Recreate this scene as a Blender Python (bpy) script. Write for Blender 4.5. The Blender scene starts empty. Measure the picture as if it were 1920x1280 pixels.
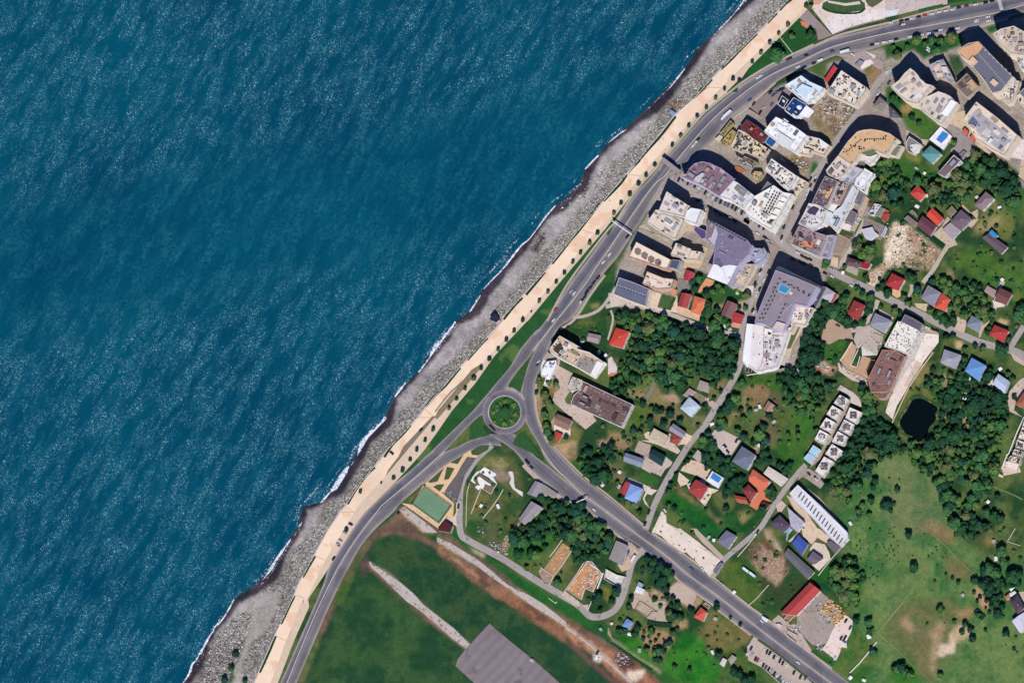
import bpy, bmesh, math, random
import numpy as np
from mathutils import Vector, Matrix
from mathutils.geometry import tessellate_polygon
random.seed(7); rng = np.random.RandomState(11)
C = bpy.context.scene.collection; SC = bpy.context.scene
# ------------------------------------------------------------------ camera
W_PX, H_PX = 1920.0, 1280.0
CAM = Vector((1830.0, -1330.0, 6000.0))
zax = CAM.normalized(); xax = Vector((0, 1, 0)).cross(zax).normalized(); yax = zax.cross(xax)
DIST = CAM.length; VIEW_W = 960.0; LENS = 36.0 * DIST / VIEW_W
cd = bpy.data.cameras.new('camera'); co = bpy.data.objects.new('camera', cd); C.objects.link(co)
cd.lens = LENS; cd.sensor_width = 36.0; cd.clip_start = 10; cd.clip_end = 40000
co.matrix_world = Matrix((xax, yax, zax)).transposed().to_4x4(); co.location = CAM
SC.camera = co
def at(px, py, z=0.0):                       # point of the photograph -> world point at height z
    a = (px - W_PX/2) / W_PX * 36.0; b = (H_PX/2 - py) / W_PX * 36.0
    d = xax*a + yax*b - zax*LENS
    t = (z - CAM.z) / d.z
    return CAM + d*t
def to_px(P):
    v = Vector(P) - CAM; k = -LENS / v.dot(zax)
    return (v.dot(xax)*k/36.0*W_PX + W_PX/2, H_PX/2 - v.dot(yax)*k/36.0*W_PX)
# ------------------------------------------------------------------ light
p0 = at(1500, 500, 20.0); q0 = to_px(p0); g0 = at(q0[0]+1.5, q0[1]-23.5, 0.0)
SUN = (p0 - g0).normalized()                 # towards the sun
elev = math.asin(SUN.z); rot = math.atan2(SUN.x, SUN.y)
w = bpy.data.worlds.new('World'); SC.world = w; w.use_nodes = True
nt = w.node_tree; bg = nt.nodes['Background']; sk = nt.nodes.new('ShaderNodeTexSky')
sk.sky_type = 'NISHITA'; sk.sun_disc = False; sk.sun_elevation = elev; sk.sun_rotation = rot
tint = nt.nodes.new('ShaderNodeMix'); tint.data_type = 'RGBA'; tint.blend_type = 'MULTIPLY'; tint.inputs[0].default_value = 1.0
tint.inputs[7].default_value = (.42, .78, 1.7, 1); nt.links.new(sk.outputs[0], tint.inputs[6]); nt.links.new(tint.outputs[2], bg.inputs[0]); bg.inputs[1].default_value = 0.05
ld = bpy.data.lights.new('sun', 'SUN'); lo = bpy.data.objects.new('sun', ld); C.objects.link(lo)
ld.energy = 5.0; ld.angle = math.radians(0.5); ld.color = (1.0, 0.975, 0.94)
lo.rotation_euler = SUN.to_track_quat('Z', 'Y').to_euler(); lo.location = (0, 0, 300)
vs = SC.view_settings; vs.view_transform = 'Standard'; vs.look = 'None'; vs.exposure = 0.0; vs.gamma = 1.0
SC.cycles.use_denoising = True; SC.cycles.max_bounces = 4; SC.cycles.diffuse_bounces = 1
# ------------------------------------------------------------------ helpers
TILE = dict(A=(1400,0),B=(1660,0),C=(1400,165),D=(1660,165),E=(1140,165),F=(1140,330),G=(1400,330),H=(1660,330),
 I=(1010,495),J=(1270,495),K=(1400,495),L=(1660,495),M=(880,660),N=(1140,660),O=(1400,660),P=(1660,660),Q=(720,825),
 R=(960,825),S=(1200,825),T=(1430,825),U=(1660,825),V=(560,960),W=(960,990),X=(1200,990),Y=(1430,990),Z=(1660,990),
 a=(340,1107),b=(800,1107),c=(1060,1107),d=(1300,1107),e=(1530,1107),g=(560,780),h=(740,600),i=(880,430),k=(1250,0),
 l=(820,960),s=(1500,560))
TILE = {k_: (v[0], v[1], 7.385) for k_, v in TILE.items()}
TILE.update(f=(1780,1107,13.71), j=(1020,290,10.67), m=(1340,210,14.7), n=(1340,290,10.67), o=(1830,30,21.33),
 p=(1830,90,10.67), q=(1860,700,6.4), r=(1780,200,9.14), _=(0,0,1.0))
def P(s):                                    # "T u,v u,v X u,v" -> list of photo positions (extra numbers kept)
    out = []; t = TILE['_']
    for k_ in s.split():
        if ',' in k_:
            n = [float(q_) for q_ in k_.split(',')]
            out.append(tuple([t[0]+n[0]/t[2], t[1]+n[1]/t[2]] + n[2:]))
        else: t = TILE[k_]
    return out
SUNK = 1.30
def lin(c):
    c = c/255.0
    return c/12.92 if c <= 0.04045 else ((c+0.055)/1.055)**2.4
def col(r, g_, b): return tuple(min(0.86, lin(v)/SUNK) for v in (r, g_, b))
def ctup(c, k_=1.0): return (min(1,c[0]*k_), min(1,c[1]*k_), min(1,c[2]*k_), 1.0)
MC = {}
def nodes(name):
    m = bpy.data.materials.new(name); m.use_nodes = True; t = m.node_tree
    return m, t, t.nodes, t.links, t.nodes['Principled BSDF']
def noise(t, scale, detail=4, rough=0.6, vec=None):
    n = t.nodes.new('ShaderNodeTexNoise'); n.inputs['Scale'].default_value = scale
    n.inputs['Detail'].default_value = detail; n.inputs['Roughness'].default_value = rough
    if vec is not None: t.links.new(vec, n.inputs['Vector'])
    return n
def ramp(t, fac, p0_, c0, p1_, c1):
    r = t.nodes.new('ShaderNodeValToRGB'); e = r.color_ramp.elements
    e[0].position = p0_; e[0].color = c0; e[1].position = p1_; e[1].color = c1
    t.links.new(fac, r.inputs[0]); return r
def mixc(t, fac, a, b, mode='MIX'):
    m = t.nodes.new('ShaderNodeMix'); m.data_type = 'RGBA'; m.blend_type = mode
    for v, i_ in ((fac, 0), (a, 6), (b, 7)):
        if hasattr(v, 'links'): t.links.new(v, m.inputs[i_])
        else: m.inputs[i_].default_value = v
    return m.outputs[2]
def vecn(t, kind='Object'):
    n = t.nodes.new('ShaderNodeTexCoord'); return n.outputs[kind]
def rgb(c, rough=0.8, var=0.22, scale=0.5, spot=None, lines=None, metal=0.0):
    """procedural paint/plaster/tile: mottled, stained, optional spots and ribs (lines=(angle,width,depth))"""
    key = (tuple(round(v, 3) for v in c), rough, var, scale, spot, lines)
    if key in MC: return MC[key]
    m, t, n, l, b = nodes('surface'); v = vecn(t, 'Generated') if False else None
    g = n.new('ShaderNodeNewGeometry').outputs['Position']
    n1 = noise(t, scale, 6, 0.65, g); base = ramp(t, n1.outputs[0], 0.3, ctup(c, 1-var), 0.7, ctup(c, 1+var*0.7)).outputs[0]
    n2 = noise(t, scale*0.16, 3, 0.6, g)
    base = mixc(t, ramp(t, n2.outputs[0], 0.42, (0,0,0,1), 0.72, (0.6,0.6,0.6,1)).outputs[0], base, ctup((c[0]*.78,c[1]*.75,c[2]*.72)))
    if spot:
        n3 = noise(t, spot[1], 3, 0.5, g)
        base = mixc(t, ramp(t, n3.outputs[0], spot[2], (0,0,0,1), spot[2]+0.05, (1,1,1,1)).outputs[0], base, ctup(spot[0]))
    if lines:
        mp = n.new('ShaderNodeMapping'); mp.inputs['Rotation'].default_value = (0, 0, math.radians(lines[0]))
        l.new(g, mp.inputs[0]); wv = n.new('ShaderNodeTexWave'); wv.inputs['Scale'].default_value = 0.314/lines[1]
        wv.inputs['Distortion'].default_value = 0.3; l.new(mp.outputs[0], wv.inputs[0])
        base = mixc(t, ramp(t, wv.outputs[0], 0.2, (lines[2],)*3+(1,), 0.6, (0,0,0,1)).outputs[0], base, ctup(c, 0.45))
    l.new(base, b.inputs['Base Color']); b.inputs['Roughness'].default_value = rough; b.inputs['Metallic'].default_value = metal
    try: b.inputs['Specular IOR Level'].default_value = 0.25
    except Exception: pass
    MC[key] = m; return m
def plain(c, rough=0.6, spec=0.3):
    key = ('p', tuple(round(v, 3) for v in c), rough)
    if key in MC: return MC[key]
    m, t, n, l, b = nodes('paint')
    n1 = noise(t, 2.0, 3, 0.5, n.new('ShaderNodeNewGeometry').outputs['Position'])
    l.new(ramp(t, n1.outputs[0], 0.3, ctup(c, 0.85), 0.7, ctup(c, 1.1)).outputs[0], b.inputs['Base Color'])
    b.inputs['Roughness'].default_value = rough; b.inputs['Specular IOR Level'].default_value = spec
    MC[key] = m; return m
GLASS = plain((0.02, 0.03, 0.045), 0.12, 0.6); DARK = plain((0.025, 0.025, 0.028), 0.7)
def mesh(name, vs_, fs, mats, smooth=False, mi=None):
    me = bpy.data.meshes.new(name); me.from_pydata([tuple(v) for v in vs_], [], fs)
    for m_ in (mats if isinstance(mats, (list, tuple)) else [mats]): me.materials.append(m_)
    if mi is not None: me.polygons.foreach_set('material_index', mi)
    if smooth: me.polygons.foreach_set('use_smooth', [True]*len(me.polygons))
    me.update(); return me
def link(name, me, parent=None, loc=None, rz=0.0, scale=None):
    o = bpy.data.objects.new(name, me); C.objects.link(o)
    if parent: o.parent = parent
    if loc is not None: o.location = loc
    if rz: o.rotation_euler = (0, 0, rz)
    if scale: o.scale = scale
    return o
def tag(o, label=None, cat=None, group=None, kind=None):
    if label: o['label'] = label
    if cat: o['category'] = cat
    if group: o['group'] = group
    if kind: o['kind'] = kind
    return o
class MB:
    def __init__(s): s.v = []; s.f = []; s.m = []
    def add(s, vs_, fs, mi=0):
        n = len(s.v); s.v += [tuple(v) for v in vs_]; s.f += [tuple(i_+n for i_ in f) for f in fs]; s.m += [mi]*len(fs)
    def box(s, c, sz, rz=0.0, mi=0, taper=1.0):
        hx, hy, hz = sz[0]/2, sz[1]/2, sz[2]/2; ca, sa = math.cos(rz), math.sin(rz); vs_ = []
        for z_, k_ in ((-hz, 1.0), (hz, taper)):
            for x_, y_ in ((-hx,-hy),(hx,-hy),(hx,hy),(-hx,hy)):
                x2, y2 = x_*k_, y_*k_
                vs_.append((c[0]+x2*ca-y2*sa, c[1]+x2*sa+y2*ca, c[2]+z_))
        s.add(vs_, [(0,3,2,1),(4,5,6,7),(0,1,5,4),(1,2,6,5),(2,3,7,6),(3,0,4,7)], mi)
    def prism(s, pts, z0, z1, mi=0, bottom=True):
        n = len(pts); vs_ = [(p_[0],p_[1],z0) for p_ in pts]+[(p_[0],p_[1],z1) for p_ in pts]
        tr = tess(pts); fs = [tuple(i_+n for i_ in t_) for t_ in tr]
        if bottom: fs += [tuple(reversed(t_)) for t_ in tr]
        fs += [(i_, (i_+1) % n, (i_+1) % n+n, i_+n) for i_ in range(n)]
        s.add(vs_, fs, mi)
    def tube(s, c, r0, r1, z0, z1, n=8, mi=0):
        vs_ = [(c[0]+r*math.cos(2*math.pi*i_/n), c[1]+r*math.sin(2*math.pi*i_/n), z_) for z_, r in ((z0, r0), (z1, r1)) for i_ in range(n)]
        s.add(vs_, [(i_, (i_+1) % n, (i_+1) % n+n, i_+n) for i_ in range(n)]+[tuple(range(n, 2*n)), tuple(reversed(range(n)))], mi)
    def build(s, name, mats, parent=None, loc=None, smooth=False):
        return link(name, mesh(name, s.v, s.f, mats, smooth, s.m), parent, loc)
def area2(p): return sum(p[i_-1][0]*p[i_][1]-p[i_][0]*p[i_-1][1] for i_ in range(len(p)))/2
def ccw(p): return list(p) if area2(p) > 0 else list(reversed(p))
def tess(p):
    out = []
    for t_ in tessellate_polygon([[Vector((q_[0], q_[1], 0)) for q_ in p]]):
        a, b_, c_ = (p[k_] for k_ in t_)
        cr = (b_[0]-a[0])*(c_[1]-a[1])-(b_[1]-a[1])*(c_[0]-a[0])
        out.append(tuple(t_) if cr > 0 else tuple(reversed(t_)))
    return out
def inset(p, d):                             # p ccw; positive d moves inwards
    n = len(p); out = []
    for i_ in range(n):
        a, b_, c_ = Vector(p[i_-1][:2]), Vector(p[i_][:2]), Vector(p[(i_+1) % n][:2])
        e1 = (b_-a).normalized(); e2 = (c_-b_).normalized()
        n1 = Vector((-e1.y, e1.x)); n2 = Vector((-e2.y, e2.x)); m_ = n1+n2
        if m_.length < 0.2: m_ = n1
        m_.normalize(); k_ = d/max(0.45, m_.dot(n1)); out.append((b_.x+m_.x*k_, b_.y+m_.y*k_))
    return out
def inside(x, y, p):
    r = False; j_ = len(p)-1
    for i_ in range(len(p)):
        xi, yi, xj, yj = p[i_][0], p[i_][1], p[j_][0], p[j_][1]
        if (yi > y) != (yj > y) and x < (xj-xi)*(y-yi)/(yj-yi)+xi: r = not r
        j_ = i_
    return r
def smooth_line(pts, n=6):
    out = []; N = len(pts)
    for i_ in range(N-1):
        p_ = [Vector(pts[max(0, i_-1)][:2]), Vector(pts[i_][:2]), Vector(pts[i_+1][:2]), Vector(pts[min(N-1, i_+2)][:2])]
        for k_ in range(n):
            t_ = k_/n
            out.append(0.5*((2*p_[1])+(-p_[0]+p_[2])*t_+(2*p_[0]-5*p_[1]+4*p_[2]-p_[3])*t_*t_+(-p_[0]+3*p_[1]-3*p_[2]+p_[3])*t_**3))
    out.append(Vector(pts[-1][:2])); return [(v.x, v.y) for v in out]
def clean(pts):                              # drop points that double back or crowd
    out = [pts[0]]
    for q_ in pts[1:]:
        if math.hypot(q_[0]-out[-1][0], q_[1]-out[-1][1]) < 5: continue
        if len(out) > 1:
            ax, ay = out[-1][0]-out[-2][0], out[-1][1]-out[-2][1]; bx, by = q_[0]-out[-1][0], q_[1]-out[-1][1]
            if ax*bx+ay*by < -.1*math.hypot(ax, ay)*math.hypot(bx, by): continue
        out.append(q_)
    return out
OCC = []                                      # photo outlines of everything hard, so that planting avoids it
LEV = {}
def zlev(level):
    LEV[level] = LEV.get(level, 0)+1
    return level*0.17+(LEV[level] % 40)*0.004
def sheet(name, s, mat, level=1, sm=False, kind='structure', z=None):
    pts = P(s) if isinstance(s, str) else s
    if sm: pts = smooth_line(list(pts)+[pts[0]], 5)[:-1]
    if name not in ('verge', 'grass_island', 'lawn'): OCC.append(pts)
    z_ = zlev(level) if z is None else z
    wp = [at(p_[0], p_[1], z_) for p_ in pts]; wp = ccw(wp)
    me = mesh(name, [(p_[0], p_[1], z_) for p_ in wp], tess(wp), mat)
    return tag(link(name, me), kind=kind)
def strip_pts(line, wd):                     # world offset polygon of a pixel centreline; wd px wide
    L_ = [at(p_[0], p_[1], 0) for p_ in line]; n = len(L_); l_, r_ = [], []
    for i_ in range(n):
        a, b_ = L_[max(0, i_-1)], L_[min(n-1, i_+1)]; d = (b_-a).normalized(); nn = Vector((-d.y, d.x, 0))
        wv = (wd[i_] if isinstance(wd, list) else wd)*0.5*0.5
        l_.append(L_[i_]+nn*wv); r_.append(L_[i_]-nn*wv)
    return l_, r_
def strip(name, s, wpx, mat, level=2, sm=True, kind='structure', z=None, height=0.0):
    pts = P(s) if isinstance(s, str) else s
    if sm: pts = smooth_line(clean(pts), 6)
    l_, r_ = strip_pts(pts, wpx); OCC.append([to_px(q_) for q_ in l_]+[to_px(q_) for q_ in reversed(r_)]); z_ = zlev(level) if z is None else z; n = len(l_)
    vs_ = [(p_.x, p_.y, z_+height) for p_ in l_]+[(p_.x, p_.y, z_+height) for p_ in r_]
    fs = [(i_, i_+n, i_+n+1, i_+1) for i_ in range(n-1)]
    if height:
        vs_ += [(p_.x, p_.y, 0) for p_ in l_]+[(p_.x, p_.y, 0) for p_ in r_]
        fs += [(i_+1, i_+1+2*n, i_+2*n, i_) for i_ in range(n-1)]+[(i_+n, i_+3*n, i_+1+3*n, i_+1+n) for i_ in range(n-1)]
        fs += [(0, 2*n, 3*n, n), (n-1, 2*n-1, 4*n-1, 3*n-1)]
    o = link(name, mesh(name, vs_, fs, mat)); return tag(o, kind=kind) if kind else o
LAND = []                                     # landmarks for labels: (short name, px, py)
# ================================================================== SETTING
WATER_Z = -0.6
SHORE = P("_ 300,1360 340,1280 a 100,1150 200,980 330,720 470,540 580,350 730,110 _ 480,1095 505,1068 535,1020 560,985 g 60,1250 300,1190 500,1010 720,650 930,300 1180,40 h 0,1060 330,700 560,380 840,20 i 0,1130 180,840 450,560 720,220 930,0 j 0,1260 250,1000 430,870 700,600 820,290 1090,10 E 0,760 200,600 400,420 600,220 830,0 k 250,950 430,680 650,470 900,200 1070,0 _ 1440,-60 1500,-120")
sx = np.array([q_[0] for q_ in SHORE]); sy = np.array([q_[1] for q_ in SHORE]); o_ = np.argsort(sy)
STEP = 2.0; X0, X1, Y0, Y1 = 330, 2010, -90, 1370
gx = np.arange(X0, X1+1, STEP); gy = np.arange(Y0, Y1+1, STEP); NX, NY = len(gx), len(gy)
GX, GY = np.meshgrid(gx, gy)
def vnoise(cell, seed):
    r = np.random.RandomState(seed); nx, ny = int((X1-X0)/cell)+3, int((Y1-Y0)/cell)+3
    g = r.rand(ny, nx); fx = (GX-X0)/cell; fy = (GY-Y0)/cell; ix = fx.astype(int); iy = fy.astype(int); fx = fx-ix; fy = fy-iy
    fx = fx*fx*(3-2*fx); fy = fy*fy*(3-2*fy)
    return (g[iy, ix]*(1-fx)+g[iy, ix+1]*fx)*(1-fy)+(g[iy+1, ix]*(1-fx)+g[iy+1, ix+1]*fx)*fy
N1 = vnoise(60, 1)*.5+vnoise(25, 2)*.3+vnoise(9, 3)*.2
N2 = vnoise(40, 4)*.5+vnoise(14, 5)*.3+vnoise(5, 6)*.2
WX = (vnoise(22, 7)-.5)*1.4+(vnoise(7, 8)-.5); WY = (vnoise(22, 9)-.5)*1.4+(vnoise(7, 10)-.5)
def lc(r, g_, b): return np.array([min(.86, lin(v)/SUNK) for v in (r, g_, b)])
def mixn(a, b, f): return a[None, None, :]*(1-f[..., None])+b[None, None, :]*f[..., None]
def ss(x, a, b): t_ = np.clip((x-a)/(b-a), 0, 1); return t_*t_*(3-2*t_)
GC = mixn(lc(38, 72, 42), lc(92, 108, 62), ss(N1, .35, .68)); RK = np.zeros_like(GX)
def blur(m_, r):
    for _ in range(2):
        for ax in (0, 1):
            c_ = np.cumsum(np.pad(m_, [(r+1, r) if ax == a_ else (0, 0) for a_ in (0, 1)], mode='edge'), axis=ax)
            m_ = (c_[2*r+1:] - c_[:-2*r-1])/(2*r+1) if ax == 0 else (c_[:, 2*r+1:] - c_[:, :-2*r-1])/(2*r+1)
    return m_
def mask(poly, warp, soft):
    pad = 6*STEP+soft*2+warp
    xs = [q_[0] for q_ in poly]; ys = [q_[1] for q_ in poly]
    i0 = max(0, int((min(xs)-pad-X0)/STEP)); i1 = min(NX, int((max(xs)+pad-X0)/STEP)+1)
    j0 = max(0, int((min(ys)-pad-Y0)/STEP)); j1 = min(NY, int((max(ys)+pad-Y0)/STEP)+1)
    if i1-i0 < 2 or j1-j0 < 2: return None, None
    sl = (slice(j0, j1), slice(i0, i1)); x = GX[sl]+WX[sl]*warp; y = GY[sl]+WY[sl]*warp
    r = np.zeros(x.shape, bool); n = len(poly)
    for q_ in range(n):
        xi, yi = poly[q_][:2]; xj, yj = poly[q_-1][:2]
        if yi == yj: continue
        r ^= ((yi > y) != (yj > y)) & (x < (xj-xi)*(y-yi)/(yj-yi)+xi)
    m_ = r.astype(float)
    if soft: m_ = blur(m_, max(1, int(soft/STEP)))
    return sl, m_
def paint(s, c1, c2=None, warp=3, soft=2, op=1.0, rk=None, nz=N2):
    poly = P(s) if isinstance(s, str) else s
    sl, m_ = mask(poly, warp, soft)
    if sl is None: return
    a = lc(*c1); b = lc(*(c2 or c1)); f = ss(nz[sl], .33, .67)
    tgt = mixn(a, b, f); m3 = (m_*op)[..., None]; GC[sl] = GC[sl]*(1-m3)+tgt*m3
    if rk is not None: RK[sl] = RK[sl]*(1-m_)+rk*m_
    elif op > .8: RK[sl] = RK[sl]*(1-m_)
G1, G2, OL, TAN, BRN = (26, 66, 40), (52, 98, 45), (98, 106, 62), (186, 158, 128), (118, 92, 76)
# -- gardens and meadow tones
paint("_ 1590,880 1640,840 1700,850 1750,880 1770,960 1800,1010 1870,1050 1930,1060 1930,1290 1560,1290 1540,1230 1600,1160 1600,1060 1570,990", (64, 108, 60), (106, 130, 76), 10, 10)
paint("U 0,200 500,330 700,450 700,650 850,1050 1000,1280 0,1280", (86, 114, 72), (112, 124, 84), 8, 10, .8)
paint("U 330,1280 640,1080 760,1160 960,1280", (140, 122, 92), None, 5, 5, .7)
paint("Z 560,0 900,0 1000,60 880,230", (146, 116, 86), (120, 120, 70), 5, 5, .8)
paint("Z 0,0 600,540 520,640 300,900 0,1100", (88, 120, 66), (110, 128, 78), 5, 8, .7)
paint("Z 840,420 1000,400 1200,640 1050,740 850,650", (132, 112, 78), OL, 5, 8, .8)
paint("Z 1280,80 1460,100 1560,200 1400,260 1300,200", (168, 136, 88), OL, 6, 8, .8)
paint("Z 200,1150 500,1000 800,1020 1000,1090 1180,1080 1200,1280 100,1280", (136, 126, 92), OL, 8, 8, .8)
paint("e 1150,200 1500,120 1850,150 1920,300 1920,700 1700,1180 1500,1250 1200,900 900,600", (122, 112, 80), (92, 108, 62), 6, 8, .9)
paint("e 1180,400 1300,380 1450,500 1300,560 1220,480", (180, 150, 122), None, 10, 5, .8)
paint("e 1560,640 1700,400 1760,460 1700,700 1660,1180 1600,1000", (186, 156, 126), None, 10, 5, .7)
paint("e 1690,720 1740,740 1850,700 1870,640 1840,600 1920,540 1920,860 1780,860 1740,930 1670,870", (214, 192, 170), None, 5, 2)
paint("Z 1170,860 1280,800 1400,960 1480,950 1500,1080 1580,1120 1380,1110 1240,980", (180, 142, 110), None, 4, 3)
paint("f 150,850 300,820 400,950 650,1180 300,1275 0,1275", (200, 172, 140), None, 8, 5, .9)
paint("f 320,480 580,430 560,600 330,670", (186, 140, 98), None, 6, 5, .8)
for s_ in ("Y 640,560 930,420 1250,400 1400,700 1350,950 1150,1100 900,950 800,830 720,700", "O 550,0 900,0 880,300 900,500 700,700 500,600 480,400"):
    paint(s_, (22, 62, 42), (36, 92, 36), 5, 6)
paint("O 0,330 560,230 500,500 250,640 0,450", (60, 98, 42), (74, 104, 50), 4, 4)
paint("O 0,470 180,450 290,500 330,560 280,700 0,760", (142, 116, 86), (120, 112, 72), 3, 2)
paint("O 350,560 490,600 480,740 400,900 250,700", (92, 90, 66), None, 2, 2)
paint("O 500,760 680,860 640,1100 500,1280 300,1100 380,940", (66, 92, 44), OL, 4, 4)
paint("O 200,850 500,1130 480,1250 200,1280 130,1000", (112, 100, 76), (60, 80, 48), 6, 3, .9)
paint("O 640,800 930,800 950,1000 800,1270 480,1270 600,1100", (44, 104, 40), (74, 112, 46), 4, 6)
paint("O 930,90 1000,100 1250,200 1200,290 1000,310 900,220", (196, 164, 138), (150, 100, 76), 5, 2)
paint("O 920,220 1040,230 1050,280 920,270", (140, 84, 60), None, 2, 2)
paint("O 850,280 960,290 900,330", (190, 166, 140), None, 2, 1)
paint("O 900,500 1100,480 1100,650 960,640", (120, 106, 72), (70, 86, 50), 6, 4)
paint("s 230,570 650,560 560,850 180,830", (52, 96, 40), (66, 104, 46), 3, 3)
paint("P 500,330 950,330 880,560 520,560", (110, 116, 74), (50, 90, 50), 6, 3)
paint("P 760,310 870,340 880,480 790,470", (150, 134, 100), None, 4, 3)
paint("P 1020,300 1180,370 1210,420 1060,680 930,640 980,480", (98, 92, 60), (74, 90, 50), 3, 3)
paint("P 1220,450 1330,480 1300,560 1220,500", (150, 124, 96), None, 3, 2)
paint("P 520,540 680,600 820,650 700,730 560,650", (128, 124, 66), (70, 104, 40), 4, 4)
paint("P 460,200 640,100 690,150 400,560 280,600", (128, 122, 74), (96, 106, 62), 3, 3)
paint("P 350,480 530,540 330,640 100,1000 200,800", (110, 116, 58), (44, 92, 40), 4, 3)
paint("P 770,830 910,780 870,950 820,980", (138, 136, 90), (92, 110, 58), 5, 3)
paint("P 1000,920 1160,910 1240,1080 1160,1040 1070,1170 1060,1000", (172, 150, 108), None, 6, 2)
paint("P 900,540 1080,300 1180,330 1060,520", (56, 96, 44), None, 4, 4, .8)
paint("L 950,0 1920,0 1920,500 1350,330 1200,200 1150,100", (58, 100, 48), (84, 116, 50), 6, 6)
paint("L 870,90 940,100 960,280 850,280 820,200", (146, 134, 96), None, 4, 3, .9)
paint("L 1170,270 1240,290 1310,400 1240,400", (158, 148, 90), None, 5, 3, .9)
paint("L 1560,780 1650,750 1720,810 1640,860 1570,820", (186, 164, 120), None, 4, 3)
paint("L 780,1180 860,980 1020,1040 960,1150 1060,1200 860,1150 700,1250 640,1270", (104, 112, 54), (70, 90, 46), 4, 3)
paint("L 960,1070 1060,1060 1080,1150 980,1160", (196, 170, 136), None, 3, 2)
paint("L 1760,400 1920,380 1920,560 1760,520", (110, 120, 56), None, 5, 4, .9)
paint("H 1220,720 1400,470 1500,330 1560,400 1810,610 1700,900 1550,830 1350,790", (104, 112, 60), (120, 122, 74), 3, 3)
paint("H 1230,730 1560,560 1640,620 1450,740 1300,800", (166, 148, 108), None, 6, 6, .9)
paint("H 1220,60 1300,20 1400,180 1340,220 1260,130", (158, 130, 92), None, 6, 4, .8)
paint("H 1520,300 1920,100 1920,520 1820,600", (40, 84, 46), (58, 100, 48), 4, 4)
paint("H 1160,960 1500,1000 1500,1270 850,1270 1100,1040", (44, 96, 44), (80, 112, 46), 6, 5)
paint("H 870,180 1000,230 920,240 800,280", (132, 126, 80), None, 5, 3, .8)
paint("r 500,850 800,1000 1000,1100 700,1280 350,1280", (40, 88, 42), (96, 110, 54), 6, 4)
# -- city floor
paint("_ 1205,335 1290,262 1400,196 1520,130 1600,100 1660,92 1800,62 1930,28 1930,356 1885,335 1800,275 1730,240 1690,290 1650,300 1620,330 1612,372 1640,400 1600,420 1590,500 1560,500 1530,560 1530,600 1500,650 1488,692 1400,702 1392,660 1400,560 1392,540 1320,520 1290,520 1240,580 1180,580 1142,565 1160,495 1190,440 1215,400", (168, 156, 148), (152, 141, 134), 2, 1)
paint("C 990,190 1300,130 1560,240 1300,600 1150,790 1000,640 860,400", (186, 170, 148), (128, 110, 90), 6, 1, 1, .6)
paint("C 1000,300 1100,150 1200,200 1400,230 1300,330 1050,330", (196, 178, 158), (140, 112, 92), 8, 1, 1, .7)
paint("C 860,390 1000,620 1150,790 1180,640 1120,560 1000,440", (120, 108, 82), (150, 134, 100), 3, 1)
paint("C 540,940 700,900 860,980 850,1230 700,1150 620,1080", (206, 186, 150), (150, 128, 98), 6, 1, 1, .5)
paint("C 920,1010 1020,1060 990,1150 870,1210 880,1100", (40, 96, 40), None, 1, 1)
paint("n 1500,80 1620,10 1850,140 1860,430 1750,330 1560,210", (210, 196, 160), (140, 122, 96), 5, 1, 1, .5)
paint("A 1110,900 1350,820 1300,790 900,920 820,960 1100,1130", (60, 98, 46), (96, 104, 70), 2, 1)
paint("A 1640,830 1920,900 1920,1010 1740,1200 1620,1040 1590,960", (98, 110, 62), (150, 124, 96), 4, 1)
paint("B 0,620 540,500 900,460 1040,430 1080,560 1000,660 780,740 510,820 400,690 0,830", (34, 80, 42), (52, 100, 44), 3, 2)
paint("B 1370,380 1560,330 1580,400 1440,470", (32, 90, 42), None, 1, 1)
paint("B 850,750 1000,760 1130,970 980,1070 960,1100", (44, 82, 48), (90, 100, 70), 3, 2)
paint("B 0,1220 80,1190 140,1280 0,1280", (38, 88, 46), None, 1, 1)
paint("D 0,0 90,0 180,80 500,220 490,300 600,380 760,520 600,720 480,690 280,560 240,420 0,200", (54, 98, 46), (76, 112, 48), 3, 2)
paint("D 240,250 400,230 380,330 300,370 200,330", (160, 132, 92), (110, 112, 62), 4, 3)
paint("D 250,880 430,900 500,1000 450,1060 300,980", (116, 118, 56), None, 3, 3)
paint("D 0,960 500,1040 900,1240 1060,1010 1200,820 1400,830 1920,1220 1920,1280 0,1280", (32, 78, 42), (56, 100, 44), 4, 3)
paint("G 1560,880 1800,960 1780,1180 1700,1200 1430,1130 1450,1050", (28, 78, 46), None, 3, 1)
paint("G 1060,1150 1170,1180 1150,1280 1050,1260", (30, 82, 46), None, 2, 1)
paint("J 0,0 480,160 900,350 1020,400 1000,480 860,520 640,480 620,700 760,780 880,890 870,970 700,960 300,790 400,500 230,380 180,240 240,140", (40, 84, 44), (66, 96, 48), 2, 1)
paint("J 490,560 640,560 620,640 510,600", (176, 152, 120), None, 3, 1)
paint("J 850,520 1040,480 1030,620 960,680 820,660", (184, 166, 146), None, 2, 1)
paint("I 480,740 640,530 830,260 1040,100 1050,300 960,450 960,490 830,610 640,700", (34, 76, 44), (56, 96, 46), 3, 2)
paint("I 720,560 850,540 840,610 720,620", (140, 136, 84), None, 4, 2)
paint("I 640,730 1040,620 1000,900 860,1010 560,940 450,870", (36, 76, 42), (84, 100, 52), 4, 2)
paint("H 140,620 200,640 330,680 600,850 780,1040 760,1100 640,1278 120,1278 0,1278 0,860", (226, 208, 188), (168, 146, 120), 5, 1, 1, .5)
paint("H 160,680 360,720 200,1000 60,1278 -60,1278 60,900", (240, 226, 208), (216, 190, 164), 4, 1, 1, .3)
paint("H 280,700 420,760 600,880 760,1010 700,1100 560,1000 420,1000 300,900", (176, 140, 116), (196, 170, 146), 6, 1, .8)
paint("H 560,930 620,950 540,1110 480,1130 430,1090", (84, 90, 58), None, 4, 1)
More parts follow.
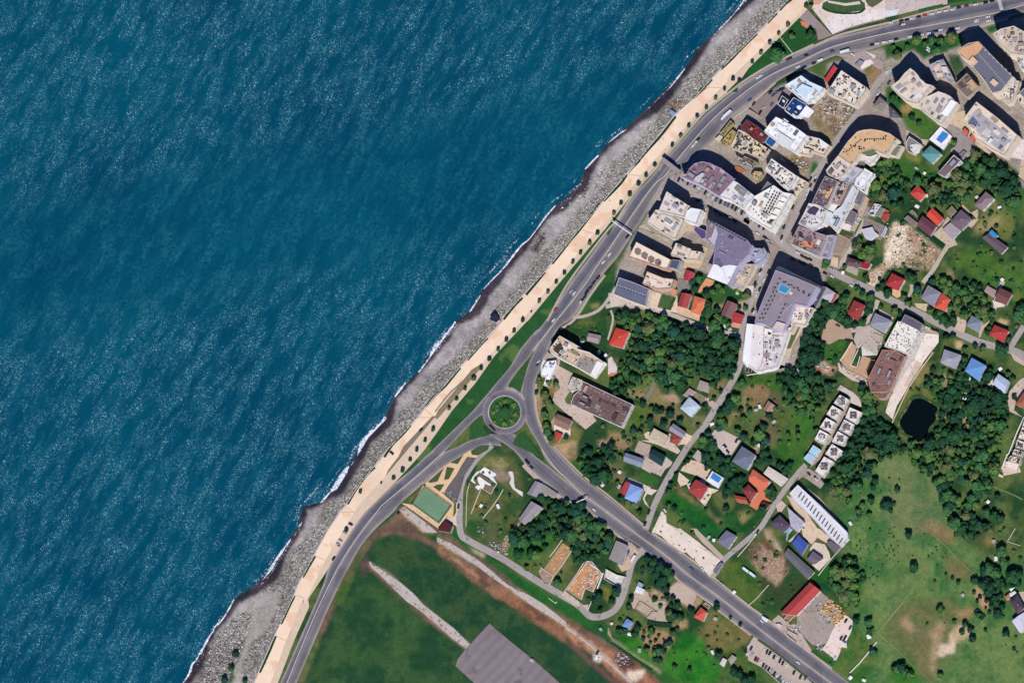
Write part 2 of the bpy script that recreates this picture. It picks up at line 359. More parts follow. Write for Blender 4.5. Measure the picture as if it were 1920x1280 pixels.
paint("H 260,1130 400,1180 520,1170 500,1230 360,1250", (52, 82, 48), None, 5, 1); paint("H 330,690 460,720 640,850 840,970 800,1010 600,890 400,760", (58, 82, 48), None, 3, 1)
paint("K 1690,120 1860,-20 1930,-20 1930,60 1760,320 1650,300", (236, 220, 200), (196, 170, 146), 4, 1, 1, .4)
# -- gardens round the roundabout and below
paint("M 920,540 980,480 1000,700 1080,850 1000,1000 930,860", (164, 138, 106), (128, 112, 72), 2, 2)
paint("M 1000,350 1150,330 1250,450 1120,600 1000,560", (84, 100, 56), (170, 150, 126), 4, 1)
paint("M 1110,490 1180,490 1180,590 1110,580", (166, 110, 74), None, 2, 1)
paint("M 1420,1020 1600,1060 1500,1280 1230,1280 1290,1180", (124, 116, 68), (96, 104, 58), 3, 3)
paint("R 560,60 900,0 900,260 780,300 720,250", (176, 150, 116), (130, 116, 80), 4, 2)
paint("R 1150,0 1660,0 1640,90 1440,130 1230,80", (150, 124, 98), (190, 166, 140), 4, 2)
paint("R 800,300 1260,230 1290,440 1200,620 1060,560", (30, 82, 42), (52, 98, 44), 4, 3)
paint("R 1290,300 1560,420 1520,560 1330,500 1260,420", (134, 120, 86), (104, 100, 62), 4, 2)
paint("R 1400,460 1560,430 1540,620 1450,640", (110, 104, 76), None, 4, 2)
paint("N 320,390 440,400 640,400 470,690 420,640 220,590", (146, 132, 94), (104, 112, 64), 3, 3)
paint("N 640,400 740,560 900,640 1030,660 880,820 620,740 520,740", (104, 112, 56), (134, 124, 84), 3, 3)
paint("N 730,600 900,560 1000,640 940,700 860,690", (172, 146, 124), None, 5, 1)
paint("N 560,720 950,750 1120,900 1000,1130 700,1000 560,870", (98, 108, 56), (120, 112, 78), 4, 4)
paint("N 1380,460 1640,360 1690,460 1530,700 1400,630 1360,520", (144, 126, 94), (112, 112, 70), 4, 2)
paint("N 1880,560 1920,500 1920,800 1850,800", (150, 126, 100), None, 3, 2)
paint("N 1720,820 1830,830 1700,1050 1640,1020", (158, 136, 104), (110, 112, 62), 4, 3)
paint("N 1140,1040 1300,1010 1350,960 1400,860 1100,900", (112, 112, 76), (64, 86, 50), 4, 2)
paint("N 0,1060 330,1200 320,1280 0,1280", (146, 124, 92), (100, 104, 60), 3, 2)
paint("N 380,700 560,760 500,1060 200,1060", (70, 100, 44), (92, 108, 54), 4, 3)
paint("S 330,860 400,700 620,740 980,1000 1170,1190 1150,1280 800,1280 400,940 320,900", (24, 82, 38), (40, 100, 40), 3, 3)
paint("S 470,620 560,600 640,720 880,900 1100,1080 1170,1160 1140,1200 900,960 560,750", (140, 116, 86), (100, 100, 64), 3, 2)
paint("S 1000,700 1150,720 1320,820 1300,960 1190,1020 1000,900", (120, 108, 76), (92, 104, 60), 4, 3)
paint("S 1360,1000 1500,980 1560,1060 1490,1180 1380,1120", (134, 128, 80), None, 5, 4)
paint("S 1180,1030 1340,960 1420,1160 1640,1010 1740,1000 1480,1280 1180,1280", (22, 76, 36), (40, 92, 40), 4, 3)
paint("S 1560,80 1660,50 1640,160 1560,130", (176, 156, 124), None, 3, 2)
paint("S 0,0 220,40 340,0 200,80", (72, 110, 46), None, 2, 1)
paint("S 0,420 250,520 240,600 100,600 0,600", (52, 100, 44), None, 2, 2)
paint("T 240,0 620,0 600,250 470,440 400,450 250,300 200,160", (40, 96, 38), (66, 104, 44), 3, 3)
paint("X 760,0 1170,0 1060,170 880,190", (30, 92, 42), None, 2, 1)
paint("X 1350,420 1560,480 1780,760 1920,850 1920,1230 1780,1230 1500,1080 1090,720", (50, 90, 42), (84, 104, 48), 5, 4)
paint("X 1460,350 1560,180 1700,200 1920,330 1920,720 1780,720 1600,560", (168, 142, 118), (92, 88, 62), 4, 2, 1, .5)
paint("X 1700,130 1920,330 1920,400 1660,160", (110, 86, 66), None, 2, 2)
paint("Y 0,430 300,370 620,660 560,850 300,1100 230,1180 0,1180", (56, 72, 44), (44, 80, 44), 4, 4)
paint("Y 0,230 270,380 360,500 400,600 200,790 0,640", (176, 148, 128), (96, 92, 68), 5, 3, 1, .5)
paint("Y 0,130 260,330 270,420 0,260", (106, 80, 60), None, 2, 2)
paint("Y 0,0 130,30 280,340 200,300 60,130", (196, 176, 150), (150, 134, 104), 3, 2)
paint("X 500,740 700,800 760,900 870,940 860,1050 700,1150 400,900 380,1050 420,1180 240,1180 0,980 0,900 120,830 330,900", (170, 144, 116), (104, 104, 66), 4, 2)
paint("c 1030,540 1330,540 1510,650 1500,770 1390,880 1330,950 1230,920 1150,840 1040,690", (166, 134, 104), (150, 122, 92), 3, 1)
paint("c 1480,480 1640,400 1700,400 1680,520 1560,560", (160, 136, 104), None, 3, 1)
paint("c 700,560 1000,650 1250,980 1330,1100 1500,700 1650,560 1920,640 1920,1280 1600,1280 1200,1040 760,760", (30, 98, 34), (56, 122, 40), 4, 4)
paint("d 280,200 340,190 680,480 840,640 560,880 300,880 80,640 200,440", (68, 98, 42), (124, 112, 70), 5, 4)
paint("d 0,650 100,700 400,1050 300,1280 0,1280", (34, 110, 36), (62, 128, 44), 4, 5)
paint("d 440,1060 720,760 980,1060 1200,1280 400,1280", (50, 96, 40), (92, 106, 60), 5, 5)
paint("e 0,890 330,860 440,560 420,430 560,500 900,900 640,1270 460,1240 380,1200", (50, 100, 42), (92, 112, 58), 4, 4)
paint("e 1120,880 1300,960 1480,1270 1050,1270", (52, 122, 34), (34, 92, 34), 6, 6)
paint("d 1600,850 1720,780 1780,900 1920,950 1920,1080", (40, 92, 44), None, 3, 3)
paint("W 0,0 100,0 0,180", (196, 164, 130), (150, 120, 90), 3, 1)
paint("l 840,560 1000,300 1140,120 1230,190 1060,320 1040,400 940,580", (196, 160, 124), (158, 130, 96), 4, 1)
paint("l 960,580 1180,150 1540,30 1660,330 1480,560 1100,720", (44, 104, 40), (58, 110, 44), 4, 4)
paint("l 350,180 560,80 960,80 1060,250 900,470 760,560 480,360", (48, 88, 44), (92, 98, 66), 4, 3)
paint("W 740,420 830,430 830,600 660,680 620,640", (116, 106, 72), (60, 96, 46), 5, 4, .8)
paint("W 1240,780 1380,830 1380,1020 1270,1000", (112, 112, 58), None, 4, 3)
# -- grounds west of the small street (foundations)
paint("Q 1350,360 1500,170 1700,200 1900,400 1920,1000 1700,1200 1300,1100 1170,850 1200,600", (96, 100, 62), (52, 84, 46), 6, 4)
paint("Q 1350,340 1480,220 1600,230 1720,320 1650,420 1500,380", (150, 138, 98), (112, 112, 70), 5, 3)
paint("Q 1460,380 1640,410 1740,460 1760,540 1620,580 1540,560", (146, 130, 114), None, 3, 1)
paint("Q 1300,700 1480,760 1260,1020 1180,940", (120, 112, 66), None, 5, 3, .9)
# -- the airfield corner
FG = "_ 560,1290 600,1200 650,1090 690,1030 705,1008 740,1000 780,1010 830,1035 900,1090 980,1140 1100,1220 1180,1290"
paint("_ 546,1292 590,1190 640,1090 672,1035 706,990 740,975 1180,1225 1270,1292", (128, 100, 84), (104, 84, 74), 2, 2)
paint(FG, (32, 70, 46), (56, 84, 52), 2, 2, 1, None, N2)
paint("_ 578,1292 610,1215 655,1110 680,1080 700,1075 860,1200 860,1290", (33, 72, 46), (58, 90, 52), 2, 3, 1, None, N1)
paint("V 870,700 960,680 1000,730 1230,930 1560,1270 b 200,480 540,800 440,740 0,420 V 1400,1150 1150,950", (122, 90, 80), None, 2, 2)
paint("V 960,670 1080,750 1250,850 1700,1270 b 130,340 590,740 540,800 300,620 0,340 V 1540,1220 1200,930 990,730", (176, 160, 150), None, 1, 1)
paint("V 900,600 960,640 950,900 860,880", (92, 74, 72), (60, 70, 60), 3, 4)
paint("l 0,560 430,900 600,1040 1000,1278 1400,1278 900,1000 560,780 0,420", (150, 112, 88), (108, 80, 66), 3, 2, 1, .15)
paint("l 0,340 560,660 960,1000 1420,1270 1340,1278 900,960 560,740 0,410", (206, 186, 166), None, 2, 1)
paint("l 0,290 200,330 640,640 1000,900 1500,1278 1400,1278 900,930 560,640 0,330", (124, 98, 86), (98, 84, 74), 2, 2)
paint("l 210,620 590,900 570,915 200,640", (206, 160, 130), None, 2, 1)
paint("l 590,920 740,1000 720,1040 580,960", (84, 72, 70), None, 2, 3)
paint("b 850,0 1280,0 1600,160 1920,420 1920,720 1300,320 1100,150", (146, 104, 80), (112, 78, 62), 3, 2)
paint("b 1180,0 1280,0 1600,180 1920,450 1920,500 1500,220", (208, 188, 168), None, 2, 1)
paint("b 1000,0 1250,200 1500,330 1400,300 1200,150", (196, 146, 96), None, 5, 2, .7)
paint("c 0,370 300,640 750,870 1000,1000 1300,1270 800,1278 400,900 0,620", (184, 132, 100), (140, 92, 76), 5, 2, 1, .2)
paint("c 0,460 250,650 450,800 850,1180 950,1278 900,1278 600,1010 300,740 0,500", (210, 186, 166), None, 2, 1)
paint("c 0,620 300,900 600,1150 800,1278 650,1278 300,1000 0,700", (110, 82, 76), None, 2, 2)
paint("c 700,830 900,880 960,1000 880,1100 720,1050 640,900", (146, 100, 88), (100, 70, 66), 5, 1, 1, .6)
paint("c 380,870 480,880 490,950 460,1000 380,950", (236, 226, 220), None, 3, 1)
paint("c 880,1060 940,1090 1100,1090 1110,1140 1000,1240 870,1250 860,1130", (226, 206, 184), None, 4, 1)
paint("c 0,230 560,470 700,700 1400,1120 1600,1278 1350,1278 640,720 0,340", (28, 84, 44), (44, 96, 46), 2, 2)
paint("c 590,500 630,640 690,690 1330,1120 1310,1150 660,700 590,600", (170, 162, 128), None, 2, 1)
paint("l 150,280 260,250 420,430 650,580 1400,1100 1560,1278 1420,1260 640,640 380,490", (28, 86, 42), (40, 98, 44), 2, 2)
paint("l 420,470 650,580 640,640 480,530", (202, 182, 154), None, 3, 1)
paint("W 0,600 500,900 1000,1150 1000,1280 700,1180 0,740", (26, 86, 42), (40, 98, 44), 2, 2)
paint("V 440,1278 620,930 850,560 1320,20 1360,20 1100,250 950,440 880,600 620,1278", (62, 96, 44), (92, 100, 60), 2, 1)
paint("a 1590,1278 1900,560 1920,560 1920,700 1700,1278", (66, 98, 46), (104, 110, 72), 2, 1)
paint("Q 170,1000 240,900 560,1100 760,1278 0,1278 0,1150", (124, 98, 84), (98, 80, 70), 3, 2)
paint("Q 210,960 280,920 700,1278 540,1278", (214, 190, 162), None, 2, 1)
paint("Q 260,910 520,1040 760,1240 640,1240 400,1080", (104, 92, 80), (130, 114, 96), 3, 1)
paint("Q 0,1100 250,870 260,900 60,1110 0,1160", (38, 80, 42), None, 1, 1)
# -- verges
paint("Q 900,1090 1010,1190 1010,1278 930,1278", (46, 92, 42), None, 2, 1)
# -- beach
sand_r = P("a 1230,1280 1450,690 1700,100 V 80,1270 370,660 770,0 g 1200,830 1880,20 h 880,980 1210,600 _ 975,605 i 790,1180 1380,480 _ 1114,438 1147,405 1200,330 E 880,740 1560,0 k 960,1010 1370,620 1850,180 _ 1530,-20 1620,-110")
paint(list(SHORE)+list(reversed(sand_r)), (182, 175, 176), (158, 151, 154), 2, 1, 1, 0.2)
rock_l = P("a 60,1285 300,850 560,520 800,330 960,290 _ 500,1085 540,1040 575,1005 V 260,100 g 330,1270 550,1000 800,640 1150,220 h 100,1240 310,1000 470,800 620,700 740,560 860,480 1040,250 1300,20 i 400,1040 640,760 900,400 1250,60 j 600,1190 1170,620 1440,100 E 110,1000 480,670 680,380 800,200 k 60,1230 400,1000 600,760 870,560 1100,330 1320,120 _ 1460,-20 1540,-110")
rock_r = P("a 1010,1290 1300,620 1570,60 V 0,1000 220,600 420,240 580,0 g 650,1250 870,920 1060,700 1230,480 1660,20 h 420,1230 920,650 1290,250 1500,20 i 470,1220 1060,590 1530,0 j 920,1260 1660,400 1920,100 E 940,380 1340,0 k 450,1270 740,980 1260,470 1400,330 1700,0 _ 1500,-20 1590,-110")
paint(list(rock_l)+list(reversed(rock_r)), (168, 163, 158), (146, 141, 136), 5, 1, 1, .8)
paint("a 250,1278 300,900 520,760 800,700 760,900 640,1278", (132, 116, 120), None, 6, 5, .6, .9)
paint("a 720,1278 740,1150 880,700 930,540 980,300 930,240 1010,110 1080,30 1360,0 1300,200 1270,350 1150,600 1000,690 930,830 850,960 830,1278", (176, 168, 168), (164, 156, 152), 3, 1, 1, .15)
paint("a 690,1100 880,640 900,660 800,900 740,1080 700,1278 640,1278", (38, 80, 42), (60, 84, 50), 4, 1, 1, .2)
paint("E 820,230 900,150 1060,160 1080,190 930,330 820,260", (178, 142, 112), (136, 104, 80), 4, 1, 1, 1)
paint("i 960,60 1060,20 1050,160 980,300 830,330 900,200", (176, 160, 154), (100, 88, 90), 5, 1, 1, 1)
# -- wet band next to the water
wet = [(q_[0]+ww*.72, q_[1]+ww*.68) for q_, ww in zip(SHORE, [13+6*math.sin(i_*.9)+4*math.sin(i_*2.3) for i_ in range(len(SHORE))])]
shore_out = [(q_[0]-60, q_[1]-50) for q_ in SHORE]
paint(list(shore_out)+list(reversed(wet)), (74, 66, 76), (52, 47, 60), 3.5, 1, 1, 0.3)
# depth profile
sxx = np.interp(GY, sy[o_], sx[o_]); dd = (GX-sxx)*.74
Zg = np.where(dd > 0, np.minimum(0, -0.6+dd*0.045), np.maximum(-4.0, -0.6+dd*0.09)) + (RK*(vnoise(4, 31)-.5)*0.9)*(dd > 10)
Zg = np.minimum(Zg, 0.25)
a_ = (GX-W_PX/2)/W_PX*36.0; b_ = (H_PX/2-GY)/W_PX*36.0
D = np.array(xax)[None, None, :]*a_[..., None]+np.array(yax)[None, None, :]*b_[..., None]-np.array(zax)[None, None, :]*LENS
T_ = (Zg-CAM.z)/D[..., 2]; PW = np.array(CAM)[None, None, :]+D*T_[..., None]
idx = np.arange(NX*NY).reshape(NY, NX)
keep = (GX[:-1, :-1]-sxx[:-1, :-1]) > -70
F = np.stack([idx[1:, :-1], idx[1:, 1:], idx[:-1, 1:], idx[:-1, :-1]], -1)[keep]
me = bpy.data.meshes.new('ground'); me.vertices.add(NX*NY); me.vertices.foreach_set('co', PW.reshape(-1).astype(np.float32))
me.loops.add(F.size); me.loops.foreach_set('vertex_index', F.reshape(-1).astype(np.int32))
me.polygons.add(len(F)); me.polygons.foreach_set('loop_start', np.arange(0, F.size, 4, dtype=np.int32))
me.polygons.foreach_set('use_smooth', np.ones(len(F), dtype=bool)); me.update(calc_edges=True)
ca = me.attributes.new('gc', 'FLOAT_COLOR', 'POINT'); ca.data.foreach_set('color', np.concatenate([GC, np.ones((NY, NX, 1))], -1).reshape(-1).astype(np.float32))
ra = me.attributes.new('rk', 'FLOAT', 'POINT'); ra.data.foreach_set('value', RK.reshape(-1).astype(np.float32))
m, t, n, l, b = nodes('ground')
ga = n.new('ShaderNodeAttribute'); ga.attribute_name = 'gc'; rk_ = n.new('ShaderNodeAttribute'); rk_.attribute_name = 'rk'
pos = n.new('ShaderNodeNewGeometry').outputs['Position']
f1 = noise(t, 0.9, 5, .7, pos); f2 = noise(t, 0.12, 4, .6, pos)
c1 = mixc(t, 1.0, ga.outputs['Color'], ramp(t, f1.outputs[0], .25, (.62, .62, .62, 1), .75, (1.42, 1.40, 1.34, 1)).outputs[0], 'MULTIPLY')
c1 = mixc(t, 1.0, c1, ramp(t, noise(t, .38, 6, .75, pos).outputs[0], .3, (.74, .76, .74, 1), .7, (1.28, 1.25, 1.2, 1)).outputs[0], 'MULTIPLY')
c1 = mixc(t, 1.0, c1, ramp(t, f2.outputs[0], .3, (.8, .82, .8, 1), .7, (1.2, 1.16, 1.12, 1)).outputs[0], 'MULTIPLY')
vo = n.new('ShaderNodeTexVoronoi'); vo.inputs['Scale'].default_value = 0.85; l.new(pos, vo.inputs['Vector'])
vr = n.new('ShaderNodeSeparateColor'); l.new(vo.outputs['Color'], vr.inputs[0])
peb = ramp(t, vr.outputs[0], .12, (.45, .44, .44, 1), .9, (1.6, 1.58, 1.52, 1)).outputs[0]
edge = ramp(t, vo.outputs['Distance'], .35, (1, 1, 1, 1), .8, (.35, .35, .37, 1)).outputs[0]
peb = mixc(t, 1.0, peb, edge, 'MULTIPLY'); c2 = mixc(t, 1.0, c1, peb, 'MULTIPLY')
l.new(mixc(t, rk_.outputs['Fac'], c1, c2), b.inputs['Base Color'])
b.inputs['Roughness'].default_value = .95; b.inputs['Specular IOR Level'].default_value = .1
bp = n.new('ShaderNodeBump'); bp.inputs['Strength'].default_value = .5; bp.inputs['Distance'].default_value = .35
l.new(f1.outputs[0], bp.inputs['Height']); l.new(bp.outputs[0], b.inputs['Normal'])
GMAT = m; me.materials.append(m); tag(link('ground', me), kind='structure')
# distant terrain under and beyond the detailed ground
far = [at(x_, y_, 0) for x_, y_ in ((360, 1330), (-300, 3000), (-300, 9000), (9000, 9000), (9000, -6000), (3400, -6000), (1560, -70), (1700, 400), (1000, 1000))]
far = ccw(far); tag(link('terrain', mesh('terrain', [(q_[0], q_[1], -1.2) for q_ in far], tess(far), rgb(col(70, 96, 52), .95, .35, .05))), kind='structure')
# ------------------------------------------------------------------ sea
m, t, n, l, b = nodes('sea_water'); pos = n.new('ShaderNodeNewGeometry').outputs['Position']
mp = n.new('ShaderNodeMapping'); mp.inputs['Rotation'].default_value = (0, 0, math.radians(-58)); l.new(pos, mp.inputs[0])
ms = n.new('ShaderNodeMapping'); ms.inputs['Scale'].default_value = (.34, 1, 1); l.new(mp.outputs[0], ms.inputs[0])
big = noise(t, .006, 4, .55, pos); swell = noise(t, .055, 5, .62, ms.outputs[0]); med = noise(t, .22, 5, .65, ms.outputs[0]); fine = noise(t, 1.0, 5, .72, pos)
base = ramp(t, big.outputs[0], .35, (.0006, .045, .083, 1), .65, (.0012, .066, .104, 1)).outputs[0]
iso = noise(t, .30, 5, .7, pos); sw2 = noise(t, .085, 5, .68, ms.outputs[0])
base = mixc(t, ramp(t, iso.outputs[0], .28, (.75, .75, .75, 1), .52, (0, 0, 0, 1)).outputs[0], base, (.0008, .036, .070, 1))
cm1 = n.new('ShaderNodeMath'); cm1.operation = 'MULTIPLY'; l.new(ramp(t, sw2.outputs[0], .44, (0, 0, 0, 1), .68, (1, 1, 1, 1)).outputs[0], cm1.inputs[0]); l.new(ramp(t, iso.outputs[0], .42, (.1,)*3+(1,), .66, (1, 1, 1, 1)).outputs[0], cm1.inputs[1])
base = mixc(t, cm1.outputs[0], base, (.014, .125, .165, 1))
base = mixc(t, ramp(t, swell.outputs[0], .5, (0, 0, 0, 1), .72, (.25, .25, .25, 1)).outputs[0], base, (.010, .11, .15, 1))
mm = n.new('ShaderNodeMath'); mm.operation = 'MULTIPLY'; l.new(ramp(t, fine.outputs[0], .59, (0, 0, 0, 1), .645, (1, 1, 1, 1)).outputs[0], mm.inputs[0])
l.new(ramp(t, sw2.outputs[0], .43, (0, 0, 0, 1), .60, (1, 1, 1, 1)).outputs[0], mm.inputs[1])
# a smoother band crosses the water: fewer painted sun glints and whitecaps there
sp = n.new('ShaderNodeSeparateXYZ'); l.new(pos, sp.inputs[0])
ml = n.new('ShaderNodeMath'); ml.operation = 'MULTIPLY_ADD'; l.new(sp.outputs[0], ml.inputs[0]); ml.inputs[1].default_value = -.13; l.new(sp.outputs[1], ml.inputs[2])
ad = n.new('ShaderNodeMath'); ad.operation = 'MULTIPLY_ADD'; l.new(big.outputs[0], ad.inputs[0]); ad.inputs[1].default_value = 40; l.new(ml.outputs[0], ad.inputs[2])
cr = n.new('ShaderNodeMapRange'); cr.inputs[1].default_value = 20; cr.inputs[2].default_value = 380; l.new(ad.outputs[0], cr.inputs[0])
cm = n.new('ShaderNodeValToRGB'); el = cm.color_ramp.elements; el[0].position = .22; el[0].color = (1,)*4; el[1].position = .36; el[1].color = (0, 0, 0, 1)
e_ = el.new(.58); e_.color = (0, 0, 0, 1); e_ = el.new(.72); e_.color = (1,)*4; l.new(cr.outputs[0], cm.inputs[0])
m3 = n.new('ShaderNodeMath'); m3.operation = 'MULTIPLY'; l.new(mm.outputs[0], m3.inputs[0]); l.new(cm.outputs[0], m3.inputs[1])
base = mixc(t, m3.outputs[0], base, (.46, .72, .78, 1)); l.new(base, b.inputs['Base Color'])  # pale specks: sun glints and whitecaps together, painted into the water colour
b.inputs['Roughness'].default_value = .22; b.inputs['IOR'].default_value = 1.33; b.inputs['Specular IOR Level'].default_value = .22
bp = n.new('ShaderNodeBump'); bp.inputs['Strength'].default_value = .55; bp.inputs['Distance'].default_value = .8; l.new(med.outputs[0], bp.inputs['Height']); l.new(bp.outputs[0], b.inputs['Normal'])
S_ = 6000; tag(link('sea_water', mesh('sea_water', [(-S_, -S_, WATER_Z), (S_, -S_, WATER_Z), (S_, S_, WATER_Z), (-S_, S_, WATER_Z)], [(0, 1, 2, 3)], m)), kind='structure')
# surf: lacy foam lying on the water and running up the beach
def foam_mat(dens):
    m, t, n, l, b = nodes('foam'); pos = n.new('ShaderNodeNewGeometry').outputs['Position']
    n1 = noise(t, .55, 6, .75, pos); l.new(ramp(t, n1.outputs[0], dens, (0, 0, 0, 1), dens+.12, (1, 1, 1, 1)).outputs[0], b.inputs['Alpha'])
    b.inputs['Base Color'].default_value = (.66, .68, .72, 1); b.inputs['Roughness'].default_value = .8; return m
FM, FL = foam_mat(.38), foam_mat(.52)
def surf(s, wd, mat, z=WATER_Z+.12):
    pts = smooth_line(P(s), 6); n_ = len(pts)
    ws = [max(1., 1.35*wd*(.35+.65*math.sin(math.pi*i_/(n_-1)))*random.uniform(.6, 1.25)) for i_ in range(n_)]
    strip('surf', pts, ws, mat, sm=False, z=z+random.uniform(0, .05))
for s_, w_, m_ in (("k 985,310 1060,200 1150,100 1240,0 _ 1425,-20", 9, FM), ("k 1070,0 960,170 860,280 720,410", 3.5, FM), ("k 900,370 800,470 640,560 560,680 460,770", 2.5, FM),
  ("k 460,640 330,740 240,850 200,980", 3.5, FL), ("k 250,950 150,1080 20,1240", 2.5, FM), ("E 580,260 440,440 300,560 180,620 0,760", 3, FM), ("E 380,510 300,640 220,720 160,770", 5, FM),
  ("E 120,790 40,900 0,960", 3, FM), ("E 830,20 740,110 640,210 590,270", 2.5, FL), ("j 1090,10 960,140 820,290", 3, FM), ("j 1190,90 1080,240 970,370", 3, FM), ("j 770,500 690,620 560,720 400,830", 4, FL),
  ("j 400,950 300,1060 240,1160", 5, FM), ("j 230,1010 90,1170 10,1270 i 930,0", 3, FM), ("i 930,0 820,140 720,220 600,370 450,560 330,680 200,820", 2.6, FM), ("i 160,910 90,1030 0,1140", 5, FM),
  ("h 840,20 740,170 640,300 560,380 500,520 400,650 330,720", 7, FM), ("h 150,860 60,980 0,1060", 4, FM), ("h 700,160 560,330 440,480", 3, FL), ("h 130,1080 60,1150", 4, FM),
  ("g 1200,10 1130,120 1020,240 930,320 860,440 820,560", 10, FM), ("g 1090,90 950,240 820,380 740,500 700,640", 3.5, FL), ("g 820,560 760,640 720,700", 2.5, FM), ("g 690,690 600,830 520,960 440,1040", 9, FM),
  ("g 440,1040 380,1110 300,1200 230,1275", 3, FM), ("g 330,900 200,1060 60,1200", 3.5, FL), ("V 150,20 60,130 0,200", 3.5, FM), ("V 260,40 130,150 0,240", 2, FM),
  ("_ 545,1010 520,1045 505,1070 485,1098", 4, FM), ("_ 505,1078 480,1100 470,1108", 6, FL), ("a 1090,10 980,90 900,160 830,230", 11, FL), ("a 730,110 640,280 560,400 470,490 440,540", 2.8, FM),
  ("a 450,540 380,640 300,790 230,900 200,980", 3, FM), ("a 200,970 150,1010 120,1110 80,1190 20,1270", 3.4, FM)): surf(s_, w_, m_)
rs = random.Random(77); SL = smooth_line(sorted(SHORE, key=lambda q_: q_[1]), 6)
for k_ in range(46):
    i0 = rs.randrange(8, len(SL)-14); n_ = rs.randrange(4, 11); off = rs.choice((-3, -5, -7, -10, -14, 3, 6)); seg = [(q_[0]+off*.8+rs.uniform(-1, 1), q_[1]+off*.55+rs.uniform(-1, 1)) for q_ in SL[i0:i0+n_]]
    ws = [max(.6, rs.uniform(1.5, 4.5)*math.sin(math.pi*(i_+.3)/n_)) for i_ in range(len(seg))]; strip('surf', seg, ws, FL, sm=False, z=WATER_Z+(.14 if off < 0 else .36)+k_*.002)
# ------------------------------------------------------------------ roads
def resamp(pts, N):
    p = np.array([q_[:2] for q_ in smooth_line(clean(pts), 8)]); d_ = np.r_[0, np.cumsum(np.hypot(*np.diff(p, axis=0).T))]
    u = np.linspace(0, d_[-1], N); return np.stack([np.interp(u, d_, p[:, 0]), np.interp(u, d_, p[:, 1])], -1)
AS = [(0, (176, 162, 152)), (.06, (158, 147, 142)), (.14, (122, 117, 120)), (.2, (104, 102, 112)), (.24, (116, 113, 118)), (.30, (95, 96, 108)), (.38, (101, 101, 110)), (.44, (124, 119, 121)), (.5, (136, 129, 128)), (.56, (132, 126, 126)), (.66, (112, 109, 113)), (.71, (126, 121, 122)), (.78, (114, 110, 114)), (.87, (134, 128, 127)), (.95, (156, 146, 140)), (1, (176, 162, 151))]
A1 = [(0, (170, 156, 147)), (.08, (146, 138, 135)), (.25, (110, 107, 112)), (.38, (120, 116, 118)), (.52, (100, 100, 108)), (.66, (118, 114, 117)), (.76, (112, 109, 114)), (.92, (146, 137, 134)), (1, (172, 158, 149))]
def road(name, ls, rs, prof, level=2, N=70):
    Lp, Rp = resamp(P(ls), N), resamp(P(rs), N); z_ = zlev(level); vs_, cs, fs = [], [], []
    for i_ in range(N):
        for t_, c_ in prof:
            q_ = Lp[i_]*(1-t_)+Rp[i_]*t_; w_ = at(q_[0], q_[1], z_); vs_.append((w_.x, w_.y, z_)); cs += [lin(v)/SUNK for v in c_]+[1.0]
    k_ = len(prof); OCC.append([tuple(q_) for q_ in Lp]+[tuple(q_) for q_ in Rp[::-1]])
    fs = [(i_*k_+j_, (i_+1)*k_+j_, (i_+1)*k_+j_+1, i_*k_+j_+1) for i_ in range(N-1) for j_ in range(k_-1)]
    me = mesh(name, vs_, fs, ROADM); at_ = me.attributes.new('gc', 'FLOAT_COLOR', 'POINT'); at_.data.foreach_set('color', cs)
    return tag(link(name, me), kind='structure')
m, t, n, l, b = nodes('asphalt'); ga = n.new('ShaderNodeAttribute'); ga.attribute_name = 'gc'; pos = n.new('ShaderNodeNewGeometry').outputs['Position']
c1 = mixc(t, 1.0, ga.outputs['Color'], ramp(t, noise(t, .7, 6, .7, pos).outputs[0], .25, (.82,)*3+(1,), .75, (1.18,)*3+(1,)).outputs[0], 'MULTIPLY')
c1 = mixc(t, 1.0, c1, ramp(t, noise(t, .05, 4, .6, pos).outputs[0], .35, (.84, .84, .87, 1), .65, (1.12, 1.1, 1.08, 1)).outputs[0], 'MULTIPLY')
vq = n.new('ShaderNodeTexVoronoi'); vq.inputs['Scale'].default_value = .055; l.new(pos, vq.inputs['Vector']); vqs = n.new('ShaderNodeSeparateColor'); l.new(vq.outputs['Color'], vqs.inputs[0]); c1 = mixc(t, 1.0, c1, ramp(t, vqs.outputs[0], .82, (1, 1, 1, 1), .86, (.84, .84, .86, 1)).outputs[0], 'MULTIPLY')
l.new(c1, b.inputs['Base Color']); b.inputs['Roughness'].default_value = .9; b.inputs['Specular IOR Level'].default_value = .15; ROADM = m
CREAM = rgb(col(252, 222, 190), .9, .07, .12, (col(240, 200, 165), .05, .55)); PALE = rgb(col(226, 200, 172), .9, .12, .3); PAVE = rgb(col(190, 172, 154), .9, .15, .5)
CONC = rgb(col(196, 182, 166), .9, .16, .25); STREET = rgb(col(174, 163, 156), .9, .13, .2, (col(140, 130, 128), .15, .62)); WHITE = rgb(col(246, 242, 238), .8, .06, .6); KERB = rgb(col(214, 200, 186), .85, .1, .8)
LAWN = rgb(col(34, 82, 44), .95, .35, .25); LAWN2 = rgb(col(52, 98, 46), .95, .4, .3)
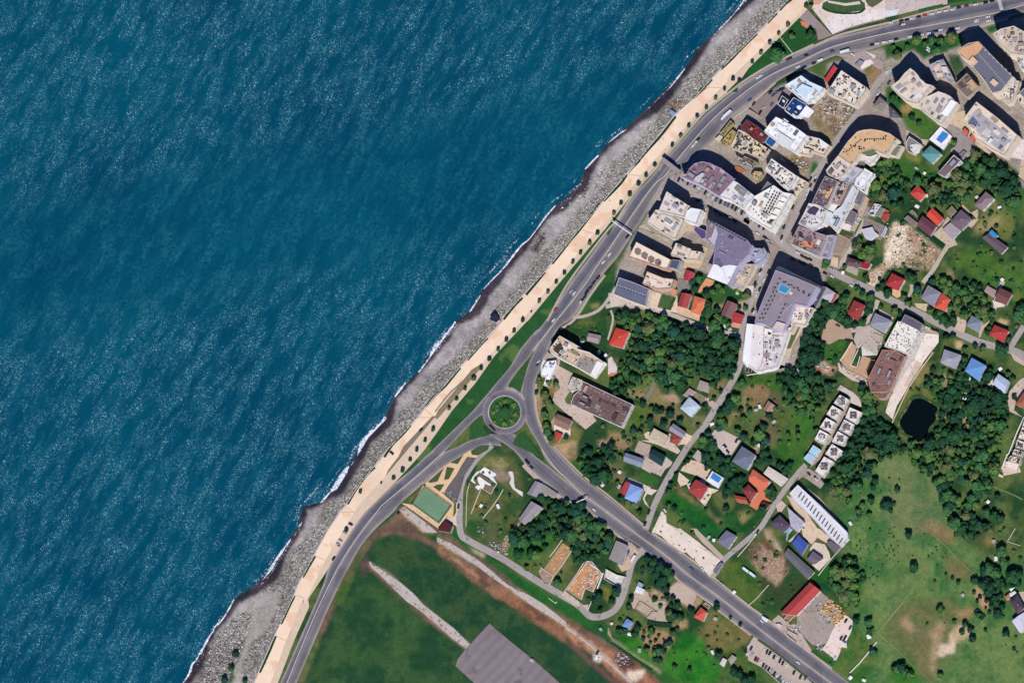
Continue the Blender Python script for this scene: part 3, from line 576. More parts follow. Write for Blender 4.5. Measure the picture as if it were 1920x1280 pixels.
# promenade and its strips
prom_l = P("a 1010,1290 1300,620 1570,60 V 0,1000 220,600 420,240 580,0 g 650,1250 870,920 1060,700 1230,480 1660,20 h 420,1230 920,650 1290,250 1500,20 i 470,1220 1060,590 1530,0 j 920,1260 1660,400 1920,100 E 940,380 1340,0 k 450,1270 740,980 1260,470 1400,330 1700,0 _ 1500,-20 1590,-110")
prom_r = P("a 1230,1290 1450,690 1700,100 V 80,1270 370,660 770,0 g 800,1270 1200,830 1880,20 h 610,1260 880,980 1210,600 _ 975,605 i 790,1180 1380,480 _ 1114,438 1147,405 1200,330 E 880,740 1560,0 k 960,1010 1370,620 1850,180 _ 1515,0 1620,-110")
sheet('promenade', prom_l+list(reversed(prom_r)), CREAM, 2)
for k_ in range(26):                          # expansion joints and repair strips across the paving
    a_, b_ = prom_l[min(len(prom_l)-1, int((k_+.5)/26*len(prom_l)))], None
    b_ = min(prom_r, key=lambda q_: math.hypot(q_[0]-a_[0]-14, q_[1]-a_[1]-9)); d_ = math.hypot(b_[0]-a_[0], b_[1]-a_[1])
    if 8 < d_ < 30: strip('paving_joint', [(a_[0], a_[1]), ((a_[0]+b_[0])/2, (a_[1]+b_[1])/2), (b_[0], b_[1])], 1.0, rgb(col(222, 190, 158), .9, .1, .3), sm=False, z=.515)
strip2_r = P("a 1330,1290 1560,690 1770,220 V 130,1200 330,900 g 980,1270 1340,910 1690,530 1740,470 1920,220 h 790,1260 1120,870 1380,500 1830,20 i 810,1270 1250,740 1880,0 F 50,620 310,290 590,0 E 730,1060 1520,170 1760,0 A 20,960 730,250 850,130")
tree_l = P("a 1200,1290 1420,690 1670,100 V 50,1270 340,660 740,0 g 770,1270 1170,830 1850,20 h 580,1260 850,980 1180,600 _ 972,600 i 760,1180 1350,480 _ 1110,435 1144,401 1197,326 E 850,740 1530,0 k 930,1010 1340,620 1820,180 A 760,60")
sheet('tree_strip', tree_l+list(reversed(strip2_r)), PALE, 1)
strip('promenade_edge', "h 560,1270 760,1020 1000,800 1210,600", 3, rgb(col(150, 134, 112), .9, .2, .3), 3); sheet('verge', "g 1200,830 1880,20 1920,40 1920,0 1850,0 1450,420 1380,560 1240,740", rgb(col(134, 122, 98), .9, .3, .4), 3)
sheet('verge', "g 1920,40 1880,20 _ 822,768 850,735 884,693 904,681 901,690 858,742", rgb(col(140, 126, 100), .9, .25, .4), 3)
# coastal lawn
sheet('lawn', "g 1350,910 1690,530 1740,470 1920,220 h 790,1260 1120,870 1380,500 1830,20 i 810,1270 1250,740 1880,0 F 50,620 310,290 590,0 E 730,1060 1520,170 1760,0 1790,0 1280,420 830,940 F 600,10 400,220 130,620 0,830 i 1900,60 1400,740 1050,1270 h 1920,180 1740,400 1600,640 1400,880 1080,1260 g 1920,400 1560,740", rgb(col(38, 88, 40), .95, .3, .1, (col(82, 112, 56), .03, .56)), 3)
sheet('lawn', "A 20,960 730,250 870,370 960,560 640,750 20,1090", rgb(col(32, 86, 38), .95, .3, .12), 3)
sheet('lawn', "k 830,1275 1000,1110 980,1275", LAWN, 3)
# carriageways
road('coast_road', "_ 523,1285 a 1920,20 V 420,760 640,400 890,30 g 980,1270 1340,920 1900,430", "a 1590,1285 1900,560 V 440,1270 620,900 870,460 1080,210 1310,0 Q 240,860 560,590 830,370", AS)
road('coast_road', "_ 812,842 h 1080,1260 1250,1080 _ 912,742", "_ 826,856 834,846 M 0,1010 150,880 _ 918,772", A1, N=20)
road('coast_road', "_ 820,862 834,847 855,838.5 880,826 918,815 935,812", "_ 825,880 869,852 896,839 912,834 940,836", A1, N=20)
road('coast_road', "h 1080,1260 1400,880 1600,640 1740,400 _ 1000,624 1006,612", "M 400,620 520,480 640,290 800,110 870,10 _ 1015,636", A1, N=30)
road('inland_road', "_ 1008,645 M 890,0 800,220 730,430 710,590 720,760 800,1000 960,1270 R 500,310 850,620 1040,780 X 0,110 400,410 640,620 1080,940 1500,1270 d 880,500 1300,820 1920,1280 _ 1575,1292", "_ 1037,632 M 1080,0 980,240 910,420 905,650 930,880 1010,1100 1090,1260 R 560,90 950,490 1350,800 1820,1190 X 170,80 560,350 830,560 1500,1080 d 950,350 1600,850 1920,1090 _ 1612,1294", A1, N=110)
road('inland_road', "M 620,1130 780,1280 R 300,200 560,400 850,640 1040,800 X 0,120 400,420 640,630 1080,950 1500,1280 d 880,510 1300,830 1920,1290", "M 260,1130 R 0,120 180,330 330,470 640,740 830,860 1000,890 1070,990 1400,1250 X 0,260 560,730 1000,1040 d 380,270 800,600 1300,1000 1700,1285", A1, N=90)
road('coast_road', "_ 1000,626 i 1050,1270 1400,740 1900,60 F 0,830 130,620 400,220 600,10 E 830,940 1280,420 1790,0 A 0,1130 300,940 640,780 940,630 1240,520 1900,360 B 0,330 900,110 1560,0 _ 1930,-14", "_ 1027,658 I 150,1140 280,880 480,740 700,400 900,130 F 150,1100 330,820 480,590 830,0 E 1060,1160 1400,780 1690,430 1920,250 A 500,1080 820,960 1240,770 1700,690 B 0,620 400,530 1040,430 1560,290 1920,170 _ 1935,18", AS, N=120)
# roundabout
c0 = (946.4, 772.4)
def circ(r, n_=48, c_=c0): return [(c_[0]+r*math.cos(2*math.pi*i_/n_), c_[1]+r*math.sin(2*math.pi*i_/n_)) for i_ in range(n_)]
def ring(name, r0, r1, prof, z):
    vs_, cs = [], []; k_ = len(prof); n_ = 64
    for i_ in range(n_):
        for t_, c_ in prof:
            r = r0+(r1-r0)*t_; w_ = at(c0[0]+r*math.cos(2*math.pi*i_/n_), c0[1]+r*math.sin(2*math.pi*i_/n_), z); vs_.append(tuple(w_)); cs += [lin(v)/SUNK for v in c_]+[1.0]
    me = mesh(name, vs_, [(i_*k_+j_, ((i_+1) % n_)*k_+j_, ((i_+1) % n_)*k_+j_+1, i_*k_+j_+1) for i_ in range(n_) for j_ in range(k_-1)], ROADM)
    a2 = me.attributes.new('gc', 'FLOAT_COLOR', 'POINT'); a2.data.foreach_set('color', cs); return tag(link(name, me), kind='structure')
ring('roundabout', 29, 42, [(0, (180, 168, 160)), (.12, (150, 140, 140)), (.35, (112, 106, 118)), (.65, (122, 114, 122)), (1, (150, 138, 136))], .52)
strip('roundabout', "M 520,490 600,540 690,600 740,680", 12, STREET, 2, z=.515)
kb = MB(); kb.prism([tuple(at(q_[0], q_[1], 0))[:2] for q_ in reversed(circ(30.6))], 0, .62)
tag(kb.build('roundabout_kerb', KERB), kind='structure')
sheet('roundabout_lawn', circ(29.7), rgb(col(42, 92, 42), .95, .35, .3, (col(96, 120, 52), .25, .6)), z=.64)
# grass islands
for s_ in ("M 530,475 800,120 840,60 770,330 705,560 620,500", "M 0,1030 140,900 190,1040 280,1150 0,1215", "M 635,1180 770,1090 850,1240 870,1285 R 460,280 300,190 10,50"):
    sheet('grass_island', s_, rgb(col(48, 92, 46), .95, .3, .3), 4)
# medians
for s_ in ("a 1460,1285 1700,700 1920,190 V 540,780 800,370 1080,0 Q 0,880 370,570 600,370 840,150", "h 1920,430 I 0,1100 300,720 640,290 830,0 F 0,1040 200,740 620,150 790,0 E 740,1270 1000,950 1450,440 1900,60 A 340,1040 720,870 1200,650 B 0,470 540,370 1500,190 1920,70",
           "R 420,130 600,380 860,640 1040,790 X 0,110 400,410 640,620 1080,940 1500,1270 d 880,500 1300,820 1920,1280"):
    strip('median_kerb', s_, 1.3, KERB, z=.2, height=.55, kind='structure')
# zebra crossing and bus bay marks
for i_ in range(9): sheet('road_marking', [(1871+.6*i_-1.2+u_*5, 1+i_*2.1+v_) for u_, v_ in ((0, 0), (1.4, -.3), (1.4, .8), (0, 1.1))], plain(col(235, 232, 230), .8), 5)
# pavements beside the roads
for s_, w_ in (("i 1080,1270 1370,745 1880,60 F -15,835 115,625 385,215 E 815,930 1265,410 1775,-10 A -10,1110 300,920 640,755 930,620", 4), ("I 300,900 500,760 720,420 920,150", 5), ("E 1420,800 1710,450 1930,275 A 400,1145", 4), ("R 580,80 970,480 1370,790 1830,1180", 3), ("X 170,65 580,340 850,545 1500,1065 d 950,335 1600,835 1920,1075", 3.5), ("R 160,340 310,490 620,760 820,880", 8), ("R 1090,1020 1240,1110 1400,1265 X 100,390 430,600 560,745 1000,1055 d 360,280 800,615", 3.5), ("B 400,545 1040,445 1560,305 1700,270", 4), ("M 925,440 920,650 945,880 1020,1090 1090,1250", 4), ("A 940,640 1240,505 1500,430 1920,330 B 300,250 900,90", 4)):
    strip('pavement', s_, w_, PAVE, z=.1, height=.5)
# minor streets
for s_, w_ in (("_ 1388,626 N 1860,0 1780,300 1500,760 1330,1030 1150,1240 S 560,250 370,560 200,900 80,1230", 12), ("J 1250,0 1050,450 960,620 930,760 890,960 N 1860,20", 11), ("X 1000,690 1160,440 1400,230 1660,0 S 1640,1230 1860,900 T 300,700 470,480 600,340", 10),
   ("F 880,20 1200,230 1500,400 1920,600 G 0,650 400,850 700,1090 1100,1200 K 1000,50 1250,140 1700,350 1920,460 L 0,490 500,700 850,880 1300,1080 1700,1180 1900,1260 _ 1935,690", 13), ("G 440,960 700,500 900,50 C 980,1170 1200,800 1500,400 1650,230 A 1780,1200 1900,1050 _ 1672,128", 13), ("L 1720,1170 1830,1000 1920,860", 11),
   ("Q 1500,60 1300,240 1150,450 1070,620 1050,900 1060,1270 l 320,200 450,400 900,640 1400,960 1920,1260 W 1100,1220 1350,1180 1500,1020 1600,720 1680,450 1830,290", 12.5), ("I 480,740 640,720 830,640 970,480 990,400", 6), ("I 930,590 1150,560 1500,610 1830,700 J 0,730 330,860 500,920 870,990", 8), ("I 1000,640 1030,780 960,1050", 4), ("L 520,260 680,60 H 760,1130 870,960", 8), ("G 1250,1270 1400,1080 1600,700 1640,600", 9), ("s 1080,20 980,250 800,420 600,440", 9)):
    strip('street', s_, w_, STREET if w_ > 9 else CONC, 2)
# yards, plazas, terraces and other hard ground
Y_ = [("yard", "A 880,90 1190,480 1400,400 1920,260 1920,0 1080,0 950,60", (236, 214, 196)), ("yard", "B 0,250 500,130 860,60 860,0 0,0", (206, 190, 178)), ("parking_area", "A 850,140 730,250 870,370 960,400 990,560 1190,490", (158, 142, 136)),
 ("flower_bed", "A 740,290 830,320 870,380 830,395 760,350", (214, 132, 92)), ("yard", "A 920,0 1060,0 1000,70 930,60", (220, 160, 130)), ("lawn", "A 1040,100 1060,40 1150,0 1580,0 1640,60 1640,130 1550,190 1350,195 1150,160", (66, 92, 52)), ("path", "A 1120,10 1370,50 1560,20 1580,60 1370,85 1130,40", (220, 202, 184)),
 ("lawn", "A 1640,0 1900,0 1820,60 1740,110 1680,80", (96, 100, 72)), ("lawn", "B 460,150 800,70 810,115 480,180", (82, 104, 62)), ("lawn", "B 870,45 1180,0 1300,0 1290,20 880,95", (62, 112, 54)), ("yard", "A 1300,190 1920,110 1920,240 1380,400 1190,480 1080,330 1150,220", (240, 226, 216)), ("path", "B 0,150 200,130 150,210 0,240", (226, 226, 232)),
 ("parking_area", "C 0,270 300,60 590,0 640,60 420,180 240,420 0,240", (150, 132, 126)), ("yard", "A 1240,770 1660,700 1900,860 1890,1000 1640,830 1500,860 1350,800", (176, 158, 148)), ("yard", "A 1640,840 1720,830 1760,880 1600,970 1580,930", (238, 226, 214)), ("path", "A 1650,710 1790,770 1770,820", (228, 214, 198)),
 ("yard", "F 800,1020 1100,880 1390,1000 1270,1278 1000,1278", (214, 184, 150)), ("yard", "F 420,700 860,880 820,920 640,800 510,660", (198, 184, 158)), ("yard", "F 1240,330 1360,440 1370,590 1300,590 1230,500", (214, 188, 166)), ("yard", "F 1290,560 1350,780 1100,760 1040,800 1100,650", (212, 186, 160)),
 ("yard", "I 980,450 1060,300 1500,590 1530,620 1830,690 1820,640 1600,590 1640,600 1140,560 1000,590", (214, 198, 178)), ("yard", "I 1490,350 1700,410 1640,600 1830,640 1920,430 1920,680 1500,590", (232, 206, 180)), ("lawn", "I 1710,420 1840,450 1790,615 1650,590", (72, 98, 52)), ("yard", "J 80,210 200,250 160,380 60,360 0,420 0,200", (140, 134, 124)),
 ("yard", "J 400,190 510,230 460,370 380,340 310,400 280,380", (226, 160, 116)), ("yard", "J 0,570 320,690 300,790 0,690", (222, 184, 150)), ("yard", "J 740,820 900,790 860,890 750,870", (214, 150, 138)), ("yard", "J 980,300 1060,300 1040,420 900,340", (232, 222, 212)), ("yard", "K 760,850 920,620 780,900 640,1120 600,1278 500,1270 620,1000 700,860", (214, 194, 168)),
 ("lawn", "K 660,830 750,850 610,1160 540,1180", (96, 102, 60)), ("yard", "O 490,0 620,0 600,60 570,200 420,160 400,250 480,80", (206, 190, 172)), ("parking_area", "s 330,400 420,260 560,350 700,430 740,560 640,560 540,560 410,630 280,600", (186, 156, 130)), ("yard", "s 740,560 780,440 960,360 1000,520 1060,620 1080,700 1060,780 850,660 900,600 800,700", (200, 182, 166)),
 ("yard", "s 850,660 940,610 1030,640 1080,720 1070,780 860,790", (226, 216, 204)), ("yard", "s 700,600 790,660 760,760 700,900 800,960 860,790 1000,830 920,1000 940,1110 620,970 560,860", (202, 164, 130)), ("yard", "s 520,870 600,960 940,1130 880,1170 720,1130 540,1000", (222, 196, 176)), ("yard", "s 960,380 1000,400 1160,500 1130,640 1070,650 940,440", (190, 172, 160)),
 ("yard", "s 1640,440 1720,440 1500,820 1330,1278 1240,1278 1480,800", (196, 190, 184)), ("yard", "s 1560,370 1660,440 1740,450 1600,860 1420,1290 1190,1290 1370,1000 1480,760", (206, 196, 186)), ("yard", "s 1740,470 1920,500 1920,600 1690,900 1580,850", (246, 230, 214)), ("yard", "s 1590,860 1690,900 1480,1240 1400,1278 1340,1278", (214, 192, 170)), ("yard", "P 400,100 520,160 160,740 100,930 0,830 60,640 200,400", (236, 218, 200)), ("yard", "P 430,110 520,170 500,220 350,470 250,470", (214, 192, 170)),
 ("yard", "s 1100,140 1300,260 1270,300 1090,190", (214, 196, 174)), ("yard", "s 1700,360 1920,440 1920,500 1740,460", (190, 164, 136)), ("parking_area", "C 1540,330 1700,180 1800,0 1860,0 1740,290", (164, 144, 132)), ("yard", "D 800,480 980,340 1150,290 1080,420 1250,700 1680,1100 1850,1210 1880,1000 1920,700 1920,1278 1280,810 1040,560 880,500", (214, 188, 158)),
 ("yard", "D 1700,950 1920,700 1920,1000", (236, 220, 212)), ("yard", "D 800,500 940,520 1260,800 1130,1000 900,880 940,690", (164, 150, 146)), ("lawn", "D 940,690 1000,700 980,800 890,860 880,820", (48, 84, 48)), ("yard", "D 440,700 600,720 560,800 480,750", (200, 184, 168)), ("yard", "D 290,570 480,690 470,780 280,640", (190, 170, 156)),
 ("yard", "G 1630,560 1920,690 1860,900 1600,720", (150, 134, 126)), ("yard", "G 1480,800 1600,560 1700,330 1640,260 1560,420 1490,640 1430,760", (192, 170, 148)), ("yard", "G 1200,830 1240,790 1430,870 1310,1090 1270,1278 1160,1200 1110,1100", (140, 122, 104)), ("yard", "G 1170,1110 1270,1140 1260,1278 1160,1230", (222, 192, 158)),
 ("yard", "H 660,810 780,700 860,560 900,600 790,740 900,800 960,880 1000,950 870,1000 700,1278 630,1278 860,960 780,900", (206, 184, 158)),
 ("yard", "H 1060,720 1120,680 1200,720 1300,590 1200,600 1160,520 1280,460 1290,520 1270,600 1100,420 1000,320 1060,300", (200, 176, 148)), ("yard", "L 90,340 190,370 240,430 160,470 100,430", (232, 190, 140)), ("yard", "L 340,280 430,290 380,400 300,500 260,550 340,360", (186, 174, 154)), ("yard", "L 400,540 580,550 640,610 560,660 430,600", (214, 192, 156)), ("yard", "L 970,710 1120,780 1110,880 1090,950 950,900 1000,800", (220, 192, 168)),
 ("path", "L 1290,1010 1330,850 1420,800 1500,700 1560,580 1500,560 1440,800 1360,900 1310,1020", (206, 186, 158)), ("yard", "L 1480,500 1660,560 1650,590 1560,600 1520,610", (232, 218, 200)), ("path", "L 1600,220 1660,250 1530,500 1500,500", (196, 176, 160)), ("yard", "P 1400,450 1490,370 1500,510 1440,480", (228, 206, 192)), ("yard", "P 1720,540 1860,380 1920,350 1920,560 1800,720 1780,800 1900,900 1720,820 1690,660", (206, 182, 164)),
 ("street", "P 1730,0 1840,60 1920,130 1920,190 1780,110", (206, 186, 166)), ("yard", "N 0,90 50,60 130,210 120,290 90,330 0,310", (226, 210, 200)), ("yard", "N 30,290 120,280 90,330 0,330", (206, 128, 98)), ("yard", "M 990,190 1040,60 1240,150 1220,260 1150,340 1080,470 1030,450 1060,340 990,300", (240, 234, 230)), ("yard", "M 1160,250 1240,190 1430,290 1400,400 1360,520 1390,540 1320,650 1340,700 1560,800 1700,860 1760,950 1610,1070 1150,680 1180,560 1260,490", (206, 184, 166)),
 ("yard", "M 1080,0 1260,90 1250,170 1000,100", (186, 168, 150)), ("yard", "M 1240,540 1320,550 1320,650 1240,620", (214, 170, 110)), ("yard", "M 1170,1000 1400,1060 1400,1150 1290,1170 1280,1110 1170,1080", (236, 218, 202)), ("path", "M 1130,960 1230,820 1180,980 1160,1060", (184, 156, 140)), ("yard", "N 500,1130 540,1100 1160,1160 1160,1220 1020,1278 700,1278 520,1190", (220, 198, 174)),
 ("yard", "N 1390,680 1450,670 1530,710 1470,790 1390,730", (206, 178, 164)), ("yard", "N 1340,650 1400,620 1390,700 1340,700", (220, 196, 172)), ("yard", "N 1020,1100 1170,1160 1090,1278 1040,1278", (226, 200, 170)), ("path", "N 630,360 660,430 540,710 470,680 580,500", (128, 128, 112)), ("parking_area", "N 1400,1180 1490,1060 1560,1060 1800,1180 1760,1278 1560,1278", (206, 186, 174)), ("parking_area", "S 1000,0 1400,0 1270,200 1200,230 1100,120", (208, 188, 176)),
 ("yard", "S 0,230 60,60 150,120 370,240 450,300 430,350 350,400 290,500 50,390", (200, 180, 168)), ("yard", "S 590,370 700,270 820,300 980,400 930,500 870,540 750,480 560,420", (226, 196, 168)), ("yard", "S 540,440 680,550 650,620 690,700 870,880 900,910 990,760 940,740 900,820 840,830 1090,690 900,640 930,540 900,520 560,640 520,560", (232, 208, 180)),
 ("yard", "R 1700,130 1760,0 1840,40 1920,60 1920,260 1820,210 1700,160", (184, 162, 144)), ("yard", "R 1800,310 1920,300 1920,460 1800,390", (206, 184, 170)), ("terrace", "S 1540,400 1800,570 1740,700 1730,780 1830,850 1680,840 1620,970 1510,900 1640,700 1500,580", (222, 128, 92)),
 ("path", "S 0,610 100,660 240,690 160,760 100,740 60,800 120,910 70,880 40,800 90,700 0,660", (226, 206, 190)), ("path", "R 1560,560 1620,520 1920,650 1920,740", (222, 204, 184)), ("yard", "S 160,1278 300,980 360,1040 370,1140 620,1278", (240, 222, 202)), ("yard", "X 200,20 240,0 560,0 780,170 1120,440 970,670 900,600 830,540 830,480 640,330 560,350", (236, 216, 196)), ("path", "X 700,0 780,0 1160,390 1120,440 860,190", (196, 176, 154)), ("yard", "X 830,530 920,480 920,560 880,600", (240, 232, 224)),
 ("yard", "S 0,0 440,0 560,150 520,190 370,120 240,60", (212, 190, 170)), ("yard", "T 550,370 660,400 830,520 860,590 800,670 560,500 480,560", (176, 158, 146)), ("street", "T 640,400 800,260 870,100 930,0 880,0 820,120 700,300", (164, 146, 134)), ("street", "O 1390,680 1480,620 1380,850 1280,1000 1160,1278 1080,1278 1220,960 1330,820", (170, 150, 132)), ("yard", "O 1250,520 1300,455 1480,560 1560,640 1610,770 1440,700 1440,620 1290,530", (212, 196, 182)),
 ("yard", "T 330,760 500,840 800,1278 620,1278 440,960", (220, 192, 164)), ("yard", "T 520,590 800,800 1200,1278 1140,1278 820,890 480,560", (172, 154, 132)), ("yard", "T 180,900 260,830 330,900 250,1000 210,990", (214, 192, 172)), ("yard", "Y 540,0 780,0 1000,180 880,200 760,130 680,220 560,120", (222, 196, 168)), ("yard", "Y 350,180 480,60 560,130 500,100 380,190", (214, 196, 182)), ("yard", "Y 660,270 720,190 860,220 920,330 940,420 780,590 690,510 700,450 640,400", (228, 206, 186)),
 ("yard", "Y 800,870 900,970 1120,1200 1200,1278 500,1278 470,1200 700,1000", (176, 158, 146)), ("yard", "d 1440,370 1500,300 1760,280 1920,110 1960,330 1930,600 1720,760 1640,740 1500,600 1430,500", (172, 156, 144)), ("yard", "e 0,130 150,100 60,260 250,480 150,720 60,760 0,720", (172, 156, 144)), ("yard", "e 390,340 440,350 515,420 490,560 420,700 430,790 350,780 330,860 280,960 80,810 150,720 250,500", (240, 216, 202)), ("parking_area", "d 740,780 840,630 1380,1030 1650,1278 1300,1278 960,1060 760,960", (196, 178, 162)),
 ("yard", "d 1090,410 1180,330 1500,600 1640,820 1600,860 1280,620", (196, 176, 162)), ("yard", "d 1560,250 1760,10 1920,130 1760,300 1500,300", (160, 146, 134)), ("yard", "W 680,920 740,870 930,1010 940,1080 850,1060", (206, 188, 168)), ("yard", "W 980,1060 1060,1050 1050,1130 980,1080", (206, 188, 168)), ("yard", "W 1440,150 1480,90 1800,300 1760,340 1640,560 1520,600 1460,500 1560,300 1600,230", (206, 178, 150)), ("yard", "W 1660,930 1860,890 1920,960 1920,1070 1760,1000 1690,1120 1640,1060", (180, 160, 142)),
 ("yard", "c 950,0 1140,10 1170,110 1410,150 1380,280 1390,400 1450,450 1410,480 1200,440 1130,370 940,240 860,110 940,90", (196, 176, 154)), ("parking_area", "X 400,830 510,740 640,790 760,880 780,940 730,1070 640,1060 430,930", (202, 180, 160)), ("path", "c 590,490 640,640 690,690 650,670 590,600", (170, 156, 130)), ("yard", "U 1610,380 1660,290 1850,360 1880,440 1640,490", (224, 196, 178)), ("yard", "f 1750,40 1920,10 1920,330 1850,240", (206, 184, 160)),
 ("yard", "Q 560,640 620,580 770,700 970,870 950,1130 880,1140 760,1225 240,865 390,890 540,620", (234, 196, 150)), ("path", "Q 560,600 830,360 1110,190 1200,130 1215,200 1300,210 1280,240 1150,230 1060,370 1000,480 860,720 780,720", (234, 196, 150)), ("path", "Q 860,700 830,750 960,860 940,900 780,780", (234, 196, 150)), ("yard", "Q 1150,235 1280,240 1120,480 1010,870 830,740 880,640 1000,480 1060,380", (108, 102, 100)), ("path", "Q 1000,860 1040,880 1000,1060 1010,1190 930,1150 870,1120 960,1060 1000,1000", (226, 204, 176))]
for nm, s_, c_ in Y_:
    sheet(nm, s_, rgb(col(*c_), .92, .3 if nm == 'lawn' else .12, .3, (col(*[v*.8 for v in c_]), .4, .6) if nm in ('dirt_lot', 'yard') else None), 3)
for s_ in ("Q 920,310 1100,205 1020,330", "Q 610,575 830,380 740,570 640,590", "Q 870,370 975,390 900,535 830,550", "Q 680,645 740,615 835,610 775,710", "Q 1210,200 1250,120 1350,75 1460,70 1440,130 1300,210"): sheet('lawn', s_, rgb(col(70, 90, 58), .95, .25, .5), 5)
TRK = rgb(col(198, 184, 172), .95, .2, .4, (col(150, 134, 120), .25, .58))
sheet('track', "V 965,665 1000,700 1030,740 1080,745 1250,860 1400,960 1600,1130 1720,1270 b 160,350 380,520 600,735 545,800 300,610 130,450 0,350 -40,310 V 1480,1220 1230,970 1120,860 1010,770", TRK, 2)
sheet('track', "l 0,345 180,420 380,545 560,655 700,770 960,985 1180,1130 1440,1270 1350,1278 1120,1150 900,1000 740,890 560,745 330,600 150,480 0,405", TRK, 2)
sheet('track', "b 1190,0 1290,0 1420,60 1600,170 1760,290 1930,430 1930,500 1700,350 1500,230 1350,130", TRK, 2)
sheet('track', "c 0,470 0,530 200,650 380,800 560,960 750,1130 900,1278 950,1278 850,1190 640,1000 450,820 250,660 90,540", TRK, 2)
sheet('track', "Q 210,965 280,915 480,1060 620,1170 740,1278 600,1278 420,1130", TRK, 2)
MTR = rgb(col(132, 136, 84), .95, .3, .5)
for s_, w_ in (("Z 0,10 200,200 400,370 600,545", 1.6), ("Z 600,560 400,830 180,1090 0,1278", 1.8), ("Z 560,0 720,130 870,280 1000,420 1150,560 1330,720", 1.8), ("e 1230,140 1000,400 850,580", 2), ("e 860,600 1100,790 1300,990 1500,1160 1620,1278", 1.6), ("U 180,930 330,1080 480,1180 640,1278", 1.6), ("U 700,640 740,900 850,1060", 1.4), ("U 1190,520 1450,620 1780,760 1900,820", 2.2), ("Z 1110,20 1050,180", 1.4), ("U 330,880 210,1100 60,1270", 1.4), ("U 440,400 330,700 300,900", 1.4), ("O 660,400 880,560 860,900", 1.5)):
    strip('track', s_, w_, MTR, 2)
sheet('airfield_apron', "b 870,450 960,530 1250,770 1550,1010 1850,1278 _ 1110,1330 980,1330 b 670,1285 400,1040 430,940 540,800 600,740", rgb(col(140, 128, 129), .92, .13, .15, (col(116, 106, 108), .06, .6), (45, 9.0, .22)), 3)
# pond
sheet('pond_bank', "P 370,610 480,600 570,640 740,740 740,870 730,960 640,1090 620,1160 510,1262 420,1262 380,1210 270,1160 200,1080 165,960 270,790 320,680", rgb(col(58, 84, 46), .95, .4, .4, (col(110, 112, 66), .2, .55)), 3, True)
pw = plain((.0015, .005, .006), .5, .02); sheet('pond_water', "P 400,650 480,640 560,670 720,770 690,860 700,930 600,1060 590,1120 500,1230 440,1240 400,1180 290,1130 230,1050 200,960 300,800 350,700", pw, 4, True)
# ================================================================== BUILDINGS
WINM = {}
def shared(key, fn):
    if key not in WINM: WINM[key] = fn()
    return WINM[key]
def window_mesh(w_, h_, fc):
    def f():
        b = MB(); b.box((0, .05, 0), (w_, .1, h_), mi=0); b.box((0, .03, 0), (w_+.24, .06, h_+.2), mi=1); b.box((0, .12, 0), (.07, .05, h_), mi=1); b.box((0, .1, -h_/2-.1), (w_+.3, .24, .08), mi=1)
        return mesh('window', b.v, b.f, [GLASS, fc], False, b.m)
    return shared(('w', w_, h_, fc.name), f)
def door_mesh():
    def f():
        b = MB(); b.box((0, .05, 1.05), (1.0, .1, 2.1)); b.box((0, .03, 1.1), (1.2, .06, 2.2), mi=1); return mesh('door', b.v, b.f, [plain((.12, .06, .03), .6), WHITE], False, b.m)
    return shared('d', f)
def unit_mesh(k_, mat):                       # air conditioning unit, vent cowl, hatch, tank
    def f():
        b = MB()
        if k_ == 0: b.box((0, 0, .45), (1.5, 1.0, .8)); b.tube((0, 0), .38, .38, .85, .95, 10, 1); b.box((0, 0, .03), (1.7, 1.2, .06), mi=1)
        elif k_ == 1: b.tube((0, 0), .3, .3, 0, .8, 8); b.tube((0, 0), .55, .25, .8, 1.1, 8)
        elif k_ == 2: b.box((0, 0, .3), (2.4, 1.2, .6)); b.box((.2, 0, .66), (1.6, 1.0, .12), mi=1)
        else: b.tube((0, 0), .7, .7, .2, 1.5, 10); b.tube((0, 0), .72, .1, 1.5, 1.8, 10); b.box((0, 0, .1), (1.2, 1.2, .2), mi=1)
        return mesh('roof_unit', b.v, b.f, [mat, DARK], False, b.m)
    return shared(('u', k_, mat.name), f)
UW, UD, UG = plain(col(235, 232, 226), .6), plain((.035, .035, .042), .6), plain((.25, .26, .28), .5)
FRAME = plain((.6, .6, .58), .6)
def wall_edges(p):
    n = len(p)
    for i_ in range(n):
        a, b_ = Vector((p[i_][0], p[i_][1], 0)), Vector((p[(i_+1) % n][0], p[(i_+1) % n][1], 0)); d = b_-a
        if d.length > .01: yield a, b_, d.normalized(), d.length
def put_windows(root, p, h, floors, fh, cap, w_=1.5, hh=1.5, z0=0.0):
    fc = FRAME; E_ = [(a, b_, d, L_) for a, b_, d, L_ in wall_edges(p) if L_ > 3.2]
    if not E_: return
    sp = 3.2
    while sum(int((e_[3]-1.2)/sp) for e_ in E_)*floors > cap and sp < 14: sp *= 1.12
    k_ = 0
    for a, b_, d, L_ in E_:
        n_ = max(1, int((L_-1.2)/sp)); nrm = Vector((d.y, -d.x, 0)); rz = math.atan2(nrm.y, nrm.x)-math.pi/2
        for fl in range(floors):
            for q_ in range(n_):
                if k_ >= cap: return
                pt = a+d*(L_*(q_+.5)/n_)+nrm*.0; o = link('window', window_mesh(w_ if n_*3.4 > L_ or sp < 4 else 2.4, hh, fc), root, (pt.x-root.location.x, pt.y-root.location.y, z0+fh*fl+fh*.55)); o.rotation_euler = (0, 0, rz); k_ += 1
def occupy(wp, h):
    OCC.append([to_px((q_[0], q_[1], h)) for q_ in wp]); OCC.append([to_px((q_[0], q_[1], 0)) for q_ in wp])
def register(short, px): LAND.append((short, px[0], px[1]))
def centre(pts): return (sum(q_[0] for q_ in pts)/len(pts), sum(q_[1] for q_ in pts)/len(pts))
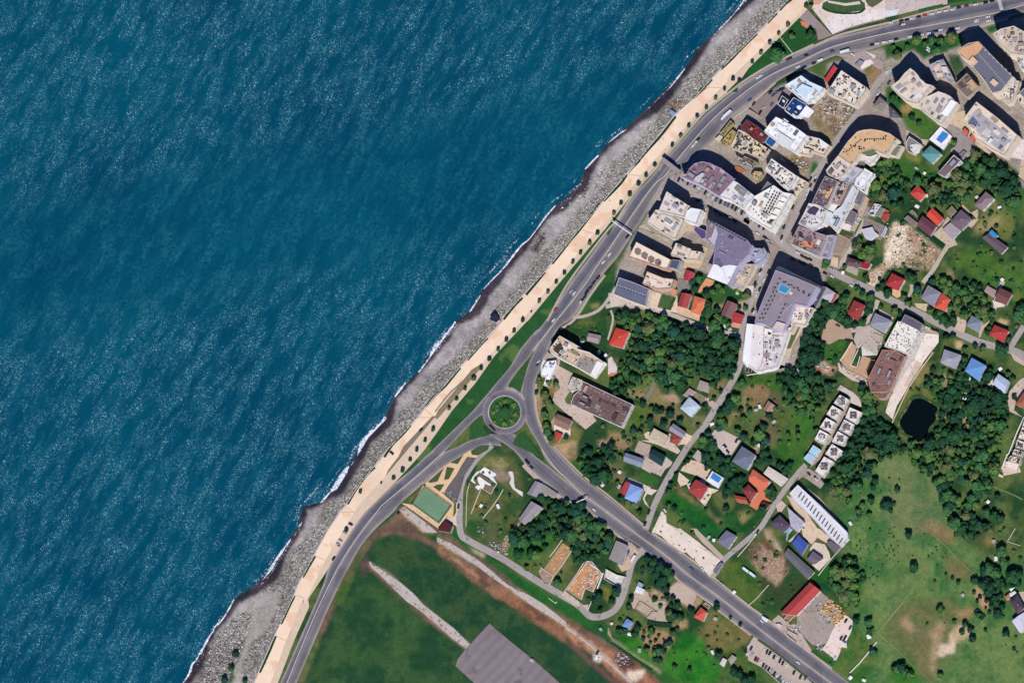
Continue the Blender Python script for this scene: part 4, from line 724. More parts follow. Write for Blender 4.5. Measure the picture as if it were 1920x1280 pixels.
def scatter(root, poly, z, n_, kinds, seed, rows=None, rng_s=(.8, 1.4), z_off=0.0):
    r = random.Random(seed); xs = [q_[0] for q_ in poly]; ys = [q_[1] for q_ in poly]; k_ = 0; tries = 0; ins = inset(poly, .9)
    e_ = max(wall_edges(poly), key=lambda q_: q_[3]); rz = math.atan2(e_[2].y, e_[2].x)
    while k_ < n_ and tries < n_*30:
        tries += 1; x_, y_ = r.uniform(min(xs), max(xs)), r.uniform(min(ys), max(ys))
        if not inside(x_, y_, ins): continue
        kd, mt = r.choice(kinds); o = link('roof_unit', unit_mesh(kd, mt), root, (x_-root.location.x, y_-root.location.y, z)); o.rotation_euler = (0, 0, rz+r.choice((0, math.pi/2))+r.uniform(-.06, .06)); s_ = r.uniform(*rng_s); o.scale = (s_, s_*r.uniform(.8, 1.3), s_); k_ += 1
def new_root(name, p, label, cat, group=None):
    cx, cy = centre(p); o = bpy.data.objects.new(name, None); C.objects.link(o); o.location = (cx, cy, 0); o.empty_display_size = 1
    return tag(o, label, cat, group)
WALLC = dict(w=(238, 232, 224), c=(224, 207, 186), g=(176, 172, 170), p=(204, 160, 130), b=(196, 176, 150), t=(200, 190, 180), y=(190, 172, 118), r=(168, 96, 74), l=(186, 178, 200), d=(96, 92, 96))
def rel(pts, root): return [(q_[0]-root.location.x, q_[1]-root.location.y) for q_ in pts]
def block(name, short, extra, s, h, wall='w', roof=(225, 210, 190), units=0, kinds=((0, UW), (0, UD), (1, UG)), par=.7, cap=70, rv=.14, spot=None, lines=None, bands=True, cat='building', over=(), us=(.55, 1.05), frag=None):
    pts = P(s); hp = h+par; wp = ccw([tuple(at(q_[0], q_[1], hp))[:2] for q_ in pts]); root = new_root(name, wp, (short+' '+extra).strip(), cat); register(short, centre(pts)); occupy(wp, hp)
    R = rel(wp, root); wm = rgb(col(*WALLC[wall]), .9, .12, .3); n = len(R)
    inn = inset(R, .35); b = MB()
    b.add([(q_[0], q_[1], -.5) for q_ in R]+[(q_[0], q_[1], hp) for q_ in R]+[(q_[0], q_[1], hp) for q_ in inn]+[(q_[0], q_[1], h-.1) for q_ in inn],
          [(i_, (i_+1) % n, (i_+1) % n+n, i_+n) for i_ in range(n)]+[(i_+n, (i_+1) % n+n, (i_+1) % n+2*n, i_+2*n) for i_ in range(n)]+[(i_+2*n, (i_+1) % n+2*n, (i_+1) % n+3*n, i_+3*n) for i_ in range(n)])
    b.build('wall', wm, root)
    rm = rgb(col(*roof), .88, rv, .35, spot, lines)
    rf = link('roof', mesh('roof', [(q_[0], q_[1], h) for q_ in inset(R, .33)], tess(inset(R, .33)), rm), root)
    fh = 3.2; fl = max(1, int(h/fh)); W_ = wp
    if bands and fl > 2:
        for k_ in range(1, fl):
            o_p = inset(R, -.55); i_p = inset(R, -.004); z_ = k_*h/fl; bb = MB()
            bb.add([(q_[0], q_[1], z_) for q_ in o_p]+[(q_[0], q_[1], z_) for q_ in i_p]+[(q_[0], q_[1], z_-.22) for q_ in o_p]+[(q_[0], q_[1], z_-.22) for q_ in i_p],
                   [(i_, (i_+1) % n, (i_+1) % n+n, i_+n) for i_ in range(n)]+[(i_+2*n, i_+3*n, (i_+1) % n+3*n, (i_+1) % n+2*n) for i_ in range(n)]+[(i_+2*n, (i_+1) % n+2*n, (i_+1) % n, i_) for i_ in range(n)])
            bb.build('balcony', wm, root)
    A_ = abs(area2(wp))
    if frag is None: frag = par > .3 and A_ > 120
    if frag: fragments(root, wp, h, min(17, int(A_/55)) if frag is True else frag, roof, len(LAND)*3+1)
    if cap: put_windows(root, W_, h, fl, h/fl, cap)
    d0 = max(wall_edges(wp), key=lambda e_: e_[3]*(1 if (e_[2].y*SUN.x-e_[2].x*SUN.y) > 0 else .3)); mid = (d0[0]+d0[1])/2; nr = Vector((d0[2].y, -d0[2].x, 0))
    link('door', door_mesh(), root, (mid.x-root.location.x+nr.x*.02, mid.y-root.location.y+nr.y*.02, 0), math.atan2(nr.y, nr.x)-math.pi/2)
    if units: scatter(root, wp, h, units, kinds, len(LAND)*7+3, rng_s=us)
    for ov in over: add_over(root, h, *ov)
    return root
def fragments(root, wp, h, n_, base, seed):
    """low roof slabs, stair heads and terraces that break up a flat roof"""
    r = random.Random(seed); xs = [q_[0] for q_ in wp]; ys = [q_[1] for q_ in wp]; e_ = max(wall_edges(wp), key=lambda q_: q_[3]); rz = math.atan2(e_[2].y, e_[2].x); ca_, sa_ = math.cos(rz), math.sin(rz); put = []; tr = 0
    lim = inset(wp, .6)
    while len(put) < n_ and tr < n_*40:
        tr += 1; x_, y_ = r.uniform(min(xs), max(xs)), r.uniform(min(ys), max(ys)); a, b_ = r.uniform(2.5, 8), r.uniform(1.8, 4.5)
        if r.random() < .3: a, b_ = b_, a
        cs = [(x_+u*a/2*ca_-v*b_/2*sa_, y_+u*a/2*sa_+v*b_/2*ca_) for u, v in ((-1, -1), (1, -1), (1, 1), (-1, 1))]
        if not all(inside(q_[0], q_[1], lim) for q_ in cs) or any(math.hypot(x_-q_[0], y_-q_[1]) < (a+b_+q_[2])*.33 for q_ in put): continue
        put.append((x_, y_, a+b_)); hh = r.choice((.25, .35, .6, 1.1, 2.3)); k_ = r.choice((.72, .85, .93, 1.05, 1.1)); c_ = [min(250, v*k_) for v in base]
        if r.random() < .25: c_ = r.choice(((236, 232, 226), (150, 148, 150), (186, 160, 140), (110, 106, 110)))
        b = MB(); R = [(q_[0]-root.location.x, q_[1]-root.location.y) for q_ in cs]; b.prism(R, h-.05, h+hh, 0, False); o = b.build('roof_slab' if hh < 1 else 'roof_room', rgb(col(*[int(v/8)*8 for v in c_]), .88, .14, .4), root)
        if hh > 1 and a > 3: bb = MB(); bb.prism(inset(R, .5), h+hh, h+hh+.12, 0, False); bb.build('hatch', UG, o)
def add_over(root, h, kind, s, hh=2.6, c_=(230, 226, 220), opts=None):
    """things standing on a flat roof: room, pool, deck (flat patch), skylight, canopy, hip"""
    pts = P(s); z1 = h+hh
    wp = ccw([tuple(at(q_[0], q_[1], z1))[:2] for q_ in pts]); R = rel(wp, root); rm = rgb(col(*c_), .8, .14, .4, None, opts)
    if kind == 'room':
        b = MB(); b.prism(R, h-.3, z1, 0, False); o = b.build('roof_room', rgb(col(*c_), .88, .12, .3), root); bb = MB(); bb.prism(inset(R, -.25), z1, z1+.22); bb.build('roof_slab', rm, root)
    elif kind == 'deck': b = MB(); b.prism(R, h-.05, z1, 0, False); b.build('roof_deck', rm, root)
    elif kind == 'pool':
        b = MB(); b.prism(R, h-.05, z1-.1); link_ = b.build('pool_surround', rgb(col(225, 222, 215), .8, .1, .4), root); I_ = inset(R, .45); bb = MB(); bb.prism(I_, z1-.1, z1+.02, 0, False); bb.build('pool_water', plain(col(*c_), .08, .5), root)
    elif kind == 'skylight': b = MB(); b.prism(R, h-.05, z1, 0, False); b.build('skylight', plain(col(*c_), .3, .5), root)
    elif kind == 'canopy':
        b = MB(); b.prism(R, z1-.15, z1); b.build('canopy', rm, root); pb = MB()
        for q_ in inset(R, .4): pb.box((q_[0], q_[1], (h+z1)/2), (.15, .15, z1-h))
        pb.build('canopy_frame', UW, root)
def ridge_roof(R, ze, hr, kind, overh):
    """hip or gable roof on a 4-corner plan R (ccw, local)"""
    O = inset(R, -overh); e = [(Vector(O[(i_+1) % 4])-Vector(O[i_])).length for i_ in range(4)]
    if e[0]+e[2] < e[1]+e[3]: O = O[1:]+O[:1]
    A_, B_, C_, D_ = [Vector(q_) for q_ in O]                      # AB and CD are the long sides
    m1, m2 = (A_+D_)/2, (B_+C_)/2; L_ = (m2-m1).length; hw = ((A_-D_).length+(B_-C_).length)/4
    k_ = min(.499, hw/L_) if kind == 'hip' else 0.0
    r1, r2 = m1.lerp(m2, k_), m1.lerp(m2, 1-k_); zr = ze+hr; t_ = .18
    v = [(q_.x, q_.y, ze) for q_ in (A_, B_, C_, D_)]+[(r1.x, r1.y, zr), (r2.x, r2.y, zr)]+[(q_.x, q_.y, ze-t_) for q_ in (A_, B_, C_, D_)]
    f = [(0, 1, 5, 4), (2, 3, 4, 5), (3, 0, 4), (1, 2, 5), (6, 7, 1, 0), (7, 8, 2, 1), (8, 9, 3, 2), (9, 6, 0, 3), (9, 8, 7, 6)]
    return v, f, (r1, r2)
def house(short, extra, s, h=6.0, roof=(196, 84, 72), wall='w', kind='hip', hr=2.0, overh=.55, cat='house', name='house', chim=True, lines=None, cap=14, rv=.15, ribs=None, group=None, wings=()):
    pts = P(s)[:4]; wp = ccw([tuple(at(q_[0], q_[1], h))[:2] for q_ in pts]); bp_ = inset(wp, overh); label = (short+' '+extra).strip(); root = new_root(name, bp_, label, cat, group); register(short, centre(pts)); occupy(wp, h)
    Rw = rel(bp_, root); e0 = Vector(Rw[1])-Vector(Rw[0]); e1 = Vector(Rw[2])-Vector(Rw[1]); long = e0 if e0.length > e1.length else e1
    ang = math.degrees(math.atan2(long.y, long.x)); rm = rgb(col(*roof), .8, rv, .45, (tuple(v*.62 for v in col(*roof)), 1.4, .68), (-(ang), .9, .28) if ribs is None else ribs)
    hr_ = hr if kind in ('hip', 'gable') else .25; v, f, rr = ridge_roof(Rw, h, hr_, 'hip' if kind == 'hip' else 'gable', overh)
    wv = MB(); wv.prism(Rw, -.4, h-.19, 0, False)
    wv.build('wall', rgb(col(*WALLC[wall]), .9, .12, .3), root); rf = link('roof', mesh('roof', v, f, rm), root)
    if kind in ('hip', 'gable'):
        b = MB(); d_ = (rr[1]-rr[0]); L_ = max(.6, d_.length); mid = (rr[0]+rr[1])/2; b.box((mid.x, mid.y, h+hr_+.02), (L_, .28, .16), math.atan2(d_.y, d_.x) if d_.length > .1 else 0); b.build('ridge_cap', rgb(tuple(min(.85, c_*1.25) for c_ in col(*roof)), .8, .1, 1.0), rf)
    if chim:
        b = MB(); c_ = (rr[0]*.3+rr[1]*.7); b.box((c_.x+.9, c_.y, h+hr_*.8), (.6, .6, 1.6)); b.box((c_.x+.9, c_.y, h+hr_*.8+.85), (.8, .8, .12)); b.build('chimney', rgb(col(206, 190, 174), .9, .15, 1), rf)
    fl = 2 if h > 5 else 1; put_windows(root, bp_, h, fl, h/fl, cap, 1.3, 1.3)
    d0 = max(wall_edges(bp_), key=lambda e_: e_[3]); mid = (d0[0]+d0[1])/2; nr = Vector((d0[2].y, -d0[2].x, 0)); link('door', door_mesh(), root, (mid.x-root.location.x+nr.x*.02, mid.y-root.location.y+nr.y*.02, 0), math.atan2(nr.y, nr.x)-math.pi/2)
    return root
def shed(short, extra, s, h=3.5, roof=(170, 160, 150), wall='g', lines=None, rv=.2, cat='shed', name='shed', over=(), units=0, cap=4, **kw):
    return block(name, short, extra, s, h, wall, roof, units, par=.12, cap=cap, rv=rv, lines=lines, bands=False, cat=cat, over=over, **kw)
CL = ((0, UW), (0, UD), (2, UD), (1, UG), (2, UW))
DK = ((0, UD), (2, UD), (0, UD), (1, UD))
Hb = 'hotel'
# ---- north-east blocks
block('apartment_block', 'pale blue-white block', 'with a blue-framed penthouse beside the coast road', "A 755,1045 870,1130 1060,1215 C 1020,60 835,220 725,130 A 530,1180", 14, 'w', (226, 240, 246), 8, over=(('room', "A 690,1240 770,1165 900,1220 C 880,50 800,120 720,70", 2.4, (214, 234, 246)), ('pool', "A 695,1235 765,1170 790,1190 720,1262", .5, (30, 90, 150))))
block('apartment_block', 'cream block', 'with many dark roof openings behind the red shed', "A 1310,975 1640,1200 C 1640,40 1480,235 1110,60", 19, 'c', (236, 222, 206), 60, DK, spot=((.3, .14, .1), .5, .66))
shed('red-roofed long shed', 'between the two blocks by the coast road', "A 1205,905 1260,950 1112,1150 1070,1112", 6, (206, 62, 66), 'r')
block('apartment_block', 'dark blue-roofed block', 'with a white oval on its roof', "C 650,130 835,235 720,385 650,400 520,300", 13, 'w', (18, 62, 122), 3, over=(('deck', "C 690,255 725,240 765,275 735,305 700,290", .9, (250, 250, 252)), ('room', "C 828,245 930,325 850,415 730,375", 1.2, (250, 246, 244)), ('deck', "C 640,350 690,400 670,412 632,375", .8, (240, 240, 244))))
block('apartment_block', 'small blue-black court block', 'with a thin white frame by the car park', "C 490,105 575,165 505,285 425,225", 8, 'w', (24, 36, 66), 3, over=(('deck', "C 500,160 530,175 520,205 495,190", .9, (245, 245, 245)), ('deck', "C 430,215 500,270 490,285 425,235", .4, (120, 120, 190))))
block('apartment_block', 'large white L-roofed block', 'tallest white block north of the crossroads', "C 405,400 480,435 575,490 640,520 735,585 830,655 665,885 550,800 420,735 240,597 320,490", 21, 'w', (250, 248, 246), 14, over=(('room', "C 440,600 640,735 590,850 420,745", 1.4, (222, 222, 216)), ('deck', "C 515,420 580,465 570,475 508,432", .6, (255, 255, 255))))
block('apartment_block', 'terraced cream annexe', 'with dark slots below the white L-roofed block', "C 835,660 1010,700 1150,795 1060,930 900,870 855,930 665,895", 10, 'c', (228, 208, 186), 14, DK, over=(('skylight', "C 775,810 860,820 930,850 925,865 850,840 765,825", .3, (40, 38, 36)), ('skylight', "C 810,775 950,795 945,805 810,790", .3, (50, 46, 42)), ('room', "C 1010,705 1130,790 1060,830 1020,790", 2.4, (246, 240, 232))))
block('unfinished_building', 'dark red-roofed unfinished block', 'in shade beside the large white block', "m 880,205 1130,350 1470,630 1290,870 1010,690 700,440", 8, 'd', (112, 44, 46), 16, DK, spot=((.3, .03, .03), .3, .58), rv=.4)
block('pool_building', 'square blue-decked box', 'with a white rim below the red unfinished roof', "m 1500,650 1735,790 1575,985 1380,840", 9, 'w', (28, 86, 148), 0, cap=20, frag=0)
block('unfinished_building', 'cream concrete shell', 'full of dark openings beside the yellow scaffolding', "m 660,480 860,570 1000,690 1270,880 1510,1030 1270,1290 900,1120 590,1060 430,960", 7, 'c', (228, 206, 172), 70, DK, spot=((.5, .3, .16), .35, .6), rv=.3, us=(.6, 1.3))
block('construction_scaffold', 'yellow scaffolded strip', 'right against the coast road', "m 435,235 525,320 240,660 140,600", 5, 'y', (158, 144, 92), 18, ((2, plain(col(206, 190, 130))), (0, plain(col(120, 100, 40)))), rv=.4, spot=((.6, .46, .14), 1.2, .58), cat='scaffold', cap=0)
block('construction_scaffold', 'broad ochre scaffolded deck', 'second from the coast road', "m 480,480 590,560 440,900 320,945 150,865 290,690", 5, 'y', (182, 158, 100), 28, ((2, plain(col(214, 190, 130))), (0, plain(col(150, 110, 40)))), rv=.4, spot=((.6, .42, .14), 1.2, .56), cat='scaffold', cap=0)
shed('small cream slab', 'between the ochre scaffold and the road', "m 130,630 220,680 120,830 10,740", 4, (226, 206, 178), 'c')
shed('rust-brown earth ramp', 'curving below the concrete shell', "n 330,265 420,225 520,255 620,330 590,365 480,350 400,300", 1.5, (186, 112, 62), 'p', cap=0, cat='ramp', name='earth_ramp')
block('construction_building', 'mustard rubble platform', 'beside the deep shade of the mauve block', "n 730,410 800,330 940,340 960,380 850,540 720,460", 6, 'y', (206, 168, 104), 16, CL, rv=.4, spot=((.7, .56, .36), .9, .6), cap=8)
block('construction_building', 'grey concrete wing', 'of the building site near the mauve block', "n 400,0 580,90 750,220 740,270 560,200 480,170", 6, 'g', (170, 158, 140), 8, CL, cap=12)
block('construction_building', 'olive-green site roof', 'above the white cluttered block', "n 600,30 860,160 830,240 570,60", 6, 'b', (140, 122, 76), 6, CL, rv=.35, cap=8)
block('apartment_block', 'mauve-roofed curved block', 'with a rounded end near the footbridge', "E 1085,1190 1130,1110 1200,1045 1300,1018 1410,1040 1560,1110 1740,1250 F 1730,70 1540,280 1270,110 1000,0", 20, 'l', (140, 112, 124), 12, CL, rv=.2, spot=((.42, .3, .3), .12, .6), over=(('room', "E 1215,1235 1310,1175 1330,1190 F 1250,90 1190,60", 2.4, (210, 206, 210)), ('deck', "F 1385,170 1440,85 1460,95 1410,180", .15, (196, 160, 160))))
block('apartment_block', 'white oblong block', 'with a grey roof room beside the mauve block', "n 365,512 450,555 790,820 580,1080 300,900 95,830", 19, 'w', (236, 228, 222), 10, over=(('room', "n 455,605 650,725 575,840 395,680", .9, (140, 136, 130), (40, .9, .3)), ('deck', "n 580,840 640,760 760,850 670,940", .5, (222, 224, 222)), ('deck', "n 350,740 640,950 570,1050 330,880", .5, (216, 214, 214))))
block('apartment_block', 'white block with fan rows', 'and four white canopies at the crossroads', "n 800,830 1180,610 1370,750 1535,780 G 440,560 330,740 260,700 0,540 n 590,1070", 19, 'w', (246, 238, 226), 0, over=(('canopy', "n 1340,830 1460,880 1400,950 1310,910", 1.6, (250, 246, 226)), ('canopy', "n 1290,930 1400,970 1330,1060 1230,1020", 1.6, (250, 246, 226)), ('canopy', "n 1220,1070 1330,1110 1260,1200 1150,1160", 1.6, (250, 246, 226)), ('canopy', "n 1130,1190 1250,1230 1190,1300 1080,1260", 1.6, (250, 246, 226)), ('skylight', "G 330,595 395,605 340,650 290,650", .4, (90, 70, 70))))
block('apartment_block', 'slate-grey narrow roof', 'beside the fan-row block', "n 1055,535 1165,615 1030,830 905,755", 16, 'g', (116, 122, 140), 0, cap=20, lines=(25, 1.1, .3), frag=0)
block('apartment_block', 'white cluttered block', 'with dark vents north of the fan-row block', "n 1135,75 1310,200 1640,425 1470,730 1280,560 1130,400 1010,300", 17, 'w', (240, 228, 216), 55, DK+((2, UW),), over=(('deck', "n 1340,350 1470,430 1380,470 1330,400", .7, (250, 244, 224)),))
block('low_annexe', 'speckled cream annexe', 'stepping down to the street by the white cluttered block', "n 1650,430 1880,560 1640,860 1480,740", 5, 'c', (226, 204, 176), 26, CL, cap=12, cat='annexe')
# ---- F blocks
block('hotel', 'cream roofed hotel', 'with four dark vents beside the big road', "F 812,213 1100,400 1060,470 1045,560 960,540 700,480", 22, 'c', (232, 216, 204), 6, DK, cat='hotel')
block('hotel', 'low cream terrace', 'with round vents in front of the cream roofed hotel', "F 690,470 1040,600 1020,660 930,865 870,850 540,640 660,465", 15, 'c', (230, 212, 194), 16, CL, cat='hotel', over=(('room', "F 740,520 900,575 880,640 720,580", .8, (214, 208, 190)), ('deck', "F 800,625 930,665 905,705 790,650", .3, (250, 240, 228))))
block('glass_building', 'white glass-gridded roof', 'right of the cream hotel', "F 1150,440 1290,465 1210,665 1050,600 1095,480", 17, 'w', (244, 244, 246), 0, lines=(20, 2.2, .25), cat='building', cap=40, frag=0)
block('mall', 'great purple-grey roof', 'with white framed edge and ribbed gable', "F 1385,605 1500,655 1640,730 G 0,880 60,955 30,1080 F 1780,1250 J 700,285 620,30 490,0 F 1480,1000 1345,855", 22, 'l', (134, 122, 146), 22, ((0, UW), (2, UW), (0, UG)), cap=90, cat='shopping centre', rv=.16, spot=((.45, .38, .45), .5, .72), over=(('deck', "J 500,0 620,30 720,10 830,25 700,285 412,175", .5, (250, 246, 246)), ('deck', "F 1500,1140 1540,1150 J 640,20 600,50 500,-40", .7, (110, 110, 130)), ('deck', "F 1490,690 1520,800 1470,970 1380,860 1430,850", .5, (206, 196, 206), (30, 1.2, .4)), ('deck', "F 1385,610 1500,665 1450,780 1370,860", .4, (150, 122, 126), (30, 1.2, .4))), frag=5)
block('glass_tower', 'pale blue stepped terrace', 'curving round the crossroads corner', "G 0,890 70,930 75,990 160,1000 240,990 280,1060 250,1140 130,1230 50,1130 0,1100", 12, 'l', (176, 176, 200), 6, CL, cap=40, lines=(60, 1.3, .3), cat='building')
block('glass_tower', 'beige ribbed awning wing', 'below the great purple roof', "J 830,30 880,0 1080,0 1020,130 880,350 720,290", 10, 'c', (196, 184, 180), 8, CL, cap=40, lines=(-30, 2.6, .5), cat='building', over=(('deck', "J 960,40 1030,70 1000,125 920,90", .5, (226, 196, 150)), ('deck', "J 900,115 980,140 950,200 860,170", .5, (226, 196, 150)), ('deck', "J 850,195 940,225 915,285 820,250", .5, (222, 196, 160))))
block('pavilion', 'small purple domed kiosk', 'between the cream hotel and the purple roof', "F 1215,690 1355,760 1360,850 1300,875 1180,740", 7, 'l', (92, 74, 122), 0, cap=6, cat='kiosk')
block('hotel', 'long cream hotel', 'with four octagonal skylights in a row', "F 390,910 870,1160 810,1290 290,1115", 17, 'p', (246, 226, 202), 5, CL, cat='hotel', over=tuple(('skylight', "F %d,%d %d,%d %d,%d %d,%d %d,%d %d,%d" % (x_-48, y_+15, x_-38, y_-38, x_+5, y_-52, x_+48, y_-18, x_+38, y_+38, x_-5, y_+52), .4, (146, 122, 112)) for x_, y_ in ((412, 1045), (505, 1100), (598, 1155), (692, 1195))), frag=0)
block('hotel_annexe', 'slate-grey panelled annexe', 'at the right end of the long cream hotel', "F 870,1155 1000,1165 955,1290 820,1255", 14, 'g', (84, 92, 116), 0, cap=16, lines=(-60, 2.0, .4), cat='annexe')
block('apartment_block', 'small cream block', 'with scattered grey vents above the orange roofs', "F 940,925 1150,1010 1130,1080 1090,1165 865,1085", 13, 'c', (236, 216, 196), 8, CL)
block('apartment_block', 'bare cream terrace block', 'in front of the purple roof gable', "F 1160,1030 1290,1050 1240,1165 1100,1150", 12, 'c', (232, 208, 184), 1, CL, cap=24)
block('hotel', 'short cream hotel wing', 'between slate roof and skylight hotel', "I 1500,100 1720,190 1870,210 1830,330 1640,345 1435,270", 14, 'p', (238, 216, 192), 9, CL, cat='hotel')
block('hotel', 'slate-roofed hotel', 'with a row of white units along its middle', "I 1110,185 1290,245 1525,340 1480,582 1250,500 1032,410", 13, 'c', (108, 112, 134), 0, cat='hotel', par=.9, over=(), frag=0)
block('hotel', 'taupe-roofed great hotel', 'with a rooftop pool and navy glass edge', "K 400,80 690,190 960,305 820,575 650,545 510,895 350,895 240,820 110,808 125,740 250,430", 25, 'l', (152, 140, 148), 0, cap=95, cat='hotel', over=(('pool', "K 475,268 612,338 540,418 425,368", .6, (60, 150, 190)), ('deck', "K 600,370 640,400 620,430 580,410", .3, (226, 206, 196)), ('room', "K 420,795 540,830 500,905 355,890", 1.8, (222, 200, 192))), frag=5)
block('glass_wing', 'navy glass gallery', 'along the upper edge of the great hotel', "K 425,30 470,35 560,80 700,150 860,220 990,290 965,303 700,188 405,78", 24, 'd', (60, 76, 96), 0, cap=40, cat='gallery', par=.9, frag=0)
block('hotel_wing', 'cream side wing', 'along the right edge of the great hotel', "K 655,545 925,608 800,845 660,820 605,935 510,905", 15, 'c', (240, 220, 206), 34, DK+((0, UG),), cap=50, cat='hotel wing', rv=.16)
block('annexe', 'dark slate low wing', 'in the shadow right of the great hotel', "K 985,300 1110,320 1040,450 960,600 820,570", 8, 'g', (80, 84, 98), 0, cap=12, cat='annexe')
block('white_hall', 'long white hall', 'with a sloping bright roof at the street bend', "J 960,822 1195,850 1185,1278 O 190,200 _ 1418,696 1392,678 1393,660", 12, 'w', (240, 230, 222), 5, DK, cap=40, cat='hall', over=(('deck', "J 962,826 1040,838 1015,1278 _ 1402,690 1393,676", .5, (252, 250, 250)),), frag=0)
block('parking_deck', 'pale roof deck', 'with dark units along its right edge', "J 1200,880 1320,900 1540,945 _ 1468,655 1455,688 1419,697 1426,668", 10, 'w', (224, 214, 210), 30, DK+((0, UW),), cap=40, cat='deck', over=(('deck', "O 222,5 320,10 310,90 220,70", .3, (164, 136, 140)), ('deck', "J 1210,890 1310,910 1290,980 1200,960", .6, (246, 240, 230))))
# ---- street of mixed roofs
block('apartment_block', 'great curved cream block', 'with a rounded top end in the north-east', "C 1270,930 1400,740 1530,605 1620,580 1720,572 1850,590 D 60,630 160,705 75,800 0,920 C 1870,905 1745,845 1640,870 1555,915 1450,1060", 24, 'c', (222, 180, 136), 26, DK, cap=95, over=(('skylight', "C 1570,905 1640,870 1730,850 1800,895 1720,945", .25, (112, 120, 84)),), frag=0)
block('apartment_block', 'pale cream mid block', 'joined below the great curved block', "C 1265,935 1450,1065 1350,1200 G 1220,30 1110,-40 C 1095,1140", 22, 'c', (228, 208, 196), 12, DK, over=(('deck', "C 1270,940 1440,1060 1400,1035 1290,945", .2, (206, 160, 120)),))
block('apartment_block', 'light ribbed grey roof', 'between cream mid block and white canopy', "C 1450,1065 1620,1130 1480,1278 G 1400,110 1260,75 C 1350,1200", 15, 'g', (196, 194, 204), 0, lines=(60, 1.2, .3), cap=20)
block('apartment_block', 'bright white corner roof', 'left of the big dark tree crown', "C 1630,1110 1750,1180 G 1740,0 1650,110 1625,220 1480,130 1520,30 C 1560,1190", 13, 'w', (240, 236, 236), 6, CL, cap=20)
block('canopy_building', 'white fan-shaped canopy', 'in the lap of the great curved block', "C 1580,930 1720,950 1810,910 1800,960 1700,1065 1640,1020 1485,1005", 12, 'w', (232, 222, 214), 0, cap=12, lines=(20, 1.8, .25), cat='canopy', over=(('deck', "C 1480,1015 1640,1035 1635,1075 1470,1045", .1, (130, 112, 116)),))
block('apartment_block', 'maroon-roofed long block', 'with a yellow roof patch along the shaded street', "G 1085,0 1260,75 1180,260 1095,445 1000,410 905,370 980,200", 21, 't', (108, 84, 92), 34, ((0, UW), (2, UW), (1, UG)), over=(('deck', "G 1140,150 1200,170 1115,320 1080,290", .5, (240, 184, 116)),))
block('apartment_block', 'dotted terrace roof', 'with small white rooms beside the maroon block', "G 1270,80 1395,90 1340,230 1260,385 1160,350", 16, 'p', (176, 148, 142), 34, ((2, UW), (0, UW), (0, UD)), cap=30, us=(1, 1.7))
block('hall', 'dark grey narrow roof', 'beside the dotted terrace roof', "G 1400,95 1465,110 1320,405 1245,375", 12, 'g', (112, 110, 116), 0, cap=12, lines=(60, 1.4, .3), cat='hall')
block('hall', 'long pale grey hall', 'running down between two dark sheds', "G 1470,125 1525,185 1420,430 1240,765 1115,640 1210,490 1325,405", 12, 'w', (214, 216, 220), 3, CL, cap=30, cat='hall', over=(('deck', "G 1110,370 1265,400 1200,495 1090,450", 1, (240, 238, 236)), ('deck', "G 1180,500 1200,560 1130,640 1050,590 1090,480", .5, (216, 220, 218))))
block('apartment_block', 'white tangled roof', 'with a purple pavilion, middle of the shaded street', "G 860,375 980,400 1100,470 1090,500 1050,640 920,760 715,660 780,540", 20, 'w', (214, 206, 204), 44, CL+((0, UD),), cap=70, over=(('room', "G 930,440 990,470 940,540 850,510 870,470", 2.2, (70, 62, 84)), ('deck', "G 960,560 1050,620 930,740 870,650", .5, (232, 226, 218))))
block('apartment_block', 'pink-brown terrace block', 'with an orange roof patch at the crossroads', "G 720,690 930,770 1085,815 1080,900 1000,1110 600,930 650,830", 19, 't', (166, 138, 140), 60, DK, cap=90, over=(('deck', "G 745,850 940,920 910,1010 700,930", .4, (226, 140, 106)),))
block('apartment_block', 'lilac gridded facade wing', 'right of the orange roof patch', "G 1090,820 1210,815 1120,1130 1010,1100", 14, 'l', (186, 172, 190), 0, cap=60, lines=(-70, 1.6, .5))
shed('grey-brown pitched shed', 'above the lower grey shed', "G 1520,185 1640,260 1570,415 1440,340", 5, (122, 112, 120), 'g', lines=(60, 1.4, .2), units=2)
shed('weathered grey shed', 'touching the long pale hall', "G 1410,450 1535,520 1475,670 1335,620", 5, (120, 112, 116), 'g', lines=(60, 1.2, .35))
shed('taupe flat shed roof', 'between the lilac wing and the lane', "G 1245,785 1430,870 1310,1090 1140,1060", 4, (158, 138, 122), 'b')
shed('white four-bar canopy', 'above the hedge by the grey shed', "G 1330,640 1450,680 1430,760 1290,720", 3, (246, 240, 224), 'w', lines=(30, 1.6, .6), cat='canopy', name='canopy')
shed('olive hedge roof', 'beside the white four-bar canopy', "G 1250,730 1290,715 1490,790 1470,860 1260,790", 2, (70, 84, 44), 'b', cap=0, cat='pergola', name='pergola')
shed('white junk-covered yard shed', 'left of the red containers', "G 1770,380 1860,400 1760,560 1680,520", 3, (206, 206, 208), 'w', units=18, kinds=CL)
for i_, (c_, lb) in enumerate((((120, 110, 104), 'grey container roof'), ((150, 140, 120), 'sand container roof'), ((206, 80, 60), 'red container roof'))):
    x_ = 1800+i_*50; shed(lb, 'in the row beside the junk yard', "G %d,%d %d,%d %d,%d %d,%d" % (x_+40, 420+i_*22, x_+75, 440+i_*22, x_, 560+i_*22, x_-30, 535+i_*22), 2.6, c_, 'r' if i_ == 2 else 'g', cat='container', name='container')
shed('maroon corner roof', 'right of the red container', "G 1890,520 H 60,520 0,640 G 1860,600", 4, (176, 66, 60), 'r')
shed('pale six-sided house roof', 'beside the pale blue tent', "G 1590,740 1740,705 1770,770 1820,810 1720,890 1640,860", 4.5, (206, 206, 214), 'w', cat='house')
shed('pale blue tarpaulin roof', 'beside the rubble lot', "H 5,690 20,720 -20,850 -60,820", 3, (150, 170, 206), 'w')
